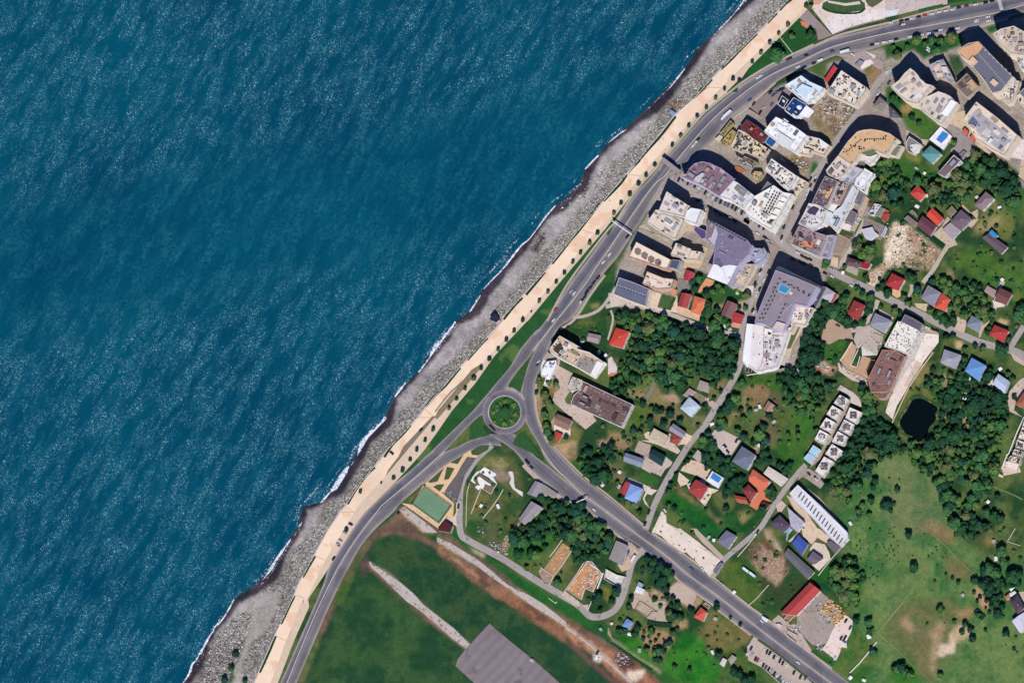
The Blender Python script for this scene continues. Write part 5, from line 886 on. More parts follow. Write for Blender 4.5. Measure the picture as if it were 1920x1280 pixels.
# ---- B / D tall blocks
block('hotel', 'jagged beige tower', 'throwing a wide shadow towards the coast road', "B 345,945 400,985 450,1040 480,1090 530,1130 560,1160 640,1180 600,1230 D 555,60 500,160 430,215 300,180 200,110 130,40 B 75,1200 190,1110 260,1020", 28, 'c', (226, 208, 190), 12, ((0, UW), (1, UG)), cap=95, cat='hotel', rv=.1)
block('hotel', 'scalloped beige block', 'with a bright white band below the jagged tower', "D 555,130 640,90 735,48 830,80 900,115 970,185 840,400 775,495 690,450 600,375 490,290", 20, 'c', (224, 210, 196), 10, ((0, UW), (1, UG)), cap=80, cat='hotel', rv=.12, over=(('room', "D 915,165 985,205 850,390 775,352", 1.5, (252, 250, 250)),))
block('apartment_block', 'small cluttered block', 'with peach boxes right of the jagged tower', "B 595,910 700,850 800,820 880,960 965,1130 880,1110 760,1040 690,1100", 9, 'g', (180, 176, 182), 10, CL, cap=24, over=(('room', "B 690,900 750,880 760,940 700,1000 670,950", 1.5, (240, 206, 176)), ('room', "B 780,930 850,930 870,1000 800,1000", 2.2, (232, 222, 206)), ('deck', "B 700,1010 790,1010 800,1060 720,1080", 1.2, (236, 206, 180))))
block('apartment_block', 'brown-grey flat block', 'with a sand-coloured roof room', "B 1130,1015 1275,1180 1215,1290 D 1130,130 1000,0 B 975,1160", 12, 'b', (134, 116, 106), 0, cap=24, over=(('room', "B 1190,1100 1265,1190 1200,1260 1125,1160", 1.6, (206, 172, 136)),))
block('hotel', 'grey-roofed long hotel', 'with an orange end and rows of white units', "B 1000,700 1040,665 1150,600 1290,575 1400,690 1560,860 1760,1060 1600,1260 1480,1290 1360,1100 1225,935 1160,850 1040,770", 27, 'c', (112, 112, 124), 0, cap=95, cat='hotel', over=(('deck', "B 1005,715 1060,665 1280,580 1350,650 1290,730 1145,835", .5, (226, 172, 126)), ('room', "B 1210,785 1275,850 1225,905 1155,850", 2.2, (232, 194, 160)), ('room', "B 1495,1090 1560,1150 1510,1195 1450,1140", 2.2, (232, 196, 166))), frag=0)
block('hotel', 'beige pebbled roof', 'of the hotel at the right-hand top corner', "B 1490,470 1600,400 1780,360 1850,400 1940,450 1940,760 1730,740 1650,670 1560,590", 30, 'c', (214, 194, 174), 26, DK, cap=80, cat='hotel', rv=.16)
block('service_wing', 'striped grey service wing', 'below the corner hotel beside the long shadow', "B 1720,760 1810,690 1940,700 1940,960 1880,960 1800,800", 16, 'w', (226, 222, 212), 22, CL, cap=30, cat='service wing', lines=(8, 3.4, .55))
block('service_wing', 'white stepped louvre wing', 'at the lower end of the grey-roofed hotel', "p 610,700 650,640 860,660 840,820 780,900 700,1080 620,1110 500,1010 560,820", 14, 'c', (226, 212, 196), 20, CL, cap=30, cat='service wing', lines=(5, 3.0, .4))
block('apartment_block', 'grey ribbed edge roof', 'cut by the right frame edge below the corner hotel', "p 860,900 980,780 1050,1000 960,1000", 14, 'c', (110, 114, 132), 0, cap=10)
block('apartment_block', 'cream edge terrace', 'left of the grey ribbed edge roof', "p 800,960 860,910 1000,1050 1000,1200 900,1130", 10, 'c', (226, 206, 180), 4, CL, cap=10)
block('hotel', 'cream-rimmed great block', 'with a pale grey rubble roof in the north-east', "D 1260,190 1560,420 1830,655 1640,930 1470,840 1250,700 1080,430", 21, 'c', (236, 214, 188), 10, CL, cap=95, cat='hotel', rv=.14, over=(('deck', "D 1250,310 1500,480 1755,720 1620,900 1370,700 1130,470", .15, (178, 174, 182)), ('deck', "D 1210,390 1290,480 1240,550 1150,470", .4, (104, 108, 134)), ('deck', "r 640,350 720,420 660,520 540,480 570,430", .5, (206, 200, 196))))
for (x_, y_, lb) in ((1110, 610, 'left'), (1210, 700, 'right')):
    shed('%s coral-red low roof' % lb, 'of the pair beside the cream-rimmed block', "D %d,%d %d,%d %d,%d %d,%d" % (x_-10, y_-60, x_+45, y_-10, x_+15, y_+55, x_-50, y_-15), 4, (214, 100, 88), 'r')
shed('white pool terrace', 'with a blue swimming pool left of the cream-rimmed block', "D 765,530 925,670 800,855 605,712", 3, (246, 242, 246), 'w', cat='terrace', name='pool_terrace', over=(('pool', "D 795,590 880,635 860,690 775,775 695,715 745,650", .25, (66, 136, 206)),))
house('teal pyramid-roofed house', 'beside the pool terrace', "D 620,795 780,910 640,1050 500,922", 7.5, (104, 162, 160), 'w', 'hip', 2.6, chim=False)
block('house', 'mauve-roofed white house', 'right below the teal pyramid roof', "D 948,925 1050,1005 830,1232 725,1180", 9, 'w', (124, 108, 114), 0, cap=20, cat='house', over=(('room', "D 880,1045 905,1100 830,1225 735,1180", .9, (124, 104, 108)),))
shed('small mauve garage', 'beside the mauve-roofed white house', "D 1080,865 1128,895 1055,990 1012,935", 3, (128, 110, 116), 'g', cat='garage', name='garage')
block('house', 'dark-roofed cluttered house', 'between the curved block and the teal roof', "D 330,670 500,785 430,880 390,920 300,870 285,760", 7, 'w', (134, 130, 124), 10, CL, cap=14, cat='house', over=(('deck', "D 345,790 440,770 500,800 470,900 400,920 350,860", .4, (226, 220, 214)),))
block('apartment_block', 'olive court roof', 'at the foot of the great curved block', "D 80,790 230,800 150,945 20,910", 12, 'c', (122, 126, 98), 0, cap=12)
house('slate hip roof', 'between the curved block and the north lawn', "D 40,230 120,290 235,420 60,415", 7, (98, 92, 104), 'g')
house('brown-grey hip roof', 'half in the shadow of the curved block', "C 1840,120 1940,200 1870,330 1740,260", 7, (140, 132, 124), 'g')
# ---- houses
H_ = [("coral-red house", "in the dark wood beside two white tanks", "H 445,125 560,248 470,355 340,240", 6.5, (208, 74, 66), 'hip'), ("bright red barn roof", "touching the maroon roof beside the rubble lot", "H 650,440 812,590 722,692 570,550", 6.5, (232, 86, 66), 'gable'),
 ("maroon gabled house", "with a lighter lower wing by the rubble lot", "H 515,550 712,690 618,832 440,690", 7, (116, 70, 84), 'gable'), ("grey-mauve hip-roofed house", "beside the cream yard right of the red barn", "H 1045,465 1205,600 1052,752 900,630", 7, (122, 102, 110), 'hip'),
 ("pale mauve lean-to", "attached below the grey-mauve hip roof", "H 900,640 1048,755 930,880 785,740", 4, (178, 162, 164), 'flat'), ("olive flat roof", "right of the bright red barn", "H 920,405 988,485 900,572 840,490", 4, (134, 124, 98), 'flat'),
 ("taupe hip-roofed house", "on its own at the top of the tan meadow", "H 1390,215 1512,310 1345,482 1228,400", 7, (146, 126, 128), 'hip'), ("long mauve roof", "with a cyan extension at the meadow's edge", "H 1430,795 1700,980 1600,1085 1345,860", 5, (112, 94, 102), 'gable'),
 ("cyan flat extension", "at the top of the long mauve roof", "H 1475,742 1558,820 1512,862 1432,790", 5.4, (56, 150, 200), 'flat'), ("weathered mauve shed", "left of the maroon gabled house", "H 312,540 440,640 400,705 255,592", 3.5, (140, 122, 118), 'flat'), ("grey tin lean-to", "above the weathered mauve shed", "H 370,460 420,500 455,570 330,500", 3, (140, 134, 124), 'flat'),
 ("dark mauve house", "with a crimson wing beside the rubble street", "G 1395,1120 1600,1190 1590,1270 1370,1240", 6, (110, 84, 90), 'hip'), ("crimson narrow roof", "at the edge of the rubble lot", "G 1620,1180 1725,1205 1680,1290 1580,1270", 6, (166, 36, 54), 'flat'), ("pale sand yard roof", "below the dark mauve house", "K 1400,10 1540,60 1520,155 1370,90", 4, (186, 170, 150), 'flat'),
 ("pure red pyramid roof", "with a white finial beside the orange yard", "L 90,125 268,210 180,372 0,285", 6.5, (178, 58, 58), 'hip'), ("grey twin-hip roof", "joined to the orange-red wing beside the main street", "L 590,290 770,395 665,590 490,470", 7, (150, 146, 160), 'hip'), ("orange-red hip wing", "on the right of the grey twin-hip roof", "L 785,395 892,480 830,655 680,600", 7, (222, 92, 68), 'hip'),
 ("brick-red gabled house", "at the end of the long thin path", "L 1590,330 1760,405 1665,570 1515,490", 6.5, (122, 78, 72), 'gable'), ("pinkish low outbuilding", "left of the brick-red gabled house", "L 1410,295 1535,365 1490,460 1368,380", 3.5, (176, 148, 138), 'flat'), ("blue-grey hip house", "with a tiny dark opening beside the main street", "L 1195,710 1345,790 1290,955 1115,850", 6, (140, 146, 160), 'hip'),
 ("wide red hip house", "with a pink corner at the right end of the main street", "L 1510,840 1710,920 1640,1095 1440,975", 6.5, (186, 66, 60), 'hip'), ("grey hip house", "nearest the white hall's lawn below the main street", "P 815,-40 1050,40 980,235 760,145", 6.5, (168, 164, 176), 'hip'), ("sky-blue metal roof", "with a white gutter beside a tan garden", "P 1195,75 1395,185 1290,400 1100,260", 7, (112, 160, 214), 'hip'),
 ("white-and-blue cross roof", "with a small terrace right of the sky-blue roof", "P 1565,300 1715,400 1650,575 1490,440", 7, (196, 210, 232), 'gable'), ("rust-red edge roof", "cut by the right frame edge", "P 1910,560 2010,640 1960,800 1795,725", 6.5, (176, 104, 80), 'hip'), ("grey hip roof beside gravel", "with rooms open at its lower side", "s 1040,195 1270,305 1160,470 960,370", 7, (156, 156, 164), 'hip'),
 ("crimson-brown hip roof", "in the dark trees left of the lane", "s 745,20 905,90 815,320 655,205", 6.5, (160, 64, 58), 'hip'), ("white-and-red small house", "beside the dark slate low wing", "K 1105,320 1225,395 1160,535 1030,455", 6, (196, 186, 190), 'hip'), ("narrow terracotta strip roof", "on the right side of the white-and-red house", "K 1230,395 1268,420 1190,545 1160,535", 4, (166, 92, 86), 'flat'),
 ("scarlet shed roof", "beside the orange terrace", "J 130,80 240,120 200,250 80,215", 5, (186, 64, 72), 'gable'), ("deep red left twin roof", "beside the orange twin above the lane", "J 60,395 195,420 135,615 0,580", 6, (172, 72, 74), 'gable'), ("orange right twin roof", "the larger of the pair above the lane", "J 235,440 400,490 325,720 185,660", 6, (232, 128, 88), 'hip'),
 ("maroon-pink gabled house", "in the garden left of the crossroads lane", "J 690,500 835,560 745,760 600,700", 6.5, (140, 96, 98), 'gable'), ("small crimson roof", "joined to the maroon-pink gabled house", "J 790,660 925,705 880,832 745,800", 5, (186, 62, 66), 'flat'), ("orange-tile porch roof", "left of the grass square by the slate hotel", "I 1805,340 1910,350 1895,460 1840,430", 5, (222, 152, 108), 'flat'),
 ("bright vermilion house", "alone at the edge of the big wood", "I 1068,880 1258,932 1160,1165 972,1110", 7, (214, 76, 60), 'hip'), ("low mauve bungalow", "left of the vermilion house", "I 690,950 860,985 825,1105 665,1060", 3.5, (170, 150, 152), 'gable'), ("brown half-shaded roof", "right of the roundabout road", "M 1215,850 1425,940 1360,1085 1170,1000", 5.5, (154, 118, 100), 'gable'), ("small red hut roof", "below the brown half-shaded roof", "M 1195,1090 1295,1135 1225,1255 1160,1180", 3.5, (190, 76, 60), 'flat'),
 ("white pyramid-roofed house", "with a bright facet in the open garden", "N 1125,615 1275,745 1140,895 998,775", 6.5, (196, 208, 218), 'hip'), ("faded lilac house", "with clutter, joined to a brick-red wing", "N 905,985 1085,1110 1030,1190 842,1080", 6, (160, 152, 166), 'gable'), ("cream mottled flat house", "left of the brick-red wing", "N 635,1050 838,1160 760,1280 560,1185", 5, (206, 190, 160), 'flat'), ("brick-red wing", "between the cream mottled and faded lilac roofs", "N 900,1110 1030,1190 960,1290 850,1240", 5.5, (160, 82, 70), 'hip'),
 ("grey gabled cottage", "in the garden above the ruined plinth", "N 1270,385 1400,430 1385,560 1230,510", 4.5, (176, 160, 150), 'flat'), ("dusty pink plinth", "above the white pyramid-roofed house", "N 1125,495 1210,545 1120,640 1030,600", 3.2, (178, 158, 148), 'flat'), ("small pink-grey house", "beside two dark round trees", "O 300,670 405,750 320,840 225,790", 4, (176, 134, 118), 'gable'),
 ("steel-blue long roof", "with a white rim beside the dark green roof", "R 1570,170 1825,258 1785,375 1543,290", 5.5, (142, 152, 168), 'gable'), ("dark green roof", "next to the winding street", "S 180,120 360,215 300,362 115,245", 5.5, (34, 66, 66), 'gable'), ("slate-blue big hip roof", "with two dark marks above the terracotta house", "S 1410,80 1605,205 1475,415 1270,290", 7, (118, 122, 138), 'hip'),
 ("ruby hip-roofed house", "with a red crest beside a blue pool", "S 770,540 950,640 835,835 670,700", 7.5, (176, 66, 62), 'hip'), ("terracotta courtyard house", "with a dark red inner roof", "S 1565,400 1800,565 1730,690 1500,520", 6, (224, 118, 88), 'hip'), ("dark red L-wing", "inside the terracotta courtyard", "S 1500,610 1620,720 1530,850 1410,690", 6, (150, 62, 62), 'hip'), ("red spur roof", "pointing left from the terracotta courtyard", "S 1300,760 1470,790 1500,880 1350,860", 4.5, (190, 92, 72), 'gable'),
 ("dark brown carport", "at the lane corner of the terracotta house", "S 1700,840 1810,880 1740,960 1640,930", 3, (82, 44, 46), 'flat'), ("lilac-and-blue roof", "with a red strip on its left", "R 1640,600 1812,670 1725,880 1555,800", 7, (150, 180, 232), 'hip'), ("plain red strip roof", "attached left of the lilac-and-blue roof", "R 1570,570 1640,590 1560,770 1488,715", 6, (178, 70, 68), 'flat'),
 ("grey gable roof by the ruin", "just below the inland road bend", "R 320,560 430,605 340,790 205,740", 4, (158, 150, 154), 'gable'), ("grey concrete apron roof", "right half of the roof below the road bend", "R 435,605 640,740 570,800 350,750", 3.4, (166, 156, 150), 'flat'), ("long grey ridge shed", "with an earth ramp at its lower end", "R 265,840 430,935 175,1175 90,1090", 4.5, (160, 150, 154), 'gable'),
 ("mottled white row house", "right of the terracotta house", "T 80,360 345,525 245,635 10,460", 5, (226, 210, 198), 'flat'), ("lilac flat shed", "in the walled yard below the lane", "X 1195,25 1340,105 1215,290 1060,180", 5, (124, 122, 138), 'hip'), ("deep purple hip roof", "beside the silver shed in the yard", "T 235,1030 390,1180 290,1278 100,1150", 6, (94, 76, 96), 'hip'),
 ("silver-grey wide shed", "between the purple roof and the louvred market", "T 340,920 580,1135 480,1270 390,1195 250,1030", 6, (190, 186, 194), 'flat'), ("sky-blue small roof", "at the foot of the silver shed", "T 345,1195 410,1225 350,1290 Y 320,170", 4, (150, 190, 216), 'flat'), ("black-and-blue twin roof", "with a bright blue lower half", "Y 495,95 630,215 540,365 410,215", 5, (70, 96, 170), 'gable'),
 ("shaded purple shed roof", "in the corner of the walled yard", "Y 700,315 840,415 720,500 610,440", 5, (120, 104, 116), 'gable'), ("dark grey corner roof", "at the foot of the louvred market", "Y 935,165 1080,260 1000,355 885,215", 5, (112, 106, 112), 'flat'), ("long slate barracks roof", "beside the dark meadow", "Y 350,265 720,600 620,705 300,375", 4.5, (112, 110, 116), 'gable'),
 ("long red warehouse roof", "touching the slate barracks corner", "Y 655,745 802,862 470,1205 235,1180", 6, (190, 74, 72), 'gable'), ("red-tiled kiosk house", "with a white terrace by the inland road", "X 840,1090 930,1160 870,1290 740,1225", 5.5, (220, 98, 82), 'hip'), ("stone-grey two-tone roof", "beside the junkyard of the inland road", "W 1440,165 1600,235 1530,520 1340,420", 6, (156, 148, 144), 'flat'),
 ("small sky-blue cottage", "among trees below the small street bend", "c 850,380 935,430 885,545 785,485", 4, (130, 160, 206), 'hip'), ("white flat workshop", "beside the bending small street", "W 1730,790 1840,850 1800,910 1700,880", 4, (240, 238, 238), 'flat'), ("pale blue tin lean-to", "above the white flat workshop", "W 1755,735 1815,770 1795,830 1725,800", 3, (160, 182, 206), 'flat'), ("tan flat outbuilding", "right of the white tarpaulin, by the green field", "d 535,880 595,920 525,1030 480,950", 3, (176, 162, 146), 'flat'),
 ("white tarpaulin roof", "left of the tan flat outbuilding", "d 410,925 465,955 420,1055 360,1010", 3, (226, 216, 200), 'flat'), ("dark maroon pavilion", "at the corner of the sports court", "Q 850,1115 950,1180 920,1278 740,1250", 5, (92, 34, 42), 'flat'), ("deep violet edge house", "with a white triangular porch in the lower right", "f 1750,75 1935,440 1745,600 1540,270", 7, (84, 68, 80), 'hip'),
 ("orange small roof", "attached to the deep violet house", "f 1520,80 1565,160 1480,245 1420,160", 4, (206, 120, 86), 'flat'), ("white ribbed edge barn", "cut by the right frame edge", "f 1930,540 2060,900 1815,1085 1608,775", 6.5, (222, 216, 230), 'gable'), ("white terrace slab", "left of the sky-blue kiosk, by the jade wood", "f 1530,70 1680,0 1745,60 1570,160", 4, (240, 236, 232), 'flat')]
for a_ in H_:
    cr_ = random.Random(a_[0]); house(a_[0], a_[1], a_[2], a_[3], a_[4], cr_.choice('wwcwt'), a_[5] if a_[5] != 'flat' else 'flat', 2.0 if a_[3] > 5 else 1.3, .45 if a_[5] != 'flat' else .25, chim=(a_[5] == 'hip' and a_[3] >= 6), cap=14 if a_[3] >= 5 else 6, rv=.16 if a_[5] != 'flat' else .22)
# ---- halls, mall and rows
block('warehouse', 'brown mottled warehouse', 'with white specks right of the roundabout', "M 1570,400 1940,575 N 340,725 190,1040 M 1400,720 1440,600 1530,520", 7, 'w', (118, 92, 90), 30, ((2, plain(col(222, 206, 196), .8)), (2, UW)), rv=.25, spot=((.5, .4, .36), .8, .66), cap=30, bands=False, cat='warehouse')
block('warehouse', 'ivory speckled end bay', 'rounded end of the brown mottled warehouse', "M 1430,340 1565,390 1520,510 1400,545 1360,500 1395,400", 6.5, 'w', (206, 190, 170), 8, CL, cap=8, bands=False, cat='warehouse')
block('apartment_block', 'mottled orange-and-cream block', 'on the bend where the road divides', "I 290,990 540,1130 530,1170 700,1220 M 1850,130 1700,330 1470,190 1250,80 1120,0 I 150,1170", 14, 'w', (222, 196, 164), 30, DK+((2, UW),), spot=((.55, .3, .15), .22, .6), over=(('deck', "I 200,1170 300,1080 345,1150 310,1278 M 1180,-10", .4, (72, 60, 52)), ('deck', "M 1470,170 1560,30 1790,130 1670,310", .3, (160, 150, 140)), ('deck', "M 1770,120 1850,150 1760,330 1670,320", .4, (250, 244, 238)), ('deck', "I 320,1130 420,1080 470,1130 400,1220", .8, (240, 222, 196))), cap=60)
block('restaurant', 'white T-shaped canopy', 'left of the brown warehouse by the road', "M 1070,130 1200,110 1210,170 1075,470 1025,455 1060,340 990,330 1010,230", 4.5, 'w', (246, 244, 244), 5, CL, cap=6, cat='canopy', frag=2)
block('hall', 'ivory hall dotted with vents', 'beside the main street in the east', "s 1350,310 1420,320 1560,380 1650,450 1490,775 1350,715 1165,655", 9, 'w', (244, 234, 218), 85, ((1, UD), (0, UG), (1, UG)), cap=30, bands=False, cat='hall', us=(.5, .9), frag=0)
block('hall', 'violet-grey front roof', 'of the ivory hall facing the main street', "s 1450,215 1560,265 1700,350 1660,445 1400,315", 10, 'g', (104, 98, 112), 0, cap=10, bands=False, cat='hall')
block('warehouse', 'rust-brown flaking roof', 'running down from the ivory hall', "s 1140,705 1320,715 1460,800 1370,990 1270,1220 1200,1290 980,1290 940,1100 1050,880", 8, 'p', (142, 106, 98), 30, ((2, plain(col(214, 190, 176), .8)), (1, UD)), rv=.25, spot=((.42, .3, .26), .6, .68), cap=30, bands=False, cat='warehouse')
block('warehouse', 'pointed rust-brown roof', 'lower continuation reaching the pond lane', "s 985,1292 1195,1292 1262,1225 P 300,20 180,280 60,560 0,640 O 1820,640 1750,560 1690,400", 7.2, 'p', (146, 108, 98), 24, ((2, plain(col(214, 190, 176), .8)), (1, UD)), rv=.25, spot=((.42, .3, .26), .6, .68), cap=20, bands=False, cat='warehouse')
shed('dark trench roof', 'left of the rust-brown flaking roof', "s 980,840 1050,850 940,1085 915,1000", 2.5, (34, 24, 24), 'p', cap=0, cat='cistern', name='cistern')
block('market_hall', 'white louvred market hall', 'striped like a ladder beside the woods', "T 485,615 800,900 1170,1270 Y 1180,135 1075,250 950,150 T 700,1090 430,840 370,735", 7, 'w', (228, 224, 226), 0, cap=40, bands=False, frag=0, cat='market hall', over=tuple([('deck', "T 490,620 520,645 1180,1285 1165,1300", .8, (238, 238, 244))]))
block('petrol_station', 'cream open slab', 'beside the inland road, striped with dark beams', "S 325,985 365,1140 560,1278 X 480,-20 640,60 840,210 830,260 1120,440 960,665 870,560 640,330 420,170 200,60", .8, 'c', (238, 220, 200), 12, DK, par=.1, cap=0, bands=False, cat='slab', frag=0)
shed('grey corrugated hut', 'at the end of the cream open slab', "X 1065,520 1120,470 1150,490 1060,640 1010,605", 3.5, (122, 120, 124), 'g', lines=(60, .9, .3))
# row houses with pergola grids
RW = [("white-and-navy", "T", 0)]
rows = [("O 1290,590 1405,650 1345,785 1205,705", 'topmost left'), ("O 1185,735 1310,805 1235,945 1105,860", 'second left'), ("O 1100,905 1225,970 1145,1110 1010,1040", 'third left'), ("O 1010,1070 1135,1135 1060,1270 940,1210", 'fourth left'),
        ("O 1425,760 1595,835 1505,990 1365,910", 'topmost right'), ("O 1350,930 1485,1000 1410,1145 1275,1075", 'second right'), ("O 1260,1090 1390,1165 1330,1290 1180,1240", 'third right'), ("T 960,50 1110,150 990,270 865,190", 'fourth right'), ("T 850,225 975,290 830,510 725,430", 'lowest right')]
for s_, lb in rows:
    pts_ = P(s_); cx, cy = centre(pts_); r_ = block('row_house', lb+' white row house', 'with a dark pergola grid, in the double row', s_, 6.5+len(lb) % 4*.5, 'w', (244, 230, 220), 3, cap=10, cat='row house', bands=False, frag=2)
    g_ = MB(); wp = [tuple(at(cx+dx, cy+dy, 9.6)) for dx in (-5, -2.5, 0, 2.5, 5) for dy in (-4.5, -1.5, 1.5, 4.5)]
    rp_ = random.Random(lb); wp = [q_ for q_ in wp if rp_.random() < .8]
    for q_ in wp: g_.box((q_[0]-r_.location.x, q_[1]-r_.location.y, 8.6), (1.25, .95, .5), .95)
    g_.build('pergola', plain((.11, .09, .085), .8), r_)
for s_, lb in (("T 700,65 798,130 730,225 635,165", 'upper'), ("T 632,175 722,228 665,330 565,250", 'lower')): shed(lb+' pale cyan glazed roof', 'closing the double row of white row houses', s_, 6, (164, 208, 226), 'w', cat='row house', name='row_house')
for k_, (s_, lb) in enumerate((("q 300,790 384,820 384,910 280,890", 'upper'), ("q 270,905 370,930 350,1000 240,970", 'middle'), ("q 220,985 345,1010 330,1090 190,1050", 'lowest'))): r_ = block('row_house', lb+' cream terrace house', 'in the row at the right edge', s_, 7, 'c', (242, 224, 210), 16, DK, cap=8, cat='row house', bands=False)
block('row_house', 'topmost cream terrace house', 'in the row at the right edge', "q 384,560 400,600 400,790 310,780 350,680", 7, 'c', (242, 224, 210), 10, DK, cap=8, cat='row house', bands=False)
shed('low cream terrace end', 'closing the row at the right edge', "q 170,1050 320,1090 300,1180 160,1110", 3, (240, 224, 208), 'c')
# ---- unroofed ruins and walled plots
def wall_line(short, extra, s, h=1.8, th=.3, c_=(222, 208, 190), name='boundary_wall', cat='wall'):
    pts = P(s); W_ = [at(q_[0], q_[1], h) for q_ in pts]; cx = sum(v.x for v in W_)/len(W_); cy = sum(v.y for v in W_)/len(W_); b = MB(); b2 = MB()
    for i_ in range(len(W_)-1):
        a, c2 = W_[i_], W_[i_+1]; d = c2-a; L_ = d.length; h = h+(.015 if i_ % 2 else -.015)
        if L_ < .2: continue
        m_ = (a+c2)/2; b.box((m_.x-cx, m_.y-cy, h/2-.2), (L_+th*.9, th, h+.4), math.atan2(d.y, d.x)); b2.box((m_.x-cx, m_.y-cy, h+.06), (L_+th*1.2, th+.16, .12), math.atan2(d.y, d.x))
    o = bpy.data.objects.new(name, None); C.objects.link(o); o.location = (cx, cy, 0); tag(o, (short+' '+extra).strip(), cat)
    b.build('masonry', rgb(col(*c_), .9, .2, .6), o); b2.build('coping', rgb(col(*[min(255, v*1.08) for v in c_]), .85, .12, .8), o); return o
for a_ in (("long pale plot wall", "slanting down the foundation plot", "Q 1345,660 1290,800 1205,1010", 1.2), ("second pale plot wall", "right of the long slanting wall", "Q 1650,680 1580,800 1490,930 1370,1075", 1.0), ("roadside plot wall", "along the small street loop", "Q 1180,590 1150,720 1140,900 1135,1190", 1.4),
  ("square foundation edge", "beside the white foundations", "Q 1360,670 1480,745 1560,600 1540,570", .8, .25), 
  ("thin meadow fence wall", "meeting at a corner in the right-hand meadow", "Z 1800,0 1690,180 1870,240", 1.0, .2), ("kerbed path wall", "crossing the lawn beside the promenade", "A 465,525 640,745", .5, .4, (206, 200, 180)), ("white leaning wall", "between the two lower fields", "e 840,705 700,880 600,1000 470,1130", 1.6, .5, (226, 222, 216)), ("field corner wall", "turning at the tan scrub", "e 1210,160 1000,410 850,580 1100,790", .4, .2, (150, 150, 112)),
  ("left side wall", "of the ochre walled plot", "W 690,160 620,260 520,390", 1.6), ("right side wall", "of the ochre walled plot", "W 835,285 700,500 575,660 515,780", 1.6), ("cross wall", "dividing the ochre walled plot", "W 400,540 575,655", 1.4), ("left wall of the white ruin", "beside the orange earth floor", "W 1035,405 900,620 720,875", 1.8), ("right wall of the white ruin", "beside the silver twin roof", "W 1260,620 1180,830", 1.8, .6, (240, 236, 232)), ("short top wall of the white ruin", "below the dark trees", "W 1070,490 1195,570", 1.6, .5, (240, 236, 232)),
  ("thin white boundary wall", "below the white ruin", "W 1140,910 1045,1135", 1.4, .3, (236, 230, 222)), ("bright walled ledge", "in the ditch beside the small street", "W 510,965 600,1035 620,1015", 1.2, .4), ("lane wall", "running beside the lane in the lower middle", "X 1640,40 1500,220 1350,390", 1.6, .3), ("pale meadow wall", "right of the inland road", "X 1780,780 1620,960 1490,1075", 1.2, .25), ("rear wall", "of the white louvred market yard", "Y 1200,130 1010,350 870,520 770,650", 1.6, .3), ("terrace retaining wall", "beside the curved pond lane", "P 660,0 500,220 330,470 230,680 95,970", 2.2, .5, (216, 194, 160)),
  ("white boundary wall", "along the row at the right edge", "q 384,520 300,700 200,960 180,970 115,1140", 2.2, .5, (240, 236, 230)), ("parking edge wall", "behind the lower car park", "d 780,960 960,1060 1190,1270", .8, .3), ("white curved plot wall", "right of the winding street", "S 90,690 50,820 120,920", 1.2, .35, (236, 226, 214)), ("left kerb wall", "of the stone-lined brown terrace", "s 720,600 640,730 560,850 620,980", 1.2, .8, (226, 208, 184)), ("rubble kerb wall", "around the cistern terrace", "s 560,860 630,980 900,1100 960,1278", 1.2, .5, (206, 180, 156)), ("rim wall", "of the stone-lined brown terrace", "s 800,710 700,920 790,950 830,800", 1.0, .5, (226, 214, 196)),
  ("concrete plaza wall", "dividing the car park from the beach plaza", "A 830,120 1010,320 1180,490 1400,400 1640,330 1920,265", 1.1, .35, (150, 136, 124)), ("stone terrace wall", "below the great hotel's side wing", "K 650,840 560,1000 480,1200 _ 1455,694 1400,703", 2.0, .4), ("yard wall by the airfield", "between two green fields", "V 990,720 1000,690", .6, .5)):
    wall_line(a_[0], a_[1], a_[2], *(a_[3:] if len(a_) > 3 else ()))
def ruin(short, extra, s, h, floor, wallc=(206, 190, 170), th=.4):
    pts = P(s); wp = ccw([tuple(at(q_[0], q_[1], h))[:2] for q_ in pts]); root = new_root('ruined_building', wp, short+' '+extra, 'ruin'); occupy(wp, h); register(short, centre(pts)); R = rel(wp, root); I_ = inset(R, th); n = len(R); b = MB()
    b.add([(q_[0], q_[1], -.3) for q_ in R]+[(q_[0], q_[1], h) for q_ in R]+[(q_[0], q_[1], h) for q_ in I_]+[(q_[0], q_[1], 0) for q_ in I_], [(i_, (i_+1) % n, (i_+1) % n+n, i_+n) for i_ in range(n)]+[(i_+n, (i_+1) % n+n, (i_+1) % n+2*n, i_+2*n) for i_ in range(n)]+[(i_+2*n, (i_+1) % n+2*n, (i_+1) % n+3*n, i_+3*n) for i_ in range(n)])
    b.build('wall', rgb(col(*wallc), .9, .2, .5), root); F_ = MB(); F_.prism(inset(R, th-.02), .3, .5, 0, False); F_.build('floor', rgb(col(*floor), .9, .35, .3, (tuple(min(.8, v*1.7) for v in col(*floor)), .5, .6)), root); return root
ruin('white roofless ruin', 'with an orange earth floor and grey debris', "W 1040,450 1110,460 1190,560 1250,620 1190,730 1120,880 1010,830 960,990 760,850 900,650", 1.4, (206, 150, 104), (238, 230, 222))
ruin('silver twin-roofed workshop shell', 'beside the small street', "W 1300,560 1450,640 1580,670 1500,830 1270,700", 3, (222, 216, 206), (226, 210, 190)); ruin('L-shaped sunken pool ruin', 'with a dark heap inside, in the pale yard', "c 1030,135 1280,290 1200,285 1135,360 960,255", 1.2, (216, 200, 182), (120, 84, 70))
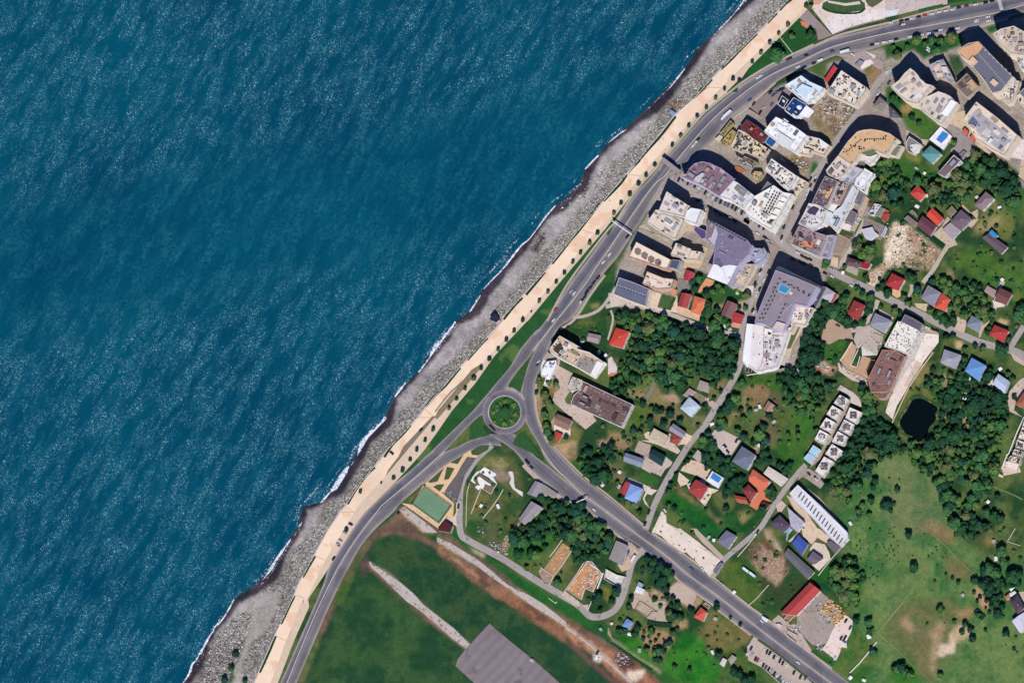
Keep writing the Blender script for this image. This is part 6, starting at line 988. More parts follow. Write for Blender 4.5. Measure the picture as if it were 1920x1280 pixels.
ruin('ochre walled plot floor', 'between two long side walls', "W 700,200 830,290 580,650 440,560 540,430", .4, (186, 144, 100), (206, 180, 140)); ruin('lower ochre walled plot', 'narrower end near the street', "W 400,545 570,660 510,770 450,760 370,600", .4, (166, 140, 120), (206, 180, 140)); ruin('grey roadside ruin', 'with a reddish floor by the inland road', "d 1305,540 1440,610 1430,720 1280,600", 2.5, (150, 110, 110), (206, 190, 186)); ruin('cream stone enclosure', 'with brick floor at the warehouse end', "d 1370,250 1430,320 1300,440 1240,400", 2, (170, 110, 90), (226, 196, 166))
ruin('terrace garden ruin', 'below the grey hip roof beside gravel', "s 1010,470 1150,520 1100,630 1050,600", 1.6, (200, 184, 164)); ruin('roofless stone room', 'beside the red-tiled kiosk house', "X 905,1020 975,1070 940,1110 870,1060", 2, (156, 130, 120)); ruin('olive bare courtyard', 'between plinth and cottage above the pyramid roof', "N 1190,535 1385,640 1340,700 1270,700 1150,600", 1.0, (132, 128, 98), (176, 164, 140))

def slab(short, extra, s, h, c_, name='foundation_slab', cat='foundation'):
    wp = ccw([tuple(at(q_[0], q_[1], h))[:2] for q_ in P(s)]); o_b = MB(); cx, cy = centre(wp); o_b.prism([(q_[0]-cx, q_[1]-cy) for q_ in wp], -.2, h); o2 = o_b.build(name, rgb(col(*c_), .9, .12, .5)); o2.location = (cx, cy, 0); return tag(o2, short+' '+extra, cat)
slab('white zigzag foundation', 'crossing the plot inside the small street loop', "Q 1720,440 1750,425 1785,440 1800,520 1800,580 1815,660 1920,715 1920,780 1780,670 1735,590 1760,530", .9, (226, 220, 212))
slab('white cross-shaped foundation', 'in the middle of the unfinished plot', "Q 1290,520 1320,500 1400,560 1480,610 1470,630 1400,600 1370,670 1330,660 1310,690 1260,650 1290,620 1330,630 1300,570", .8, (248, 242, 236))
slab('white broad foundation', 'uppermost of the unfinished plot', "Q 1330,420 1390,370 1550,460 1550,490 1510,500 1540,560 1570,600 1540,590 1470,540 1460,520 1330,450", .82, (246, 240, 234))
slab('small dark square footing', 'inside the broad white foundation', "Q 1440,440 1465,420 1485,450 1460,475", 1.0, (120, 108, 96))
slab('white ragged foundation', 'left end of the plot beside the small street', "Q 1200,560 1230,500 1280,440 1320,420 1325,440 1250,500 1270,600 1240,590", .78, (244, 236, 228))
slab('long brown footing', 'between the two white foundations', "Q 1310,450 1500,575 1475,600 1285,470", .6, (120, 104, 92))
slab('square brown footing', 'with a thin pale edge below the white foundations', "Q 1400,610 1480,620 1540,640 1480,740 1370,665", .5, (130, 112, 94))
# louvred market hall: skylight slots along the roof
for i_ in range(15):
    t_ = .03+i_*.066; a0, a1 = P("T 520,680 Y 1135,150"); ux, uy = a0[0]+(a1[0]-a0[0])*t_, a0[1]+(a1[1]-a0[1])*t_; dx, dy = -.52, .85; l_ = 13.5
    q4 = [(ux+1.5*dx, uy+1.5*dy), (ux+1.5*dx+1.7, uy+1.5*dy+1.3), (ux+l_*dx+1.7, uy+l_*dy+1.3), (ux+l_*dx, uy+l_*dy)]
    root_ = [o_ for o_ in bpy.data.objects if o_.get('category') == 'market hall'][0]; wq = ccw([tuple(at(q_[0], q_[1], 7.4))[:2] for q_ in q4]); b = MB(); b.prism([(q_[0]-root_.location.x, q_[1]-root_.location.y) for q_ in wq], 6.95, 7.35, 0, False); b.build('skylight', plain(col(92, 84, 88), .5), root_)

def find(short): return [o_ for o_ in bpy.data.objects if o_.get('category') and str(o_.get('label', '')).startswith(short)][0]
def unit_row(short, h, s, n_, kd, mt, sc=1.0):
    root = find(short); a, b_ = P(s)
    for i_ in range(n_):
        t_ = i_/max(1, n_-1); w_ = at(a[0]+(b_[0]-a[0])*t_, a[1]+(b_[1]-a[1])*t_, h); o2 = link('roof_unit', unit_mesh(kd, mt), root, (w_.x-root.location.x, w_.y-root.location.y, h)); w2 = at(b_[0], b_[1], h); o2.rotation_euler = (0, 0, math.atan2(w2.y-w_.y, w2.x-w_.x) if i_ < n_-1 else 0); o2.scale = (sc,)*3
for a_ in (("G 385,215 215,530", 9), ("G 420,235 240,560", 10), ("G 455,250 275,575", 10)): unit_row('white block with fan rows', 19, a_[0], a_[1], 0, UD, 1.1)
unit_row('white block with fan rows', 19, "G 60,420 240,630", 6, 0, UD, .8); unit_row('white block with fan rows', 19, "G 340,170 290,300", 4, 2, UG, .8)
for a_ in (("K 455,205 870,420", 6), ("K 515,250 860,440", 6), ("K 430,270 185,750", 9), ("K 420,380 230,745", 7), ("K 530,560 450,740", 4)): unit_row('taupe-roofed great hotel', 25, a_[0], a_[1], 2, UD, .85)
unit_row('taupe-roofed great hotel', 25, "K 620,560 480,700", 6, 0, UW, .8)
unit_row('grey-roofed long hotel', 27, "B 1290,745 1660,1170", 17, 2, UW, .75); unit_row('grey-roofed long hotel', 27, "B 1380,700 1730,1020", 7, 0, UW, .9); unit_row('grey-roofed long hotel', 27, "B 1235,950 1370,1090", 6, 0, UD, .8)
unit_row('slate-roofed hotel', 13, "I 1100,290 1460,420", 11, 2, UW, .85); unit_row('slate-roofed hotel', 13, "I 1110,315 1450,440", 9, 0, UD, .7); unit_row('great purple-grey roof', 22, "F 1420,625 1900,890", 12, 2, UD, 1.1)
unit_row('brown mottled warehouse', 7, "M 1560,440 N 300,760", 12, 2, UW, .6); unit_row('great curved cream block', 24, "C 1380,890 1580,720", 9, 0, UD, .8); unit_row('great curved cream block', 24, "C 1640,710 1920,710", 10, 0, UD, .8)
pt_ = shed('white poolside terrace', 'with a blue pool above the ruby hip-roofed house', "S 1000,425 1158,520 1080,665 915,560", 2.5, (240, 238, 240), 'w', cat='terrace', name='pool_terrace', over=(('pool', "S 1015,435 1140,522 1085,600 965,520", .25, (66, 136, 206)),))
shed('grey lean-to roof', 'at the lane bend above the poolside terrace', "S 800,130 885,205 820,310 725,230", 3, (186, 172, 156), 'b')
# ================================================================== LABELS BY PLACE
for nm_, s_ in (('planted roundabout island', "M 490,830"), ('dark pond', "P 460,900"), ('green sports court', "Q 660,890"), ('grey airfield apron', "b 1000,900"), ('rubble lot', "H 350,950"), ('brown scrub lot', "Y 100,500"), ('blue-roofed beach hut', "E 890,340"), ('covered footbridge', "E 900,1060"), ('long pale plot wall', "Q 1290,850"), ('tan scrub clearing', "e 1850,780"), ('car park', "d 1100,950"), ('beach plaza', "A 1500,250"), ('orchard of brown earth', "c 1250,700"), ('ochre walled plot', "W 620,430"), ('white roofless ruin', "W 1000,680")):
    q_ = P(s_)[0]; LAND.append((nm_, q_[0], q_[1]))
DIRS = ["right of", "below right of", "below", "below left of", "left of", "above left of", "above", "above right of"]
ORD = "nearest,second nearest,third nearest,fourth nearest,fifth nearest,sixth nearest,seventh nearest,eighth nearest,ninth nearest,tenth nearest,eleventh nearest,twelfth nearest,thirteenth nearest,fourteenth nearest,fifteenth nearest,sixteenth nearest".split(',')
PEND = []
def place_label(o, adj, noun, px, py): PEND.append((o, adj, noun, px, py))
def flush_labels():
    d = {}
    for o, adj, noun, px, py in PEND:
        b_ = min(LAND, key=lambda q_: (q_[1]-px)**2+(q_[2]-py)**2); ang = math.degrees(math.atan2(py-b_[2], px-b_[1])) % 360
        k_ = (adj, noun, DIRS[int((ang+22.5)//45) % 8], b_[0]); d.setdefault(k_, []).append((math.hypot(px-b_[1], py-b_[2]), o))
    for (adj, noun, dr, lm), L_ in d.items():
        L_.sort(key=lambda q_: q_[0])
        for i_, (_, o) in enumerate(L_):
            o['label'] = ('%s %s %s the %s' % (adj, noun, dr, lm)) if len(L_) == 1 else ('%s %s %s the %s, %s' % (adj, noun, dr, lm, ORD[min(i_, 15)]))
# ================================================================== TREES
def leafmat(c):
    m, t, n, l, b = nodes('foliage'); pos = n.new('ShaderNodeNewGeometry').outputs['Position']
    n1 = noise(t, .9, 4, .7, pos); l.new(ramp(t, n1.outputs[0], .3, ctup(c, .7), .7, ctup(c, 1.25)).outputs[0], b.inputs['Base Color'])
    b.inputs['Roughness'].default_value = .85; b.inputs['Specular IOR Level'].default_value = .04; return m
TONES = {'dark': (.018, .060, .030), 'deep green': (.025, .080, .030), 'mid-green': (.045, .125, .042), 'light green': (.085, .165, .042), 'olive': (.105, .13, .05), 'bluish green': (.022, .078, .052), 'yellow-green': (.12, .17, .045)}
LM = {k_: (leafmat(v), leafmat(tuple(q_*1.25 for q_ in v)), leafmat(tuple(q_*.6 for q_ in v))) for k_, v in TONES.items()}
def crown_geo(seed, nl=9, q=420, flat=.75, leaf=.15):
    r = random.Random(seed); V_, F_, M_ = [], [], []
    lobes = [(0, 0, .1, .62, 0)]
    for i_ in range(nl):
        a = 2*math.pi*i_/nl+r.uniform(-.3, .3); d = r.uniform(.38, .68); lobes.append((d*math.cos(a), d*math.sin(a), r.uniform(-.3, .22), r.uniform(.26, .44), r.choice((0, 0, 1, 2))))
    for i_ in range(3): lobes.append((r.uniform(-.35, .35), r.uniform(-.35, .35), r.uniform(.3, .5), r.uniform(.25, .36), r.choice((0, 1))))
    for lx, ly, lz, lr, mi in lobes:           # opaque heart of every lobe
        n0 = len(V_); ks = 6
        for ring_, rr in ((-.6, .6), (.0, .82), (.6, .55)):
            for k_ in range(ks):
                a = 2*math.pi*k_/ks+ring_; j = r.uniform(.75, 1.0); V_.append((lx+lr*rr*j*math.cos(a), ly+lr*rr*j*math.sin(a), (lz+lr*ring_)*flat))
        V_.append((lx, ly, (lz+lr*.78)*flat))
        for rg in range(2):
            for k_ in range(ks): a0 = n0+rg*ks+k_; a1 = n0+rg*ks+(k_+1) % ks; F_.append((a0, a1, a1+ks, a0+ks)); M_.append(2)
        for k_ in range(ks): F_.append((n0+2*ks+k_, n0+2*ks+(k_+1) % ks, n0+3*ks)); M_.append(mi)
    tot = sum(q_[3]**2 for q_ in lobes)
    for lx, ly, lz, lr, mi in lobes:
        for k_ in range(int(q*lr*lr/tot)):
            u = r.uniform(-.35, 1); a = r.uniform(0, 2*math.pi); s_ = math.sqrt(1-u*u); nx, ny, nz = s_*math.cos(a), s_*math.sin(a), u; rr = lr*r.uniform(.86, 1.14)
            c_ = Vector((lx+nx*rr, ly+ny*rr, (lz+nz*rr)*flat)); nn = Vector((nx+r.uniform(-.5, .5), ny+r.uniform(-.5, .5), nz+r.uniform(-.2, .6))).normalized()
            t1 = nn.cross(Vector((r.uniform(-1, 1), r.uniform(-1, 1), r.uniform(-1, 1)))).normalized(); t2 = nn.cross(t1); e = leaf*r.uniform(.6, 1.25); n0 = len(V_)
            for sx_, sy_ in ((-1, -.6), (1, -.6), (.6, 1), (-.7, .8)): V_.append(tuple(c_+t1*sx_*e+t2*sy_*e))
            F_.append((n0, n0+1, n0+2, n0+3)); M_.append(mi if r.random() < .75 else r.choice((0, 1)))
    return V_, F_, M_
GEO = [crown_geo(s_) for s_ in range(7)]; LOW = [crown_geo(s_+50, 6, 130, .7, .22) for s_ in range(4)]; TIN = [crown_geo(s_+90, 4, 60, .8, .3) for s_ in range(3)]
CM = {}
def crown_mesh(tone, k_, tiny=False):
    key = (tone, k_, tiny)
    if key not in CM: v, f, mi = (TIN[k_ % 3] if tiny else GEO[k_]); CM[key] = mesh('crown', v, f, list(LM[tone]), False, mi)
    return CM[key]
def trunk_mesh():
    b = MB(); b.tube((0, 0), .09, .05, 0, 1.0, 7)
    for a in range(4): q_ = a*1.6; b.add([(0, 0, .7), (.05, 0, .72), (.32*math.cos(q_), .32*math.sin(q_), 1.15), (0, .05, .76)], [(0, 1, 2), (1, 3, 2), (3, 0, 2)])
    return mesh('trunk', b.v, b.f, rgb((.12, .085, .055), .95, .3, 2), False, b.m)
TRUNK = trunk_mesh(); COUNT = {}
def tree(px, py, rpx, tone='dark', name='broadleaf_tree', group='garden and woodland trees', noun='tree', hk=1.25, size=None):
    R = rpx*.5; ht = R*hk; w_ = at(px, py, ht*1.0); k_ = int(px*7+py*13) % 7
    o = bpy.data.objects.new(name, None); C.objects.link(o); o.location = (w_.x, w_.y, 0); tag(o, None, 'tree' if noun == 'tree' else noun, group); rz = (px*1.7+py) % 6.28
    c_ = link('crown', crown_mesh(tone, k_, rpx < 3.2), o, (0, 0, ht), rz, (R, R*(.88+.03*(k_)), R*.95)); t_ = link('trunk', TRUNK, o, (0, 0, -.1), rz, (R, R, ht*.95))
    sz = size or ('tiny' if rpx < 3.2 else 'small' if rpx < 6.2 else 'medium' if rpx < 8.6 else 'large' if rpx < 11.5 else 'very large'); place_label(o, sz+' '+tone, noun, px, py); return o
PT = P("k 1675,340 1550,465 1430,590 1305,725 1185,855 920,1090 1005,1120 800,1230 A 820,75 885,80 E 1605,20 1490,135 1360,265 1235,385 1118,515 1005,655 890,790 645,1060 525,1200 F 420,105 300,250 180,370 78,510 i 1775,45 1665,185 1540,315 1432,445 1315,600 1205,725 1085,860 968,990 860,1135,2.2 738,1250 h 1650,145 1545,270 1430,400 1312,535 1197,660 1090,808,5.2 975,940 858,1085 753,1215 g 1860,175 1750,325 1635,460 1540,600 1435,745 1310,855 1145,920,2.6 855,1040 M 962,360 927,560 V 655,245 1380,15,3")
rt = random.Random(5); seen = []
for q_ in PT:
    if any(math.hypot(q_[0]-s_[0], q_[1]-s_[1]) < 6 for s_ in seen): continue
    seen.append(q_); tree(q_[0], q_[1]+.8, q_[2] if len(q_) > 2 else rt.uniform(3.7, 4.6), rt.choice(('dark', 'deep green', 'olive')), 'promenade_tree', 'young trees lining the promenade', 'tree', 1.7)
DOTS = P("A 615,500,7.5 880,490,11 415,765,16 500,530,2.5 B 430,560,11 640,560,9 770,560,8 910,520,12 110,650,5 300,650,6 170,770,11 710,690,9 560,620,8 D 100,150,9 370,410,7 460,490,6 210,180,6 950,760,7 G 1520,980,12 1600,1080,13 1720,1020,12 1690,1120,12 1560,900,8 1110,1170,9 1090,1230,8 J 960,430,9 400,420,10 560,750,10 650,780,9 700,830,8 540,650,8 200,250,8 300,200,9 250,340,8 700,280,8 850,330,9 940,615,6 855,610,5 430,560,9 360,680,8 420,640,9 480,380,8 620,360,7 560,300,7 350,780,7 K 1350,40,5 1640,200,7 1690,240,3 1810,345,6 1840,210,4 1880,280,6 1510,330,5 1600,400,7 1720,460,9 1710,560,9 1680,640,9 1860,590,5 1540,380,8 1090,540,9 1150,620,9 1050,660,8 1250,600,10 1340,500,9 1380,440,8 1300,740,10 1400,790,10 1370,870,5 1500,840,8 1590,800,9 960,700,10 900,800,11 860,900,10 830,1000,10 900,1050,10 780,1100,9 850,1180,10 950,900,8 "
 "L 30,400,10 330,150,8 380,190,9 440,350,9 430,440,8 320,540,8 250,450,7 130,640,8 200,690,6 850,350,10 930,400,9 780,310,7 1100,250,7 1090,380,9 1230,280,7 1300,600,6 1180,580,8 1250,520,7 620,660,8 700,720,9 800,760,10 860,830,9 940,760,8 760,680,8 1060,720,6 930,990,6 840,1010,7 1100,1180,6 1240,1130,6 1350,1170,7 1600,1200,14 1700,1040,8 1850,700,12 1880,620,11 1430,300,4 1480,700,8 1000,500,8 1120,480,8 1360,560,7 900,600,8 "
 "M 1040,600,10 1080,690,9 1110,740,9 1030,860,8 1050,910,7 1060,1030,9 1080,1110,10 1120,1180,8 1340,1180,6 1100,420,7 1200,440,7 N 360,470,4 350,570,4 270,610,4 400,650,4 480,720,8 600,770,6 670,820,8 740,820,7 860,860,10 580,940,8 460,930,5 770,1000,9 990,960,8 1340,770,8 1460,640,5 1700,350,6 1560,550,5 350,1080,7 430,1130,7 900,740,4 1240,1020,5 1850,430,9 1760,650,11 1700,720,12 1640,800,10 1560,850,9 1570,960,9 1540,1040,9 1600,1000,9 1390,1130,7 1310,1220,9 1400,1240,8 1790,1090,8 1880,1180,9 1840,800,6 1870,930,7 100,560,8 200,520,9 60,480,8 "
 "O 440,350,6 980,360,9 1120,470,9 1160,500,8 1200,460,7 540,560,8 530,490,7 560,680,8 520,720,7 690,800,5 930,765,3 835,865,4 950,640,6 1010,660,6 715,1140,6 570,1130,5 400,790,6 310,880,8 20,680,4 40,830,7 700,400,10 760,430,10 820,520,10 800,600,9 650,480,9 590,600,9 740,620,9 170,1150,12 260,1220,10 100,1250,8 230,1040,9 1580,560,7 1600,480,8 900,940,7 950,1100,7 "
 "P 660,240,6 565,360,5 640,340,5 620,420,6 700,390,7 740,430,6 780,390,6 560,470,6 640,520,5 700,480,6 900,330,8 910,420,6 730,600,5 830,560,6 1090,90,7 1060,180,7 1020,230,6 1350,410,6 1240,580,8 1180,640,9 1390,530,9 1460,560,9 1780,625,6 1640,730,7 1700,300,6 1760,360,6 350,505,2.5 430,505,2.5 465,530,2.5 "
 "R 1220,180,4 1260,100,6 1060,160,9 1000,200,8 1350,140,9 1430,190,6 1380,80,8 1320,200,5 1500,240,6 1350,300,7 1330,420,4 1340,510,8 1300,560,7 1460,585,5 1520,820,9 1600,880,9 1700,880,9 1760,990,6 560,850,5 400,800,8 500,820,7 750,850,7 620,860,5 960,900,10 870,920,9 1280,1170,6 700,1080,6 660,1100,5 820,1120,7 780,1200,8 430,1070,9 480,1130,8 300,1180,8 900,1220,10 1000,1180,9 1100,1200,9 980,1040,9 "
 "S 910,220,11 960,300,8 930,370,7 1100,260,10 1150,400,10 1220,370,9 1290,330,8 1250,450,7 870,60,9 920,120,8 1000,80,10 700,215,5 660,290,5 750,150,4 620,320,4 500,480,5 420,620,6 400,700,7 1330,560,10 1400,540,9 1260,620,9 1210,700,9 1180,780,7 1380,630,8 1650,280,8 1720,180,10 1760,300,9 1700,100,8 1600,330,6 1820,680,7 1850,790,6 910,960,4 400,900,6 480,950,6 1700,950,8 1190,950,7 "
 "T 100,690,7 150,730,7 150,800,6 60,700,6 340,370,8 380,340,7 230,350,8 300,440,7 900,640,9 980,700,10 1060,690,9 1150,720,9 1190,830,8 1090,790,8 1000,760,6 1500,830,8 1720,900,10 1660,930,7 1770,980,5 1380,900,7 1320,980,7 1330,1040,6 1470,1030,6 1860,690,6 1560,560,8 1530,650,7 "
 "U 160,685,6 30,890,10 70,970,5 120,890,5 850,380,12 900,450,11 780,550,10 820,620,10 1040,440,10 1050,540,9 1180,580,6 850,760,12 800,800,10 920,800,11 900,900,12 850,960,10 1000,850,10 1070,1160,7 1200,800,10 1150,900,10 1250,900,9 1400,570,9 1300,760,9 1400,1000,9 1500,1050,10 1580,1090,10 1200,1050,9 1550,780,7 W 280,135,7 425,155,6 450,265,7 85,365,11 260,360,11 340,370,11 600,120,7 750,80,14 830,100,14 620,760,9 1440,880,10 1200,940,9 1150,1000,8 1220,1140,6 1210,250,10 1160,130,9 1050,60,10 980,110,10 930,200,10 1100,400,9 900,320,9 1330,220,9 190,550,6 1640,985,5 1620,1100,6 1380,1010,7 "
 "X 180,470,9 280,540,11 370,600,11 220,640,10 320,720,12 420,680,10 250,800,9 350,840,9 150,560,9 100,430,8 370,950,7 450,960,6 280,1080,4.5 430,1070,5 520,1050,7 400,1180,9 470,1220,9 560,1230,8 700,1150,8 1060,1100,7 200,990,6 720,80,5 Y 1200,440,8 1140,470,8 1100,600,11 1200,620,12 1030,660,10 1260,800,10 1150,760,11 1100,860,10 1200,900,11 1280,960,9 1120,980,10 1150,1040,8 950,650,7 1390,690,7 1380,630,6 "
 "Z 320,90,8.5 390,545,10 1280,95,5 1600,320,12 1440,560,12 1380,600,11 1520,620,12 1640,470,10 1560,730,10 1240,730,8 1350,780,11 1450,800,11 1420,880,10 1420,720,7 1230,890,4 1310,960,4 1400,1000,5 1540,1040,7 1600,940,6 1620,1090,7 1550,1170,8 1270,1010,4 1390,1105,3 1440,1160,4 1010,750,5 930,690,4 840,630,3 760,1110,7 1300,1190,6 a 750,880,7 690,1080,7 590,1240,8 880,1250,6 "
 "c 1085,580,4 1075,665,5 1175,725,4 1245,690,4 1290,630,4 1360,675,2.5 1390,740,6 1440,720,7 1120,820,7 1300,840,9 1230,860,7 1350,840,7 1240,950,6 1310,960,6 1230,780,3 960,600,8 1000,520,8 1180,570,8 1450,370,9 1540,410,10 1430,340,7 1480,580,7 1550,530,5 1310,210,4.5 1720,1080,5 1510,1060,6 910,120,7 880,220,6 730,560,7 820,560,8 470,280,5 "
 "d 320,200,6 510,370,4 650,470,4.5 340,880,8 560,1120,9 640,1160,9 800,1230,10 700,1240,9 e 390,80,12 560,410,8 730,440,9 740,560,8 790,860,9 1180,1060,10 1220,1130,9 1100,1080,9 1300,1170,9 1720,1170,7 1540,460,3 f 130,790,4.5 400,860,7 540,1000,7 330,1070,6 600,1240,8 950,250,4 1210,340,7 1240,600,10 1450,1090,8 930,1010,4 780,160,4 630,40,4")
WOODS = ["_ 1150,590 1200,583 1260,600 1330,605 1385,628 1385,690 1362,700 1340,720 1300,718 1255,735 1225,715 1180,730 1145,735 1150,700 1172,672 1180,640 1165,610", "_ 1525,590 1555,575 1585,570 1600,600 1570,640 1545,655 1525,700 1550,740 1540,780 1490,775 1470,740 1455,705 1490,690 1510,650", "_ 1600,765 1625,735 1660,790 1690,835 1740,825 1760,860 1745,890 1690,850 1655,862 1620,900 1590,930 1562,932 1548,890 1580,850 1595,800",
 "_ 1760,745 1800,695 1862,692 1895,760 1880,830 1855,930 1800,900 1772,930 1760,920 1748,880 1760,830 1742,800", "_ 1625,310 1670,295 1700,345 1760,330 1820,285 1868,305 1915,350 1915,385 1880,375 1840,345 1800,385 1745,385 1740,350 1700,345 1690,385 1660,388 1620,355", "_ 1730,530 1765,522 1810,545 1840,535 1862,590 1850,635 1800,600 1782,610 1772,570", "_ 1010,965 1060,935 1105,955 1125,990 1150,1010 1130,1040 1080,1058 1055,1000 1020,1000 960,1028 955,1002",
 "_ 1582,1045 1605,1052 1612,1140 1570,1130 1548,1085", "_ 1762,925 1790,935 1850,985 1825,1015 1790,1000", "_ 1835,1090 1880,1085 1918,1070 1918,1100 1870,1110 1860,1140", "_ 1085,842 1150,850 1140,900 1120,905 1085,880", "_ 1350,842 1385,860 1372,900 1345,880 1335,860"]
allt = [(q_[0], q_[1], q_[2] if len(q_) > 2 else 6) for q_ in DOTS]
BP = [(n_, x_, y_) for n_, x_, y_ in LAND]
OM = np.zeros_like(GX)
for poly in OCC:
    sl_, m_ = mask(poly, 0, 0)
    if sl_ is not None: OM[sl_] = np.maximum(OM[sl_], m_)
OM2 = blur(OM, 2)
def free(x_, y_, lim=.05):
    i_, j_ = int((y_-Y0)/STEP), int((x_-X0)/STEP)
    return 0 <= i_ < NY and 0 <= j_ < NX and OM2[i_, j_] < lim
rw = random.Random(21)
for wds in WOODS:
    poly = P(wds); xs = [q_[0] for q_ in poly]; ys = [q_[1] for q_ in poly]; y_ = min(ys)
    while y_ < max(ys):
        x_ = min(xs)
        while x_ < max(xs):
            ax, ay = x_+rw.uniform(-3.5, 3.5), y_+rw.uniform(-3.5, 3.5); R_ = rw.choice((5, 6.5, 7.5, 9, 11, 14))
            if inside(ax, ay, poly) and free(ax, ay, .25) and all(math.hypot(ax-q_[0], ay-q_[1]) > (R_+q_[2])*.52 for q_ in allt) and all(math.hypot(ax-q_[1], ay-q_[2]) > R_+5 for q_ in BP): allt.append((ax, ay, R_))
            x_ += 7.5
        y_ += 7.5
allt.sort(key=lambda q_: -q_[2]*(1 if 0 < q_[0] < 1920 and 0 < q_[1] < 1280 else .1)); tn = random.Random(9)
def tone_at(x_, y_):
    i_, j_ = int((y_-Y0)/STEP), int((x_-X0)/STEP); v = .5+(N1[max(0, min(NY-1, i_)), max(0, min(NX-1, j_))]-.47)*1.3+tn.uniform(-.1, .1)
    return 'dark' if v < .44 else 'deep green' if v < .53 else tn.choice(('mid-green', 'bluish green', 'mid-green', 'deep green')) if v < .62 else tn.choice(('light green', 'mid-green', 'olive'))
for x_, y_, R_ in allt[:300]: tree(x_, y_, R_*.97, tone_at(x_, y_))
# the smaller trees beyond the three hundred largest: one object
V_, F_, M_ = [], [], []
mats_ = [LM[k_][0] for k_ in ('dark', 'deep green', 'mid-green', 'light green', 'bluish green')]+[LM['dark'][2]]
for i_, (x_, y_, R_) in enumerate(allt[300:]):
    R = R_*.5; w_ = at(x_, y_, R*1.2); v, f, mi = LOW[i_ % 4]; n0 = len(V_); a = i_*1.3; ca_, sa_ = math.cos(a)*R, math.sin(a)*R
    V_ += [(w_.x+p_[0]*ca_-p_[1]*sa_, w_.y+p_[0]*sa_+p_[1]*ca_, R*1.2+p_[2]*R*1.1) for p_ in v]; F_ += [tuple(q_+n0 for q_ in ff) for ff in f]
    tt = ('dark', 'deep green', 'mid-green', 'light green', 'bluish green'); t0 = tone_at(x_, y_); t0 = 0 if t0 == 'olive' else tt.index(t0) if t0 in tt else 1
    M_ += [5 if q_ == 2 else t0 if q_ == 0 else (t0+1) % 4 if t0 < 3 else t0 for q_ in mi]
if V_: tag(link('woodland', mesh('woodland', V_, F_, mats_, False, M_)), 'mass of smaller green trees filling the woods and gardens', 'woodland', None, 'stuff')
# low shrubs scattered through the gardens, clear of roofs, yards and roads
GARD = [P(s_) for s_ in ("_ 1040,600 1150,580 1390,625 1385,700 1320,800 1215,985 1110,935 1040,850 1010,790 1005,700", "_ 1330,760 1395,700 1480,695 1540,720 1580,720 1520,860 1470,930 1350,1070 1240,990 1260,890", "_ 1620,380 1760,300 1915,370 1915,660 1800,640 1640,560 1600,500", "_ 1690,640 1900,690 1915,780 1880,900 1780,860 1700,740", "_ 870,900 960,850 1010,900 1200,1030 1180,1140 1100,1150 960,1060 880,980", "_ 1190,1040 1340,1130 1400,1190 1380,1270 1250,1230 1160,1170", "_ 1350,1090 1450,1000 1520,1080 1450,1150 1400,1140", "_ 1500,560 1640,600 1600,740 1500,690", "_ 1840,940 1915,950 1915,1240 1830,1150 1850,1060")]
rg = random.Random(33); ns = 0; sh_pts = []
while ns < 270:
    poly = GARD[rg.choices(range(len(GARD)), [abs(area2(q_)) for q_ in GARD])[0]]; xs = [q_[0] for q_ in poly]; ys = [q_[1] for q_ in poly]; x_, y_ = rg.uniform(min(xs), max(xs)), rg.uniform(min(ys), max(ys)); R_ = rg.choice((2, 2.6, 3.2, 4, 5))
    if not inside(x_, y_, poly) or not free(x_, y_, .12) or any(math.hypot(x_-q_[0], y_-q_[1]) < (R_+q_[2])*.8 for q_ in allt) or any(math.hypot(x_-q_[0], y_-q_[1]) < 4 for q_ in sh_pts): 
        ns += .02; continue
    sh_pts.append((x_, y_)); ns += 1; tree(x_, y_, R_, rg.choice(('dark', 'deep green', 'mid-green', 'olive', 'light green')), 'garden_shrub', 'shrubs dotted through the gardens', 'shrub', .7)
# meadow saplings
for q_ in P("Y 1345,180 1450,205 1300,245 1455,290 1355,290 1580,235 1560,270 1670,235 1680,265 1700,300 1755,330 1810,310 1870,340 1720,380 1820,380 1585,385 1610,440 1765,425 1470,450 1360,430 1665,505 1875,465 1430,525 1500,555 1320,550 1600,610 1525,645 1585,675 1475,690 1530,785 1635,40 1750,80 1815,125 1865,180 1870,245 1775,245 1745,285 1320,330 1215,260 1490,15,3 1400,700,3 Z 380,380 700,265 715,310 650,350 835,350 600,390 720,510 790,410 690,735,3 910,690 840,630 1010,750,3 545,80 T 1640,710 1760,700 1380,1010 1750,520 1890,550 1480,1230 1620,1260 d 1900,1000 U 60,530 190,545 60,705 480,1010 130,1210 e 1900,415,3 1700,1100 1780,450"):
    tree(q_[0], q_[1], (q_[2] if len(q_) > 2 else rt.uniform(1.3, 2.1)), rt.choice(('dark', 'deep green', 'olive')), 'sapling', 'saplings planted across the meadow', 'sapling', 1.2)
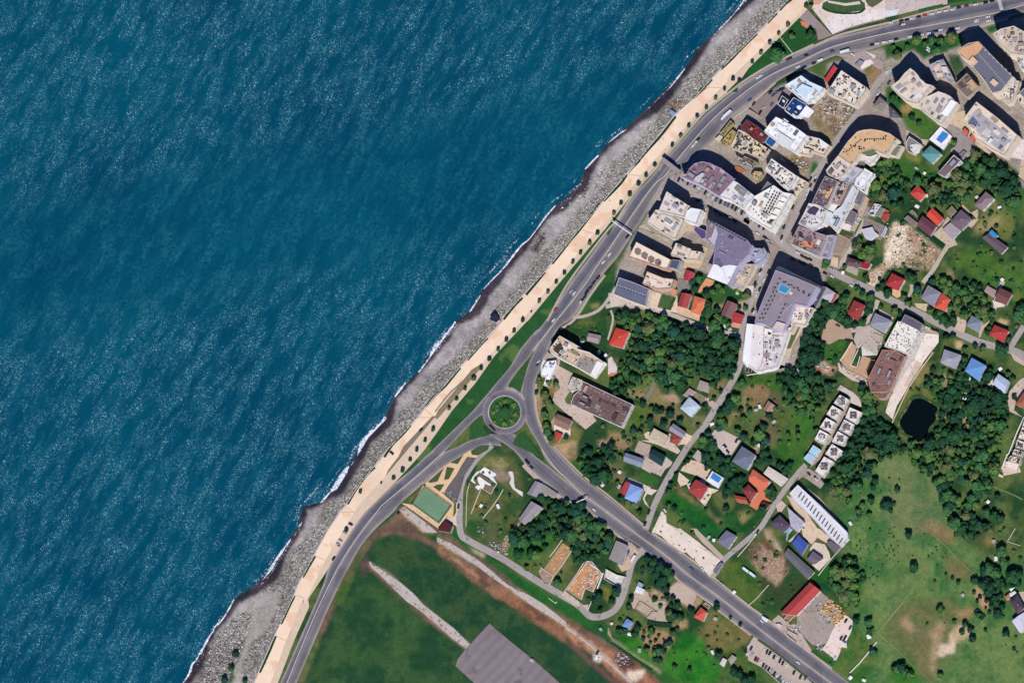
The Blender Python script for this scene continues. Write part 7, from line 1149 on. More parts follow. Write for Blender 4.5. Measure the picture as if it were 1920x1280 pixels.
# round ornamental bushes and the palm of the roundabout
for k_, (x_, y_, R_) in enumerate(((497, 680, 6), (612, 728, 5.5), (640, 862, 6), (582, 942, 4.5), (478, 985, 6), (345, 965, 4.5), (330, 828, 5), (385, 735, 4.5))):
    q_ = P("M %d,%d" % (x_, y_))[0]; o = tree(q_[0], q_[1], R_, 'yellow-green' if k_ != 7 else 'mid-green', 'round_bush', 'clipped bushes ringing the roundabout', 'bush', .55)
def palm(px, py, R, H, short, group=None):
    w_ = at(px, py, H); o = bpy.data.objects.new('palm_tree', None); C.objects.link(o); o.location = (w_.x, w_.y, 0); tag(o, short, 'palm', group)
    b = MB(); b.tube((0, 0), .35, .22, 0, H, 8); b.build('trunk', rgb((.16, .11, .07), .95, .3, 2), o); r = random.Random(3)
    for k_ in range(11):
        a = 2*math.pi*k_/11+r.uniform(-.15, .15); L_ = R*r.uniform(.85, 1.1); f = MB(); prev = None; pts = [(L_*t_, H+.6*math.sin(2.4*t_)*1.2-2.0*t_*t_) for t_ in [i_/7 for i_ in range(8)]]; vs_, fs = [], []
        for i_, (d, z_) in enumerate(pts): wd = .75*math.sin(math.pi*(.12+.85*i_/7)); vs_ += [(d*math.cos(a)-s_*wd*math.sin(a), d*math.sin(a)+s_*wd*math.cos(a), z_-(.25 if s_ else 0)) for s_ in (-1, 0, 1)]
        for i_ in range(7): fs += [(3*i_+j_, 3*i_+3+j_, 3*i_+4+j_, 3*i_+1+j_) for j_ in (0, 1)]
        link('frond', mesh('frond', vs_, fs, LM['deep green'][0]), o)
palm(946.5, 770, 6.5, 6, 'tall palm standing at the centre of the planted roundabout')
# ================================================================== HEDGES
def hedge(short, s, w_m=2.2, h=1.1, tone='dark', sm=True, name='hedge'):
    pts = P(s); pts = smooth_line(clean(pts), 4) if sm and len(pts) > 2 else pts; l_, r_ = strip_pts(pts, w_m*2); n = len(l_); rr = random.Random(len(short)); V_, F_, M_ = [], [], []
    cx, cy = l_[0].x, l_[0].y
    for i_ in range(n):
        for P_, z_ in ((l_[i_], 0), (l_[i_], h*.9), (r_[i_], h*.9), (r_[i_], 0)): V_.append((P_.x-cx, P_.y-cy, z_))
    for i_ in range(n-1):
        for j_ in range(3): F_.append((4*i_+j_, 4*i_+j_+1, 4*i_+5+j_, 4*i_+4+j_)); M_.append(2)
        d = r_[i_]-l_[i_]; L_ = (l_[i_+1]-l_[i_]).length
        for k_ in range(int(L_*w_m*1.6)+1):
            p_ = l_[i_].lerp(l_[i_+1], rr.random())+d*rr.uniform(-.05, 1.05); c_ = Vector((p_.x-cx, p_.y-cy, h+rr.uniform(-.25, .2))); nn = Vector((rr.uniform(-.6, .6), rr.uniform(-.6, .6), 1)).normalized(); t1 = nn.cross(Vector((rr.uniform(-1, 1), 1, 0))).normalized(); t2 = nn.cross(t1); e = rr.uniform(.3, .6); n0 = len(V_)
            V_ += [tuple(c_+t1*e), tuple(c_+t2*e), tuple(c_-t1*e), tuple(c_-t2*e)]; F_.append((n0, n0+1, n0+2, n0+3)); M_.append(rr.choice((0, 0, 1)))
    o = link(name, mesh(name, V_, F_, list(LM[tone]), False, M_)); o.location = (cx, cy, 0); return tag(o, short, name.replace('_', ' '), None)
for s_, lb in (("a 1090,1130 1220,850 1310,630", 'southernmost seawall hedge, beside white pebbles at the bottom edge'), ("a 1385,460 1480,260 1570,75", 'seawall hedge right of the flat grey sand spit'), ("V 60,900 130,780 230,610", 'short hedge by the promenade opposite the red bay'), ("g 680,1220 790,1030 880,900 960,800 1060,710", 'curved seawall hedge left of the sports court'), ("g 1190,570 1300,400 1440,260 1550,130", 'seawall hedge beside the widest surf'),
  ("h 430,1200 560,1050 700,920 800,800 910,665", 'long seawall hedge beside the stony beach left of the roundabout'), ("h 1010,555 1130,420 1200,340 1285,255", 'seawall hedge with stepped ends above the roundabout'), ("i 480,1250 620,1070 740,950", 'seawall hedge just right of the dark beach tower'), ("i 790,910 900,780 1050,595", 'seawall hedge below the white steps'), ("i 1150,480 1280,320 1400,160 1540,0 j 1120,980", 'long seawall hedge above the white steps'), ("j 1200,930 1400,730 1560,560 1660,405", 'seawall hedge between two sets of pale steps'), ("j 1815,230 1920,120 E 220,1240 270,1190", 'short hedge above the pale steps'), ("E 385,1060 560,860 740,660 940,400", 'long seawall hedge below the blue-roofed hut'),
  ("E 1180,150 1270,70 1350,0", 'narrow hedge above the blue-roofed hut'), ("k 460,1260 560,1180 630,1105", 'hedge right of the first pale beach boulder'), ("k 760,960 900,830 1080,640 1250,480", 'long seawall hedge beside dark pebbles'), ("k 1400,325 1480,240 1530,190", 'thin hedge by the beach ramp near the top'), ("k 1570,150 1640,70 1730,0", 'topmost seawall hedge at the frame edge')):
    hedge(lb, s_, 2.0, .9, 'olive' if 'narrow' in lb else 'dark')
hedge('straight dark hedge between parking bay and sports court', "Q 320,835 430,730 530,630", 1.6, .9, 'olive'); hedge('hedge edging the curved lawn of the beach plaza', "A 1050,110 1150,160 1330,190 1560,180 1640,120", 1.8, .7, 'dark'); hedge('clipped hedge along the rear parking row', "B 465,160 640,120 805,85", 3.2, .9, 'mid-green')
hedge('dark hedge right of the maroon gabled house', "H 470,720 640,860 810,980", 3.5, 1.6, 'dark'); hedge('hedge along the upper rim of the airfield ditch', "c 640,720 900,900 1200,1100", 2.0, .9, 'deep green'); hedge('hedge behind the row of parked cars at the bottom', "d 900,680 1060,790 1230,920 1330,1000 1560,1190", 1.8, 1.0, 'olive')
hedge('dark hedge above the orchard of brown earth', "c 1150,440 1300,470 1480,480", 4, 2.4, 'dark'); hedge('oblong dark thicket in the tan meadow', "f 690,520 780,610 900,720", 5, 2.6, 'dark'); hedge('rounded thicket with a pale stone below it', "Z 720,1090 760,1110 800,1150", 6, 2.5, 'deep green')
def wall_top(short, s, h, w_px): o = strip('seawall', clean(P(s)), w_px, rgb(col(226, 216, 206), .85, .12, .6), z=0, height=h, sm=False, kind=None); return tag(o, short, 'seawall')
wall_top('long pale concrete seawall between beach and promenade', "_ 474,1288 a 1010,1270 1295,620 1565,60 V 0,990 215,600 415,240 570,0 g 640,1250 862,915 1052,695 1222,475 1652,15 h 412,1230 912,648 1280,245 1490,20 i 460,1220 1050,585 1520,0 j 905,1260 1650,395 1905,100 E 350,1075 930,375 1160,185 1325,0 k 440,1270 730,978 1250,465 1390,325 1690,0 _ 1490,-15", .9, 1.5)
for s_, lb in (("i 1095,545 1045,590 1060,600 1150,490 1130,480", 'white beach steps below the middle seawall hedge'), ("j 1655,395 1690,410 1830,240 1790,220", 'pale beach steps beside the dark seawall hedge'), ("E 270,1190 300,1200 385,1085 355,1075", 'pale beach steps below the footbridge'), ("k 640,1090 660,1105 755,995 735,978", 'cream beach steps beside the dark pebbles'), ("i 730,970 745,980 785,935 765,925", 'tiny white landing on the seawall')):
    pts = P(s_); wp = ccw([tuple(at(q_[0], q_[1], .5))[:2] for q_ in pts]); cx, cy = centre(wp); b = MB(); R = [(q_[0]-cx, q_[1]-cy) for q_ in wp]
    for k_ in range(3): b.prism(inset(R, .25*k_), -.3+.0*k_, .35+.2*k_)
    o = b.build('beach_steps', rgb(col(240, 226, 206), .85, .08, .6)); o.location = (cx, cy, 0); tag(o, lb, 'steps')
# ================================================================== VEHICLES
def car_parts(kind, pc, pg):
    b = MB(); L_, W_, H_ = {'car': (4.4, 1.85, 1.45), 'van': (5.6, 2.1, 2.1), 'bus': (9.5, 2.5, 2.9), 'lorry': (7.2, 2.4, 2.8)}[kind]
    if kind == 'car':
        b.box((0, 0, .55), (L_, W_, .55), taper=.96); b.box((-.25, 0, 1.12), (2.35, W_*.9, .56), taper=.80, mi=0); b.box((1.75, 0, .86), (.85, W_*.8, .1), taper=.9)
    else:
        b.box((0, 0, H_*.5+.15), (L_, W_, H_-.3), taper=.94)
        b.box((-L_*.1, 0, H_-.1), (L_*.5, W_*.5, .22), taper=.85)
    g_ = MB()
    if kind == 'car': g_.box((1.0, 0, 1.1), (.55, W_*.8, .42), taper=.72); g_.box((-1.52, 0, 1.1), (.42, W_*.78, .42), taper=.72); g_.box((-.25, 0, 1.14), (1.9, W_*.94, .3), taper=.94)
    else: g_.box((L_*.46, 0, H_*.66), (L_*.07, W_*.86, H_*.34)); g_.box((0, 0, H_*.66), (L_*.8, W_*1.0, H_*.22))
    wb = MB(); wb.tube((0, 0), .33, .33, -.1, .12, 10); wb.tube((0, 0), .16, .16, .12, .15, 8, 1)
    return mesh('body', b.v, b.f, pc, False, b.m), mesh('windows', g_.v, g_.f, GLASS, False, g_.m), shared('wheel', lambda: mesh('wheel', wb.v, wb.f, [DARK, UG], False, wb.m)), L_, W_
CCOL = [('white', (.62, .62, .62)), ('black', (.02, .02, .025)), ('silver', (.38, .39, .41)), ('red', (.42, .03, .04)), ('blue', (.05, .10, .26)), ('dark grey', (.07, .07, .08))]
CARM = {}
def vehicle(px, py, ang, ci, kind='car', name='parked_car', group='parked cars'):
    cn, cc = CCOL[ci]
    if (kind, ci) not in CARM: CARM[(kind, ci)] = car_parts(kind, plain(cc, .28, .5), None)
    bm_, gm_, wm_, L_, W_ = CARM[(kind, ci)]; w_ = at(px, py, .8); w2 = at(px+math.cos(math.radians(ang)), py-math.sin(math.radians(ang)), .8); rz = math.atan2(w2.y-w_.y, w2.x-w_.x)
    o = bpy.data.objects.new(name, None); C.objects.link(o); o.location = (w_.x, w_.y, .56); o.rotation_euler = (0, 0, rz); tag(o, None, kind, group)
    link('body', bm_, o); link('windows', gm_, o)
    for sx_ in (-1, 1):
        for sy_ in (-1, 1): q_ = link('wheel', wm_, o, (sx_*L_*.31, sy_*(W_/2-.12), .33)); q_.rotation_euler = (-math.pi/2*sy_, 0, 0)
    place_label(o, cn, kind if kind != 'car' else 'car', px, py)
def cars(ang, s, name='parked_car', group='cars parked along the kerbs', kind='car'):
    for q_ in P(s): vehicle(q_[0], q_[1], ang+rt.uniform(-4, 4), int(q_[2]) if len(q_) > 2 else 0, kind, name, group)
cars(12, "B 75,318,0 222,292,1 300,280,1 370,262,0 462,238,1 550,215,3 650,198,0 745,172,0 838,155,0 930,138,0 1018,112,1 1125,92,5 1250,68,0 1390,45,1 1480,22,1 0,592,0 78,570,0 150,548,1 340,513,0 500,487,0 600,466,0 655,450,4 705,437,1 762,420,0 930,405,1 1000,395,0 A 1735,625,1 1805,608,0 1895,590,0", group='cars parked along the coast road')
G_M = 'cars driving on the roads'; cars(14, "B 245,343,0 225,338,1 1260,300,0 1270,275,2 1420,240,0 1430,292,0 A 1185,713,5 825,770,1", 'moving_car', G_M); cars(25, "A 190,1055,0 155,1080,0 600,812,1 575,830,5 930,880,1 710,930,0 800,935,1", 'moving_car', G_M)
cars(18, "A 1365,718,0", 'van', 'vans and buses', 'bus'); cars(26, "A 1025,840,0", 'van', 'vans and buses', 'van'); cars(44, "E 1660,360,0", 'bus', 'vans and buses', 'bus'); cars(47, "E 1600,415,0", 'van', 'vans and buses', 'van'); cars(50, "E 1225,745,0 1180,800,0 1250,715,1", 'moving_car', G_M); cars(52, "E 960,1055,2 F 20,1090,0", 'moving_car', G_M)
cars(40, "C 45,170,4 330,65,1 370,100,5 465,30,1 420,60,4 500,20,1 240,275,2"); cars(55, "C 100,220,1 190,340,1 350,230,4 F 270,840,1"); cars(60, "C 1840,40,2 1800,140,1 1820,90,0 B 30,1000,0 50,1150,5")
cars(62, "F 980,55,1 1045,40,1 1110,100,1 1160,130,2 1210,140,1 1260,165,0 1310,200,2 1350,230,1 1395,255,0 1455,300,0 1500,330,4 1560,362,1 1625,385,4 1665,405,4 1725,430,1 1770,460,1 1812,482,0 1855,510,1 1905,540,0 G 25,580,5 95,622,0 180,685,1 240,722,1 735,835,5", group='cars parked at an angle along the cross street')
cars(-28, "F 1245,340,1 1305,370,0 1330,450,0 1400,430,1 1490,485,1 1550,530,1 1630,550,1 1690,578,0 1760,622,1 1290,400,2 G 150,795,0 252,850,1 285,892,2 770,1110,1 830,1142,1 880,1158,1 640,1150,1 800,1215,1 895,1245,5 700,1060,0", group='cars parked along the cross street')
cars(64, "G 885,40,1 885,135,1 860,190,0 840,250,0 820,320,0 640,435,1 590,490,0 568,535,0 545,590,0 515,650,0 515,705,1 525,752,2 485,850,1 485,905,0 455,710,0 430,755,0 400,800,0 960,20,0 950,60,1", group='cars parked along the shaded street')
cars(-30, "G 1520,650,0 1560,585,0 1710,375,3 1450,300,2 K 970,70,1 1085,130,1 1180,70,2 1450,300,0 890,25,1 1180,170,0 740,-30,1")
cars(65, "J 1150,100,1 1205,220,0 1140,350,1 1100,430,0 1108,390,0 1085,300,5 1150,130,0 1265,105,1 1190,20,0 1045,640,1 1062,672,0 1075,270,1", group='cars parked along the lane by the great hotel'); cars(-15, "J 470,915,1 545,945,0"); cars(56, "I 830,185,1 800,215,5 765,260,1 745,290,5 725,322,1 695,350,5 635,465,1 605,500,1 588,520,0 400,880,1 N 1440,1000,0 V 485,640,1"); cars(56, "I 670,400,1", 'van', 'vans and buses', 'van')
cars(55, "i 1855,455,0 1410,860,2 1450,888,0 1195,1110,3 I 205,780,0 M 950,160,1 955,140,0", 'moving_car', G_M); cars(-48, "M 300,1030,1 335,1065,1", 'moving_car', G_M); cars(-42, "R 270,375,1 R 1135,960,0", 'parked_car'); cars(-48, "R 215,305,1", 'van', 'vans and buses', 'van')
cars(66, "R 1895,1000,1 1845,1155,1 S 125,990,1 70,1155,1 N 1465,1190,0 1780,1225,1"); cars(-50, "S 345,970,0 1180,80,1 1160,100,0 1215,155,1 T 640,465,1 735,520,1 740,535,0 830,555,1 600,690,5 O 1815,710,1"); cars(-40, "X 715,560,4 1130,765,2 865,560,0 d 945,418,0 1450,992,0", 'moving_car', G_M); cars(-38, "X 1470,578,0 1560,642,0", 'lorry', 'vans and buses', 'lorry'); cars(60, "W 1685,420,0", 'lorry', 'vans and buses', 'lorry')
cars(64, "d 990,815,0 1022,842,1 1060,862,1 1088,880,0 1118,915,1 1168,930,0 1200,968,1 1240,1000,1 1292,1030,0 1395,1130,1 1485,1190,1 1555,1205,5 970,1030,1 1005,1060,5 1045,1085,1 1088,1112,2 1125,1145,1 1160,1175,0 1200,1205,4 1250,1245,0 1290,1268,0 1335,1275,0 770,765,0 802,795,1 725,825,1 750,870,0 815,880,2 862,940,1 892,958,3 930,990,0", group='cars standing in the lower car park')
cars(-30, "V 720,165,1 640,285,2 580,395,2 545,445,0 548,452,1 Q 105,175,1 s 655,575,1 695,580,1 525,370,5 1840,425,1 1895,445,1 1760,400,0"); cars(45, "g 1695,190,1"); cars(-50, "g 1290,510,1"); cars(80, "Q 1030,915,1 1165,610,1 O 12,240,1 52,250,1 92,250,1 132,240,0 175,240,0")
cars(60, "e 350,655,1 405,645,1 475,510,5 415,415,1 265,930,0 W 1610,335,4 c 445,855,1 X 1600,90,0 1630,50,1")
cars(-35, "e 390,700,4 A 1465,755,0 B 590,665,0 590,700,0 C 500,1000,0 G 320,945,2")
# ================================================================== GARDEN SHEDS
SHM = {}
for k_, q_ in enumerate(P("N 870,425 L 1620,215 H 415,30 H 620,340 H 575,275 H 440,420 H 1275,300 H 1580,430 I 835,1220 I 920,1260 I 600,1075 J 830,395 J 725,900 J 665,855 R 1490,440 R 1275,560 R 1250,620 R 1480,640 Z 1070,920 Z 1530,420 Z 1750,830 Z 1495,180 P 1120,590 P 1090,640 P 1155,370 P 1590,230 O 710,255 O 375,960 O 215,1015 O 130,795 O 180,755 c 640,450 c 490,530 c 1025,825 c 890,600 b 1455,960 d 305,385 d 265,850 e 735,640 e 720,620 e 475,1200 e 665,1235 X 945,120 X 1020,165 X 1300,880 Q 1340,905 Q 1580,915 D 1370,960 D 430,1110 D 540,1180 T 1215,1150 U 1420,850 U 1600,490 U 1380,975 W 1460,985 K 1330,120 s 715,265 S 1650,70 N 1440,990 N 1840,1150")):
    w_ = at(q_[0], q_[1], 2.2); r_ = random.Random(k_); a, b_ = r_.uniform(2.2, 4.2), r_.uniform(1.8, 2.8); cn, cc = r_.choice((('white', (240, 238, 232)), ('white', (246, 244, 240)), ('grey', (176, 172, 168)), ('cream', (226, 212, 190)))); o = bpy.data.objects.new('garden_shed', None); C.objects.link(o); o.location = (w_.x, w_.y, 0); o.rotation_euler = (0, 0, r_.uniform(0, 3.1)); tag(o, None, 'shed', 'small sheds in gardens and fields')
    b = MB(); b.box((0, 0, 1.0), (a, b_, 2.2)); b.build('wall', rgb(col(196, 186, 172), .9, .2, 1), o); b = MB(); R4 = [(-a/2, -b_/2), (a/2, -b_/2), (a/2, b_/2), (-a/2, b_/2)]; v_, f_, _r = ridge_roof(R4, 2.2, .5, 'gable', .25); link('roof', mesh('roof', v_, f_, rgb(col(*cc), .8, .15, .8)), o); place_label(o, 'tiny '+cn, 'shed roof', q_[0], q_[1])
flush_labels()
# ================================================================== BRIDGES, HUTS, COURT
def footbridge():
    a, b_ = [at(*P(s_)[0][:2], 5.5) for s_ in ("E 770,1000", "E 990,1170")]; d = (b_-a); L_ = d.length; m_ = (a+b_)/2; rz = math.atan2(d.y, d.x)
    o = bpy.data.objects.new('footbridge', None); C.objects.link(o); o.location = (m_.x, m_.y, 0); o.rotation_euler = (0, 0, rz); tag(o, 'covered grey footbridge crossing the coast road', 'footbridge')
    cm = rgb(col(158, 148, 144), .85, .12, .5)
    b = MB(); b.box((0, 0, 5.1), (L_, 3.6, .4)); b.build('deck', cm, o); b = MB(); b.box((0, 0, 8.0), (L_+1, 4.2, .25)); b.build('roof', cm, o)
    for sy_ in (-1, 1): b = MB(); b.box((0, sy_*1.7, 5.9), (L_, .12, 1.1)); [b.box((x_, sy_*1.7, 6.6), (.14, .14, 2.6)) for x_ in np.linspace(-L_/2+.4, L_/2-.4, 9)]; b.build('railing', FRAME, o)
    for x_ in (-L_/2+1, 0, L_/2-1): b = MB(); b.box((x_, 0, 2.4), (.8, 1.4, 5.0)); b.build('pier', cm, o)
    for sx_ in (-1, 1):
        b = MB()
        for k_ in range(16): b.box((sx_*(L_/2-.6), -2.6-k_*.5, 4.9-k_*.31), (2.4, .55, .2))
        b.build('stair', cm, o)
footbridge()
def gantry(s, lb, hh=6.5, w_=.5):
    a, b_ = [at(q_[0], q_[1], hh) for q_ in P(s)]; d = b_-a; m_ = (a+b_)/2; b = MB(); o = bpy.data.objects.new('road_gantry', None); C.objects.link(o); o.location = (m_.x, m_.y, 0); o.rotation_euler = (0, 0, math.atan2(d.y, d.x)); tag(o, lb, 'gantry'); L_ = d.length
    b.box((0, 0, hh), (L_, w_, w_)); b.build('beam', FRAME, o)
    for sx_ in (-1, 1): b = MB(); b.box((sx_*L_/2, 0, hh/2), (.4, .4, hh)); b.build('post', FRAME, o)
    b = MB(); b.box((L_*.1, .3, hh+.1), (5, .15, 1.6)); b.box((-L_*.2, .3, hh+.1), (4, .15, 1.4)); b.build('sign_panel', UW, o)
gantry("F 60,625 325,810", 'white sign gantry across the coast road above the long hotel', 6.5, 1.0); gantry("R 890,860 1045,798", 'thin grey gantry across the inland road bend', 6, .5)
def hut(short, s, h, c_, cat='hut', name='beach_hut', legs=True):
    wp = ccw([tuple(at(q_[0], q_[1], h))[:2] for q_ in P(s)]); o = new_root(name, wp, short, cat); R = rel(wp, o)
    b = MB(); b.prism(inset(R, .4), .3, h-.2, 0, False); b.build('wall', rgb(col(206, 200, 196), .85, .15, .8), o); b = MB(); b.prism(R, h-.2, h); b.build('roof', rgb(col(*c_), .7, .12, .8, None, (40, .8, .25)), o); b = MB(); b.prism(inset(R, -.2), -.6, .3); b.build('plinth', rgb(col(180, 172, 166), .9, .15, .6), o)
hut('blue-roofed lifeguard hut on the stony beach', "E 872,300 940,345 905,390 845,345", 3.2, (130, 166, 220)); hut('dark beach tower with black roof standing on the shingle', "i 350,1150 415,1250 370,1290 275,1240", 6, (40, 42, 62), 'tower', 'lookout_tower'); hut('tiny white kiosk on the pavement between wood and car park', "d 955,345 1045,400 1010,435 945,385", 3, (246, 244, 240), 'kiosk', 'kiosk'); hut('grey site cabin inside the tall hotels gardens', "A 1565,825 1625,860 1560,945 1500,900", 3, (150, 152, 164), 'cabin', 'site_cabin'); hut('small pink-roofed pumphouse beside the ruin at the road', "d 1190,450 1230,480 1205,520 1130,460", 3, (226, 206, 200), 'pumphouse', 'pumphouse')
def court():
    wp = ccw([tuple(at(q_[0], q_[1], .9))[:2] for q_ in P("Q 570,645 935,910 760,1150 390,885")]); o = new_root('sports_court', wp, 'green artificial-turf court enclosed by a dark fence', 'sports court'); R = rel(wp, o)
    b = MB(); b.prism(R, 0, .9); b.build('turf', rgb(col(116, 150, 116), .95, .07, .12), o); LW = plain(col(150, 176, 146), .8); b = MB(); I_ = inset(R, 1.6)
    for k_ in range(4): a, c_ = Vector(I_[k_]), Vector(I_[(k_+1) % 4]); d = c_-a; m_ = (a+c_)/2; b.box((m_.x, m_.y, .908), (d.length, .12, .012), math.atan2(d.y, d.x))
    b.build('court_line', LW, o)
    for k_ in range(4):
        a, c_ = Vector(R[k_]), Vector(R[(k_+1) % 4]); d = c_-a; m_ = (a+c_)/2; f = MB(); L_ = d.length; rz = math.atan2(d.y, d.x)
        for z_ in (.7, 1.4, 2.1, 2.8, 3.5): f.box((m_.x, m_.y, z_), (L_, .09, .09), rz)
        for t_ in np.linspace(0, 1, int(L_/1.2)): q_ = a+d*t_; f.box((q_.x, q_.y, 1.9), (.1, .1, 3.4), rz)
        f.build('fence', DARK, o)
court()
# ================================================================== LOOSE STUFF
def rocks(name, poly_s, n_, size, mats, label, seed, z=0.0, zf=None, rkmin=.7):
    rr = random.Random(seed); polys = [P(s_) if isinstance(s_, str) else s_ for s_ in poly_s]; V_, F_, M_ = [], [], []
    for poly in polys:
        xs = [q_[0] for q_ in poly]; ys = [q_[1] for q_ in poly]; A_ = abs(area2(poly)); c_ = 0; N_ = int(n_*A_/sum(abs(area2(q_)) for q_ in polys)); tries = 0
        while c_ < N_ and tries < N_*40:
            tries += 1; x_, y_ = rr.uniform(min(xs), max(xs)), rr.uniform(min(ys), max(ys))
            if not inside(x_, y_, poly): continue
            if zf is not None and RK[max(0, min(NY-1, int((y_-Y0)/STEP))), max(0, min(NX-1, int((x_-X0)/STEP)))] < rkmin: continue
            c_ += 1; s_ = size*rr.choice((.5, .7, .8, 1, 1, 1.4))*rr.uniform(.7, 1.3); w_ = at(x_, y_, z); n0 = len(V_); a0 = rr.uniform(0, 6)
            zz = z if zf is None else zf(x_, y_)
            for k_ in range(5): a = a0+k_*1.257; j = rr.uniform(.75, 1.2); V_.append((w_.x+s_*j*math.cos(a), w_.y+s_*j*math.sin(a)*.8, zz-.1))
            for k_ in range(5): a = a0+.4+k_*1.257; j = rr.uniform(.45, .8); V_.append((w_.x+s_*j*math.cos(a), w_.y+s_*j*math.sin(a)*.8, zz+s_*rr.uniform(.45, .9)))
            V_.append((w_.x, w_.y, zz+s_*.85)); mi = rr.randrange(len(mats))
            for k_ in range(5): F_ += [(n0+k_, n0+(k_+1) % 5, n0+5+(k_+1) % 5, n0+5+k_), (n0+5+k_, n0+5+(k_+1) % 5, n0+10)]; M_ += [mi, mi]
    return tag(link(name, mesh(name, V_, F_, mats, False, M_)), label, 'rocks', None, 'stuff')
RM = [plain(col(*c_), .9, .2) for c_ in ((176, 170, 164), (206, 202, 198), (130, 126, 122), (96, 94, 94), (232, 230, 226), (152, 143, 132))]
bz = lambda x_, y_: min(0.05, -0.6+(x_-float(np.interp(y_, sy[o_], sx[o_])))*.74*.045)
rocks('beach_boulders', [list(rock_l)+list(reversed(rock_r))], 9500, .55, RM, 'grey and white boulders strewn along the whole beach', 4, 0, bz)
rocks('beach_boulders', ["a 250,1278 560,520 800,330 960,290 930,600 900,800 800,900 640,1278", "j 20,1200 600,1000 1170,620 1400,200 1200,200 700,760 300,1100"], 700, .7, RM, 'loose stones on the lower beach and sand spit', 8, 0, bz, .1)
rocks('timber_pile', ["e 150,100 230,130 430,310 340,420 270,470 60,260"], 240, 1.0, [plain(col(*c_), .85) for c_ in ((226, 176, 96), (196, 140, 70), (240, 206, 140), (140, 104, 60))], 'ochre and yellow heap of sawn timber in the grey yard', 2, .3)
rocks('rubble', ["e 0,160 60,120 60,260 250,470 180,480 0,340", "d 1260,480 1480,420 1500,520 1380,600", "e 1,720 80,700 100,830 0,800"], 260, .8, RM, 'grey stone rubble round the timber yard', 3, .2); rocks('rubble', ["K 1700,140 1840,0 1920,0 1920,60 1760,310 1660,280", "H 30,650 140,620 100,800 60,1000 0,1100 0,860", "H 140,640 330,700 600,860 760,1030 640,1270 60,1270"], 650, .55, [plain(col(*c_), .9) for c_ in ((226, 196, 160), (200, 150, 110), (246, 226, 206), (110, 100, 80))], 'tan and pink rubble scattered over the cleared lot', 5, .3)
rocks('rubble', ["C 990,190 1100,130 1300,150 1500,240 1530,300 1350,400 1250,380 1080,350", "n 1480,120 1600,90 1850,160 1850,320 1700,280", "C 1190,560 1300,480 1420,440 1400,500 1280,600"], 420, .8, RM+[plain(col(200, 130, 90), .9)], 'pale rubble and site debris between the blocks', 6, .3); rocks('rubble', ["s 520,880 900,1110 880,1170 600,1010", "O 1000,120 1140,200 1140,260 960,200", "s 940,430 1000,560 1100,700 1150,640 1020,560"], 200, .8, RM, 'white rubble along the terrace edge', 7, .3)
rocks('rubble', ["Q 820,740 880,650 1010,780 960,860", "l 560,150 630,190 630,280 550,270", "l 700,400 990,430 960,600 850,580", "l 890,380 990,290 1000,320 920,400", "c 380,870 470,860 490,960 440,990", "c 700,830 900,900 880,1080 700,1020"], 260, .7, RM, 'broken concrete and stones beside the small street', 9, .3)
rocks('rubble', ["W 1060,470 1110,470 1180,560 1240,620 1180,730 1130,860 1040,820 1080,700 900,900 880,870 1030,640"], 230, .6, [plain(col(*c_), .9) for c_ in ((240, 234, 230), (226, 218, 212), (110, 100, 104), (150, 140, 136))], 'white and grey debris inside the roofless ruin', 12, .5)
rocks('rubble', ["W 1470,90 1550,110 1700,220 1780,300 1740,320 1600,200 1480,130", "W 1590,250 1700,300 1620,420 1560,520 1500,540 1560,420"], 130, .5, RM, 'junk and stones beside the stone-grey two-tone roof', 13, .6)
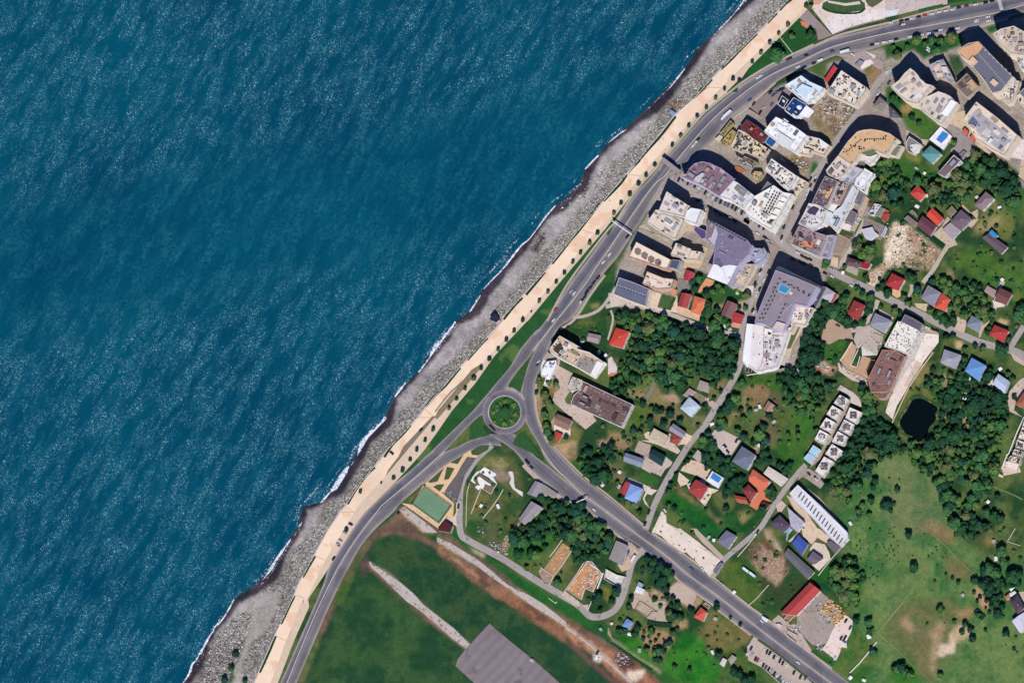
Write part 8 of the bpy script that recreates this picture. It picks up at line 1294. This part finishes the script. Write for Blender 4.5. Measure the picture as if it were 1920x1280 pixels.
# people walking
def person_mesh():
    bm = bmesh.new(); sk_ = bm.verts.layers.skin.verify(); P_ = {}
    for nm, co_, r_ in (('hip', (0, 0, .95), .15), ('waist', (0, 0, 1.12), .13), ('chest', (0, 0, 1.36), .17), ('neck', (0, 0, 1.5), .06), ('head', (.02, 0, 1.64), .11), ('crown', (.01, 0, 1.74), .08), ('lk', (.08, .1, .5), .075), ('rk', (-.06, -.1, .5), .075), ('la', (.16, .1, .08), .05), ('ra', (-.2, -.1, .1), .05), ('lt', (.3, .1, .04), .04), ('rt', (-.06, -.1, .04), .04), ('ls', (0, .2, 1.42), .07), ('rs', (0, -.2, 1.42), .07), ('le', (-.06, .25, 1.14), .05), ('re', (.08, -.25, 1.14), .05), ('lh', (.06, .25, .9), .035), ('rh', (.22, -.24, .92), .035)):
        v = bm.verts.new(co_); v[sk_].radius = (r_, r_); v[sk_].use_root = nm == 'hip'; P_[nm] = v
    for a, b_ in (('hip', 'waist'), ('waist', 'chest'), ('chest', 'neck'), ('neck', 'head'), ('head', 'crown'), ('hip', 'lk'), ('lk', 'la'), ('la', 'lt'), ('hip', 'rk'), ('rk', 'ra'), ('ra', 'rt'), ('chest', 'ls'), ('ls', 'le'), ('le', 'lh'), ('chest', 'rs'), ('rs', 're'), ('re', 'rh')): bm.edges.new((P_[a], P_[b_]))
    me = bpy.data.meshes.new('person'); bm.to_mesh(me); bm.free(); return me
PMs = []
for cn, cc in (('dark', (.03, .03, .05)), ('white', (.7, .7, .7)), ('red', (.5, .08, .06))): pm = person_mesh(); pm.materials.append(plain(cc, .8)); PMs.append((cn, pm))
for k_, (q_, lm) in enumerate(zip(P("i 1605,58 1630,60 1660,62 1475,220 940,822 E 900,520 755,700 770,718 k 1652,165 F 308,70 118,250 28,350 j 1315,930 a 1150,130 1197,323 g 1570,325 1595,305"), ('left of three walkers', 'middle of three walkers', 'right of three walkers', 'lone walker above the hedge', 'stooping walker', 'walker below the blue-roofed hut', 'left of a strolling pair', 'right of a strolling pair', 'topmost walker', 'walker above the sign gantry', 'walker beside the lawn trees', 'walker at the promenade edge', 'walker by the pale landing', 'upper stroller on the grey sand', 'lower stroller on the grey sand', 'left walker near the surf bend', 'right walker near the surf bend'))):
    w_ = at(q_[0], q_[1], .9); cn, pm = PMs[k_ % 3]; o = link('person', pm, None, (w_.x, w_.y, .5 if 'sand' not in lm else 0), k_*1.1); md = o.modifiers.new('skin', 'SKIN'); sb = o.modifiers.new('sub', 'SUBSURF'); sb.levels = 1; sb.render_levels = 1; tag(o, lm+' on the beach side in '+cn+' clothes', 'person', 'people on the promenade and beach')
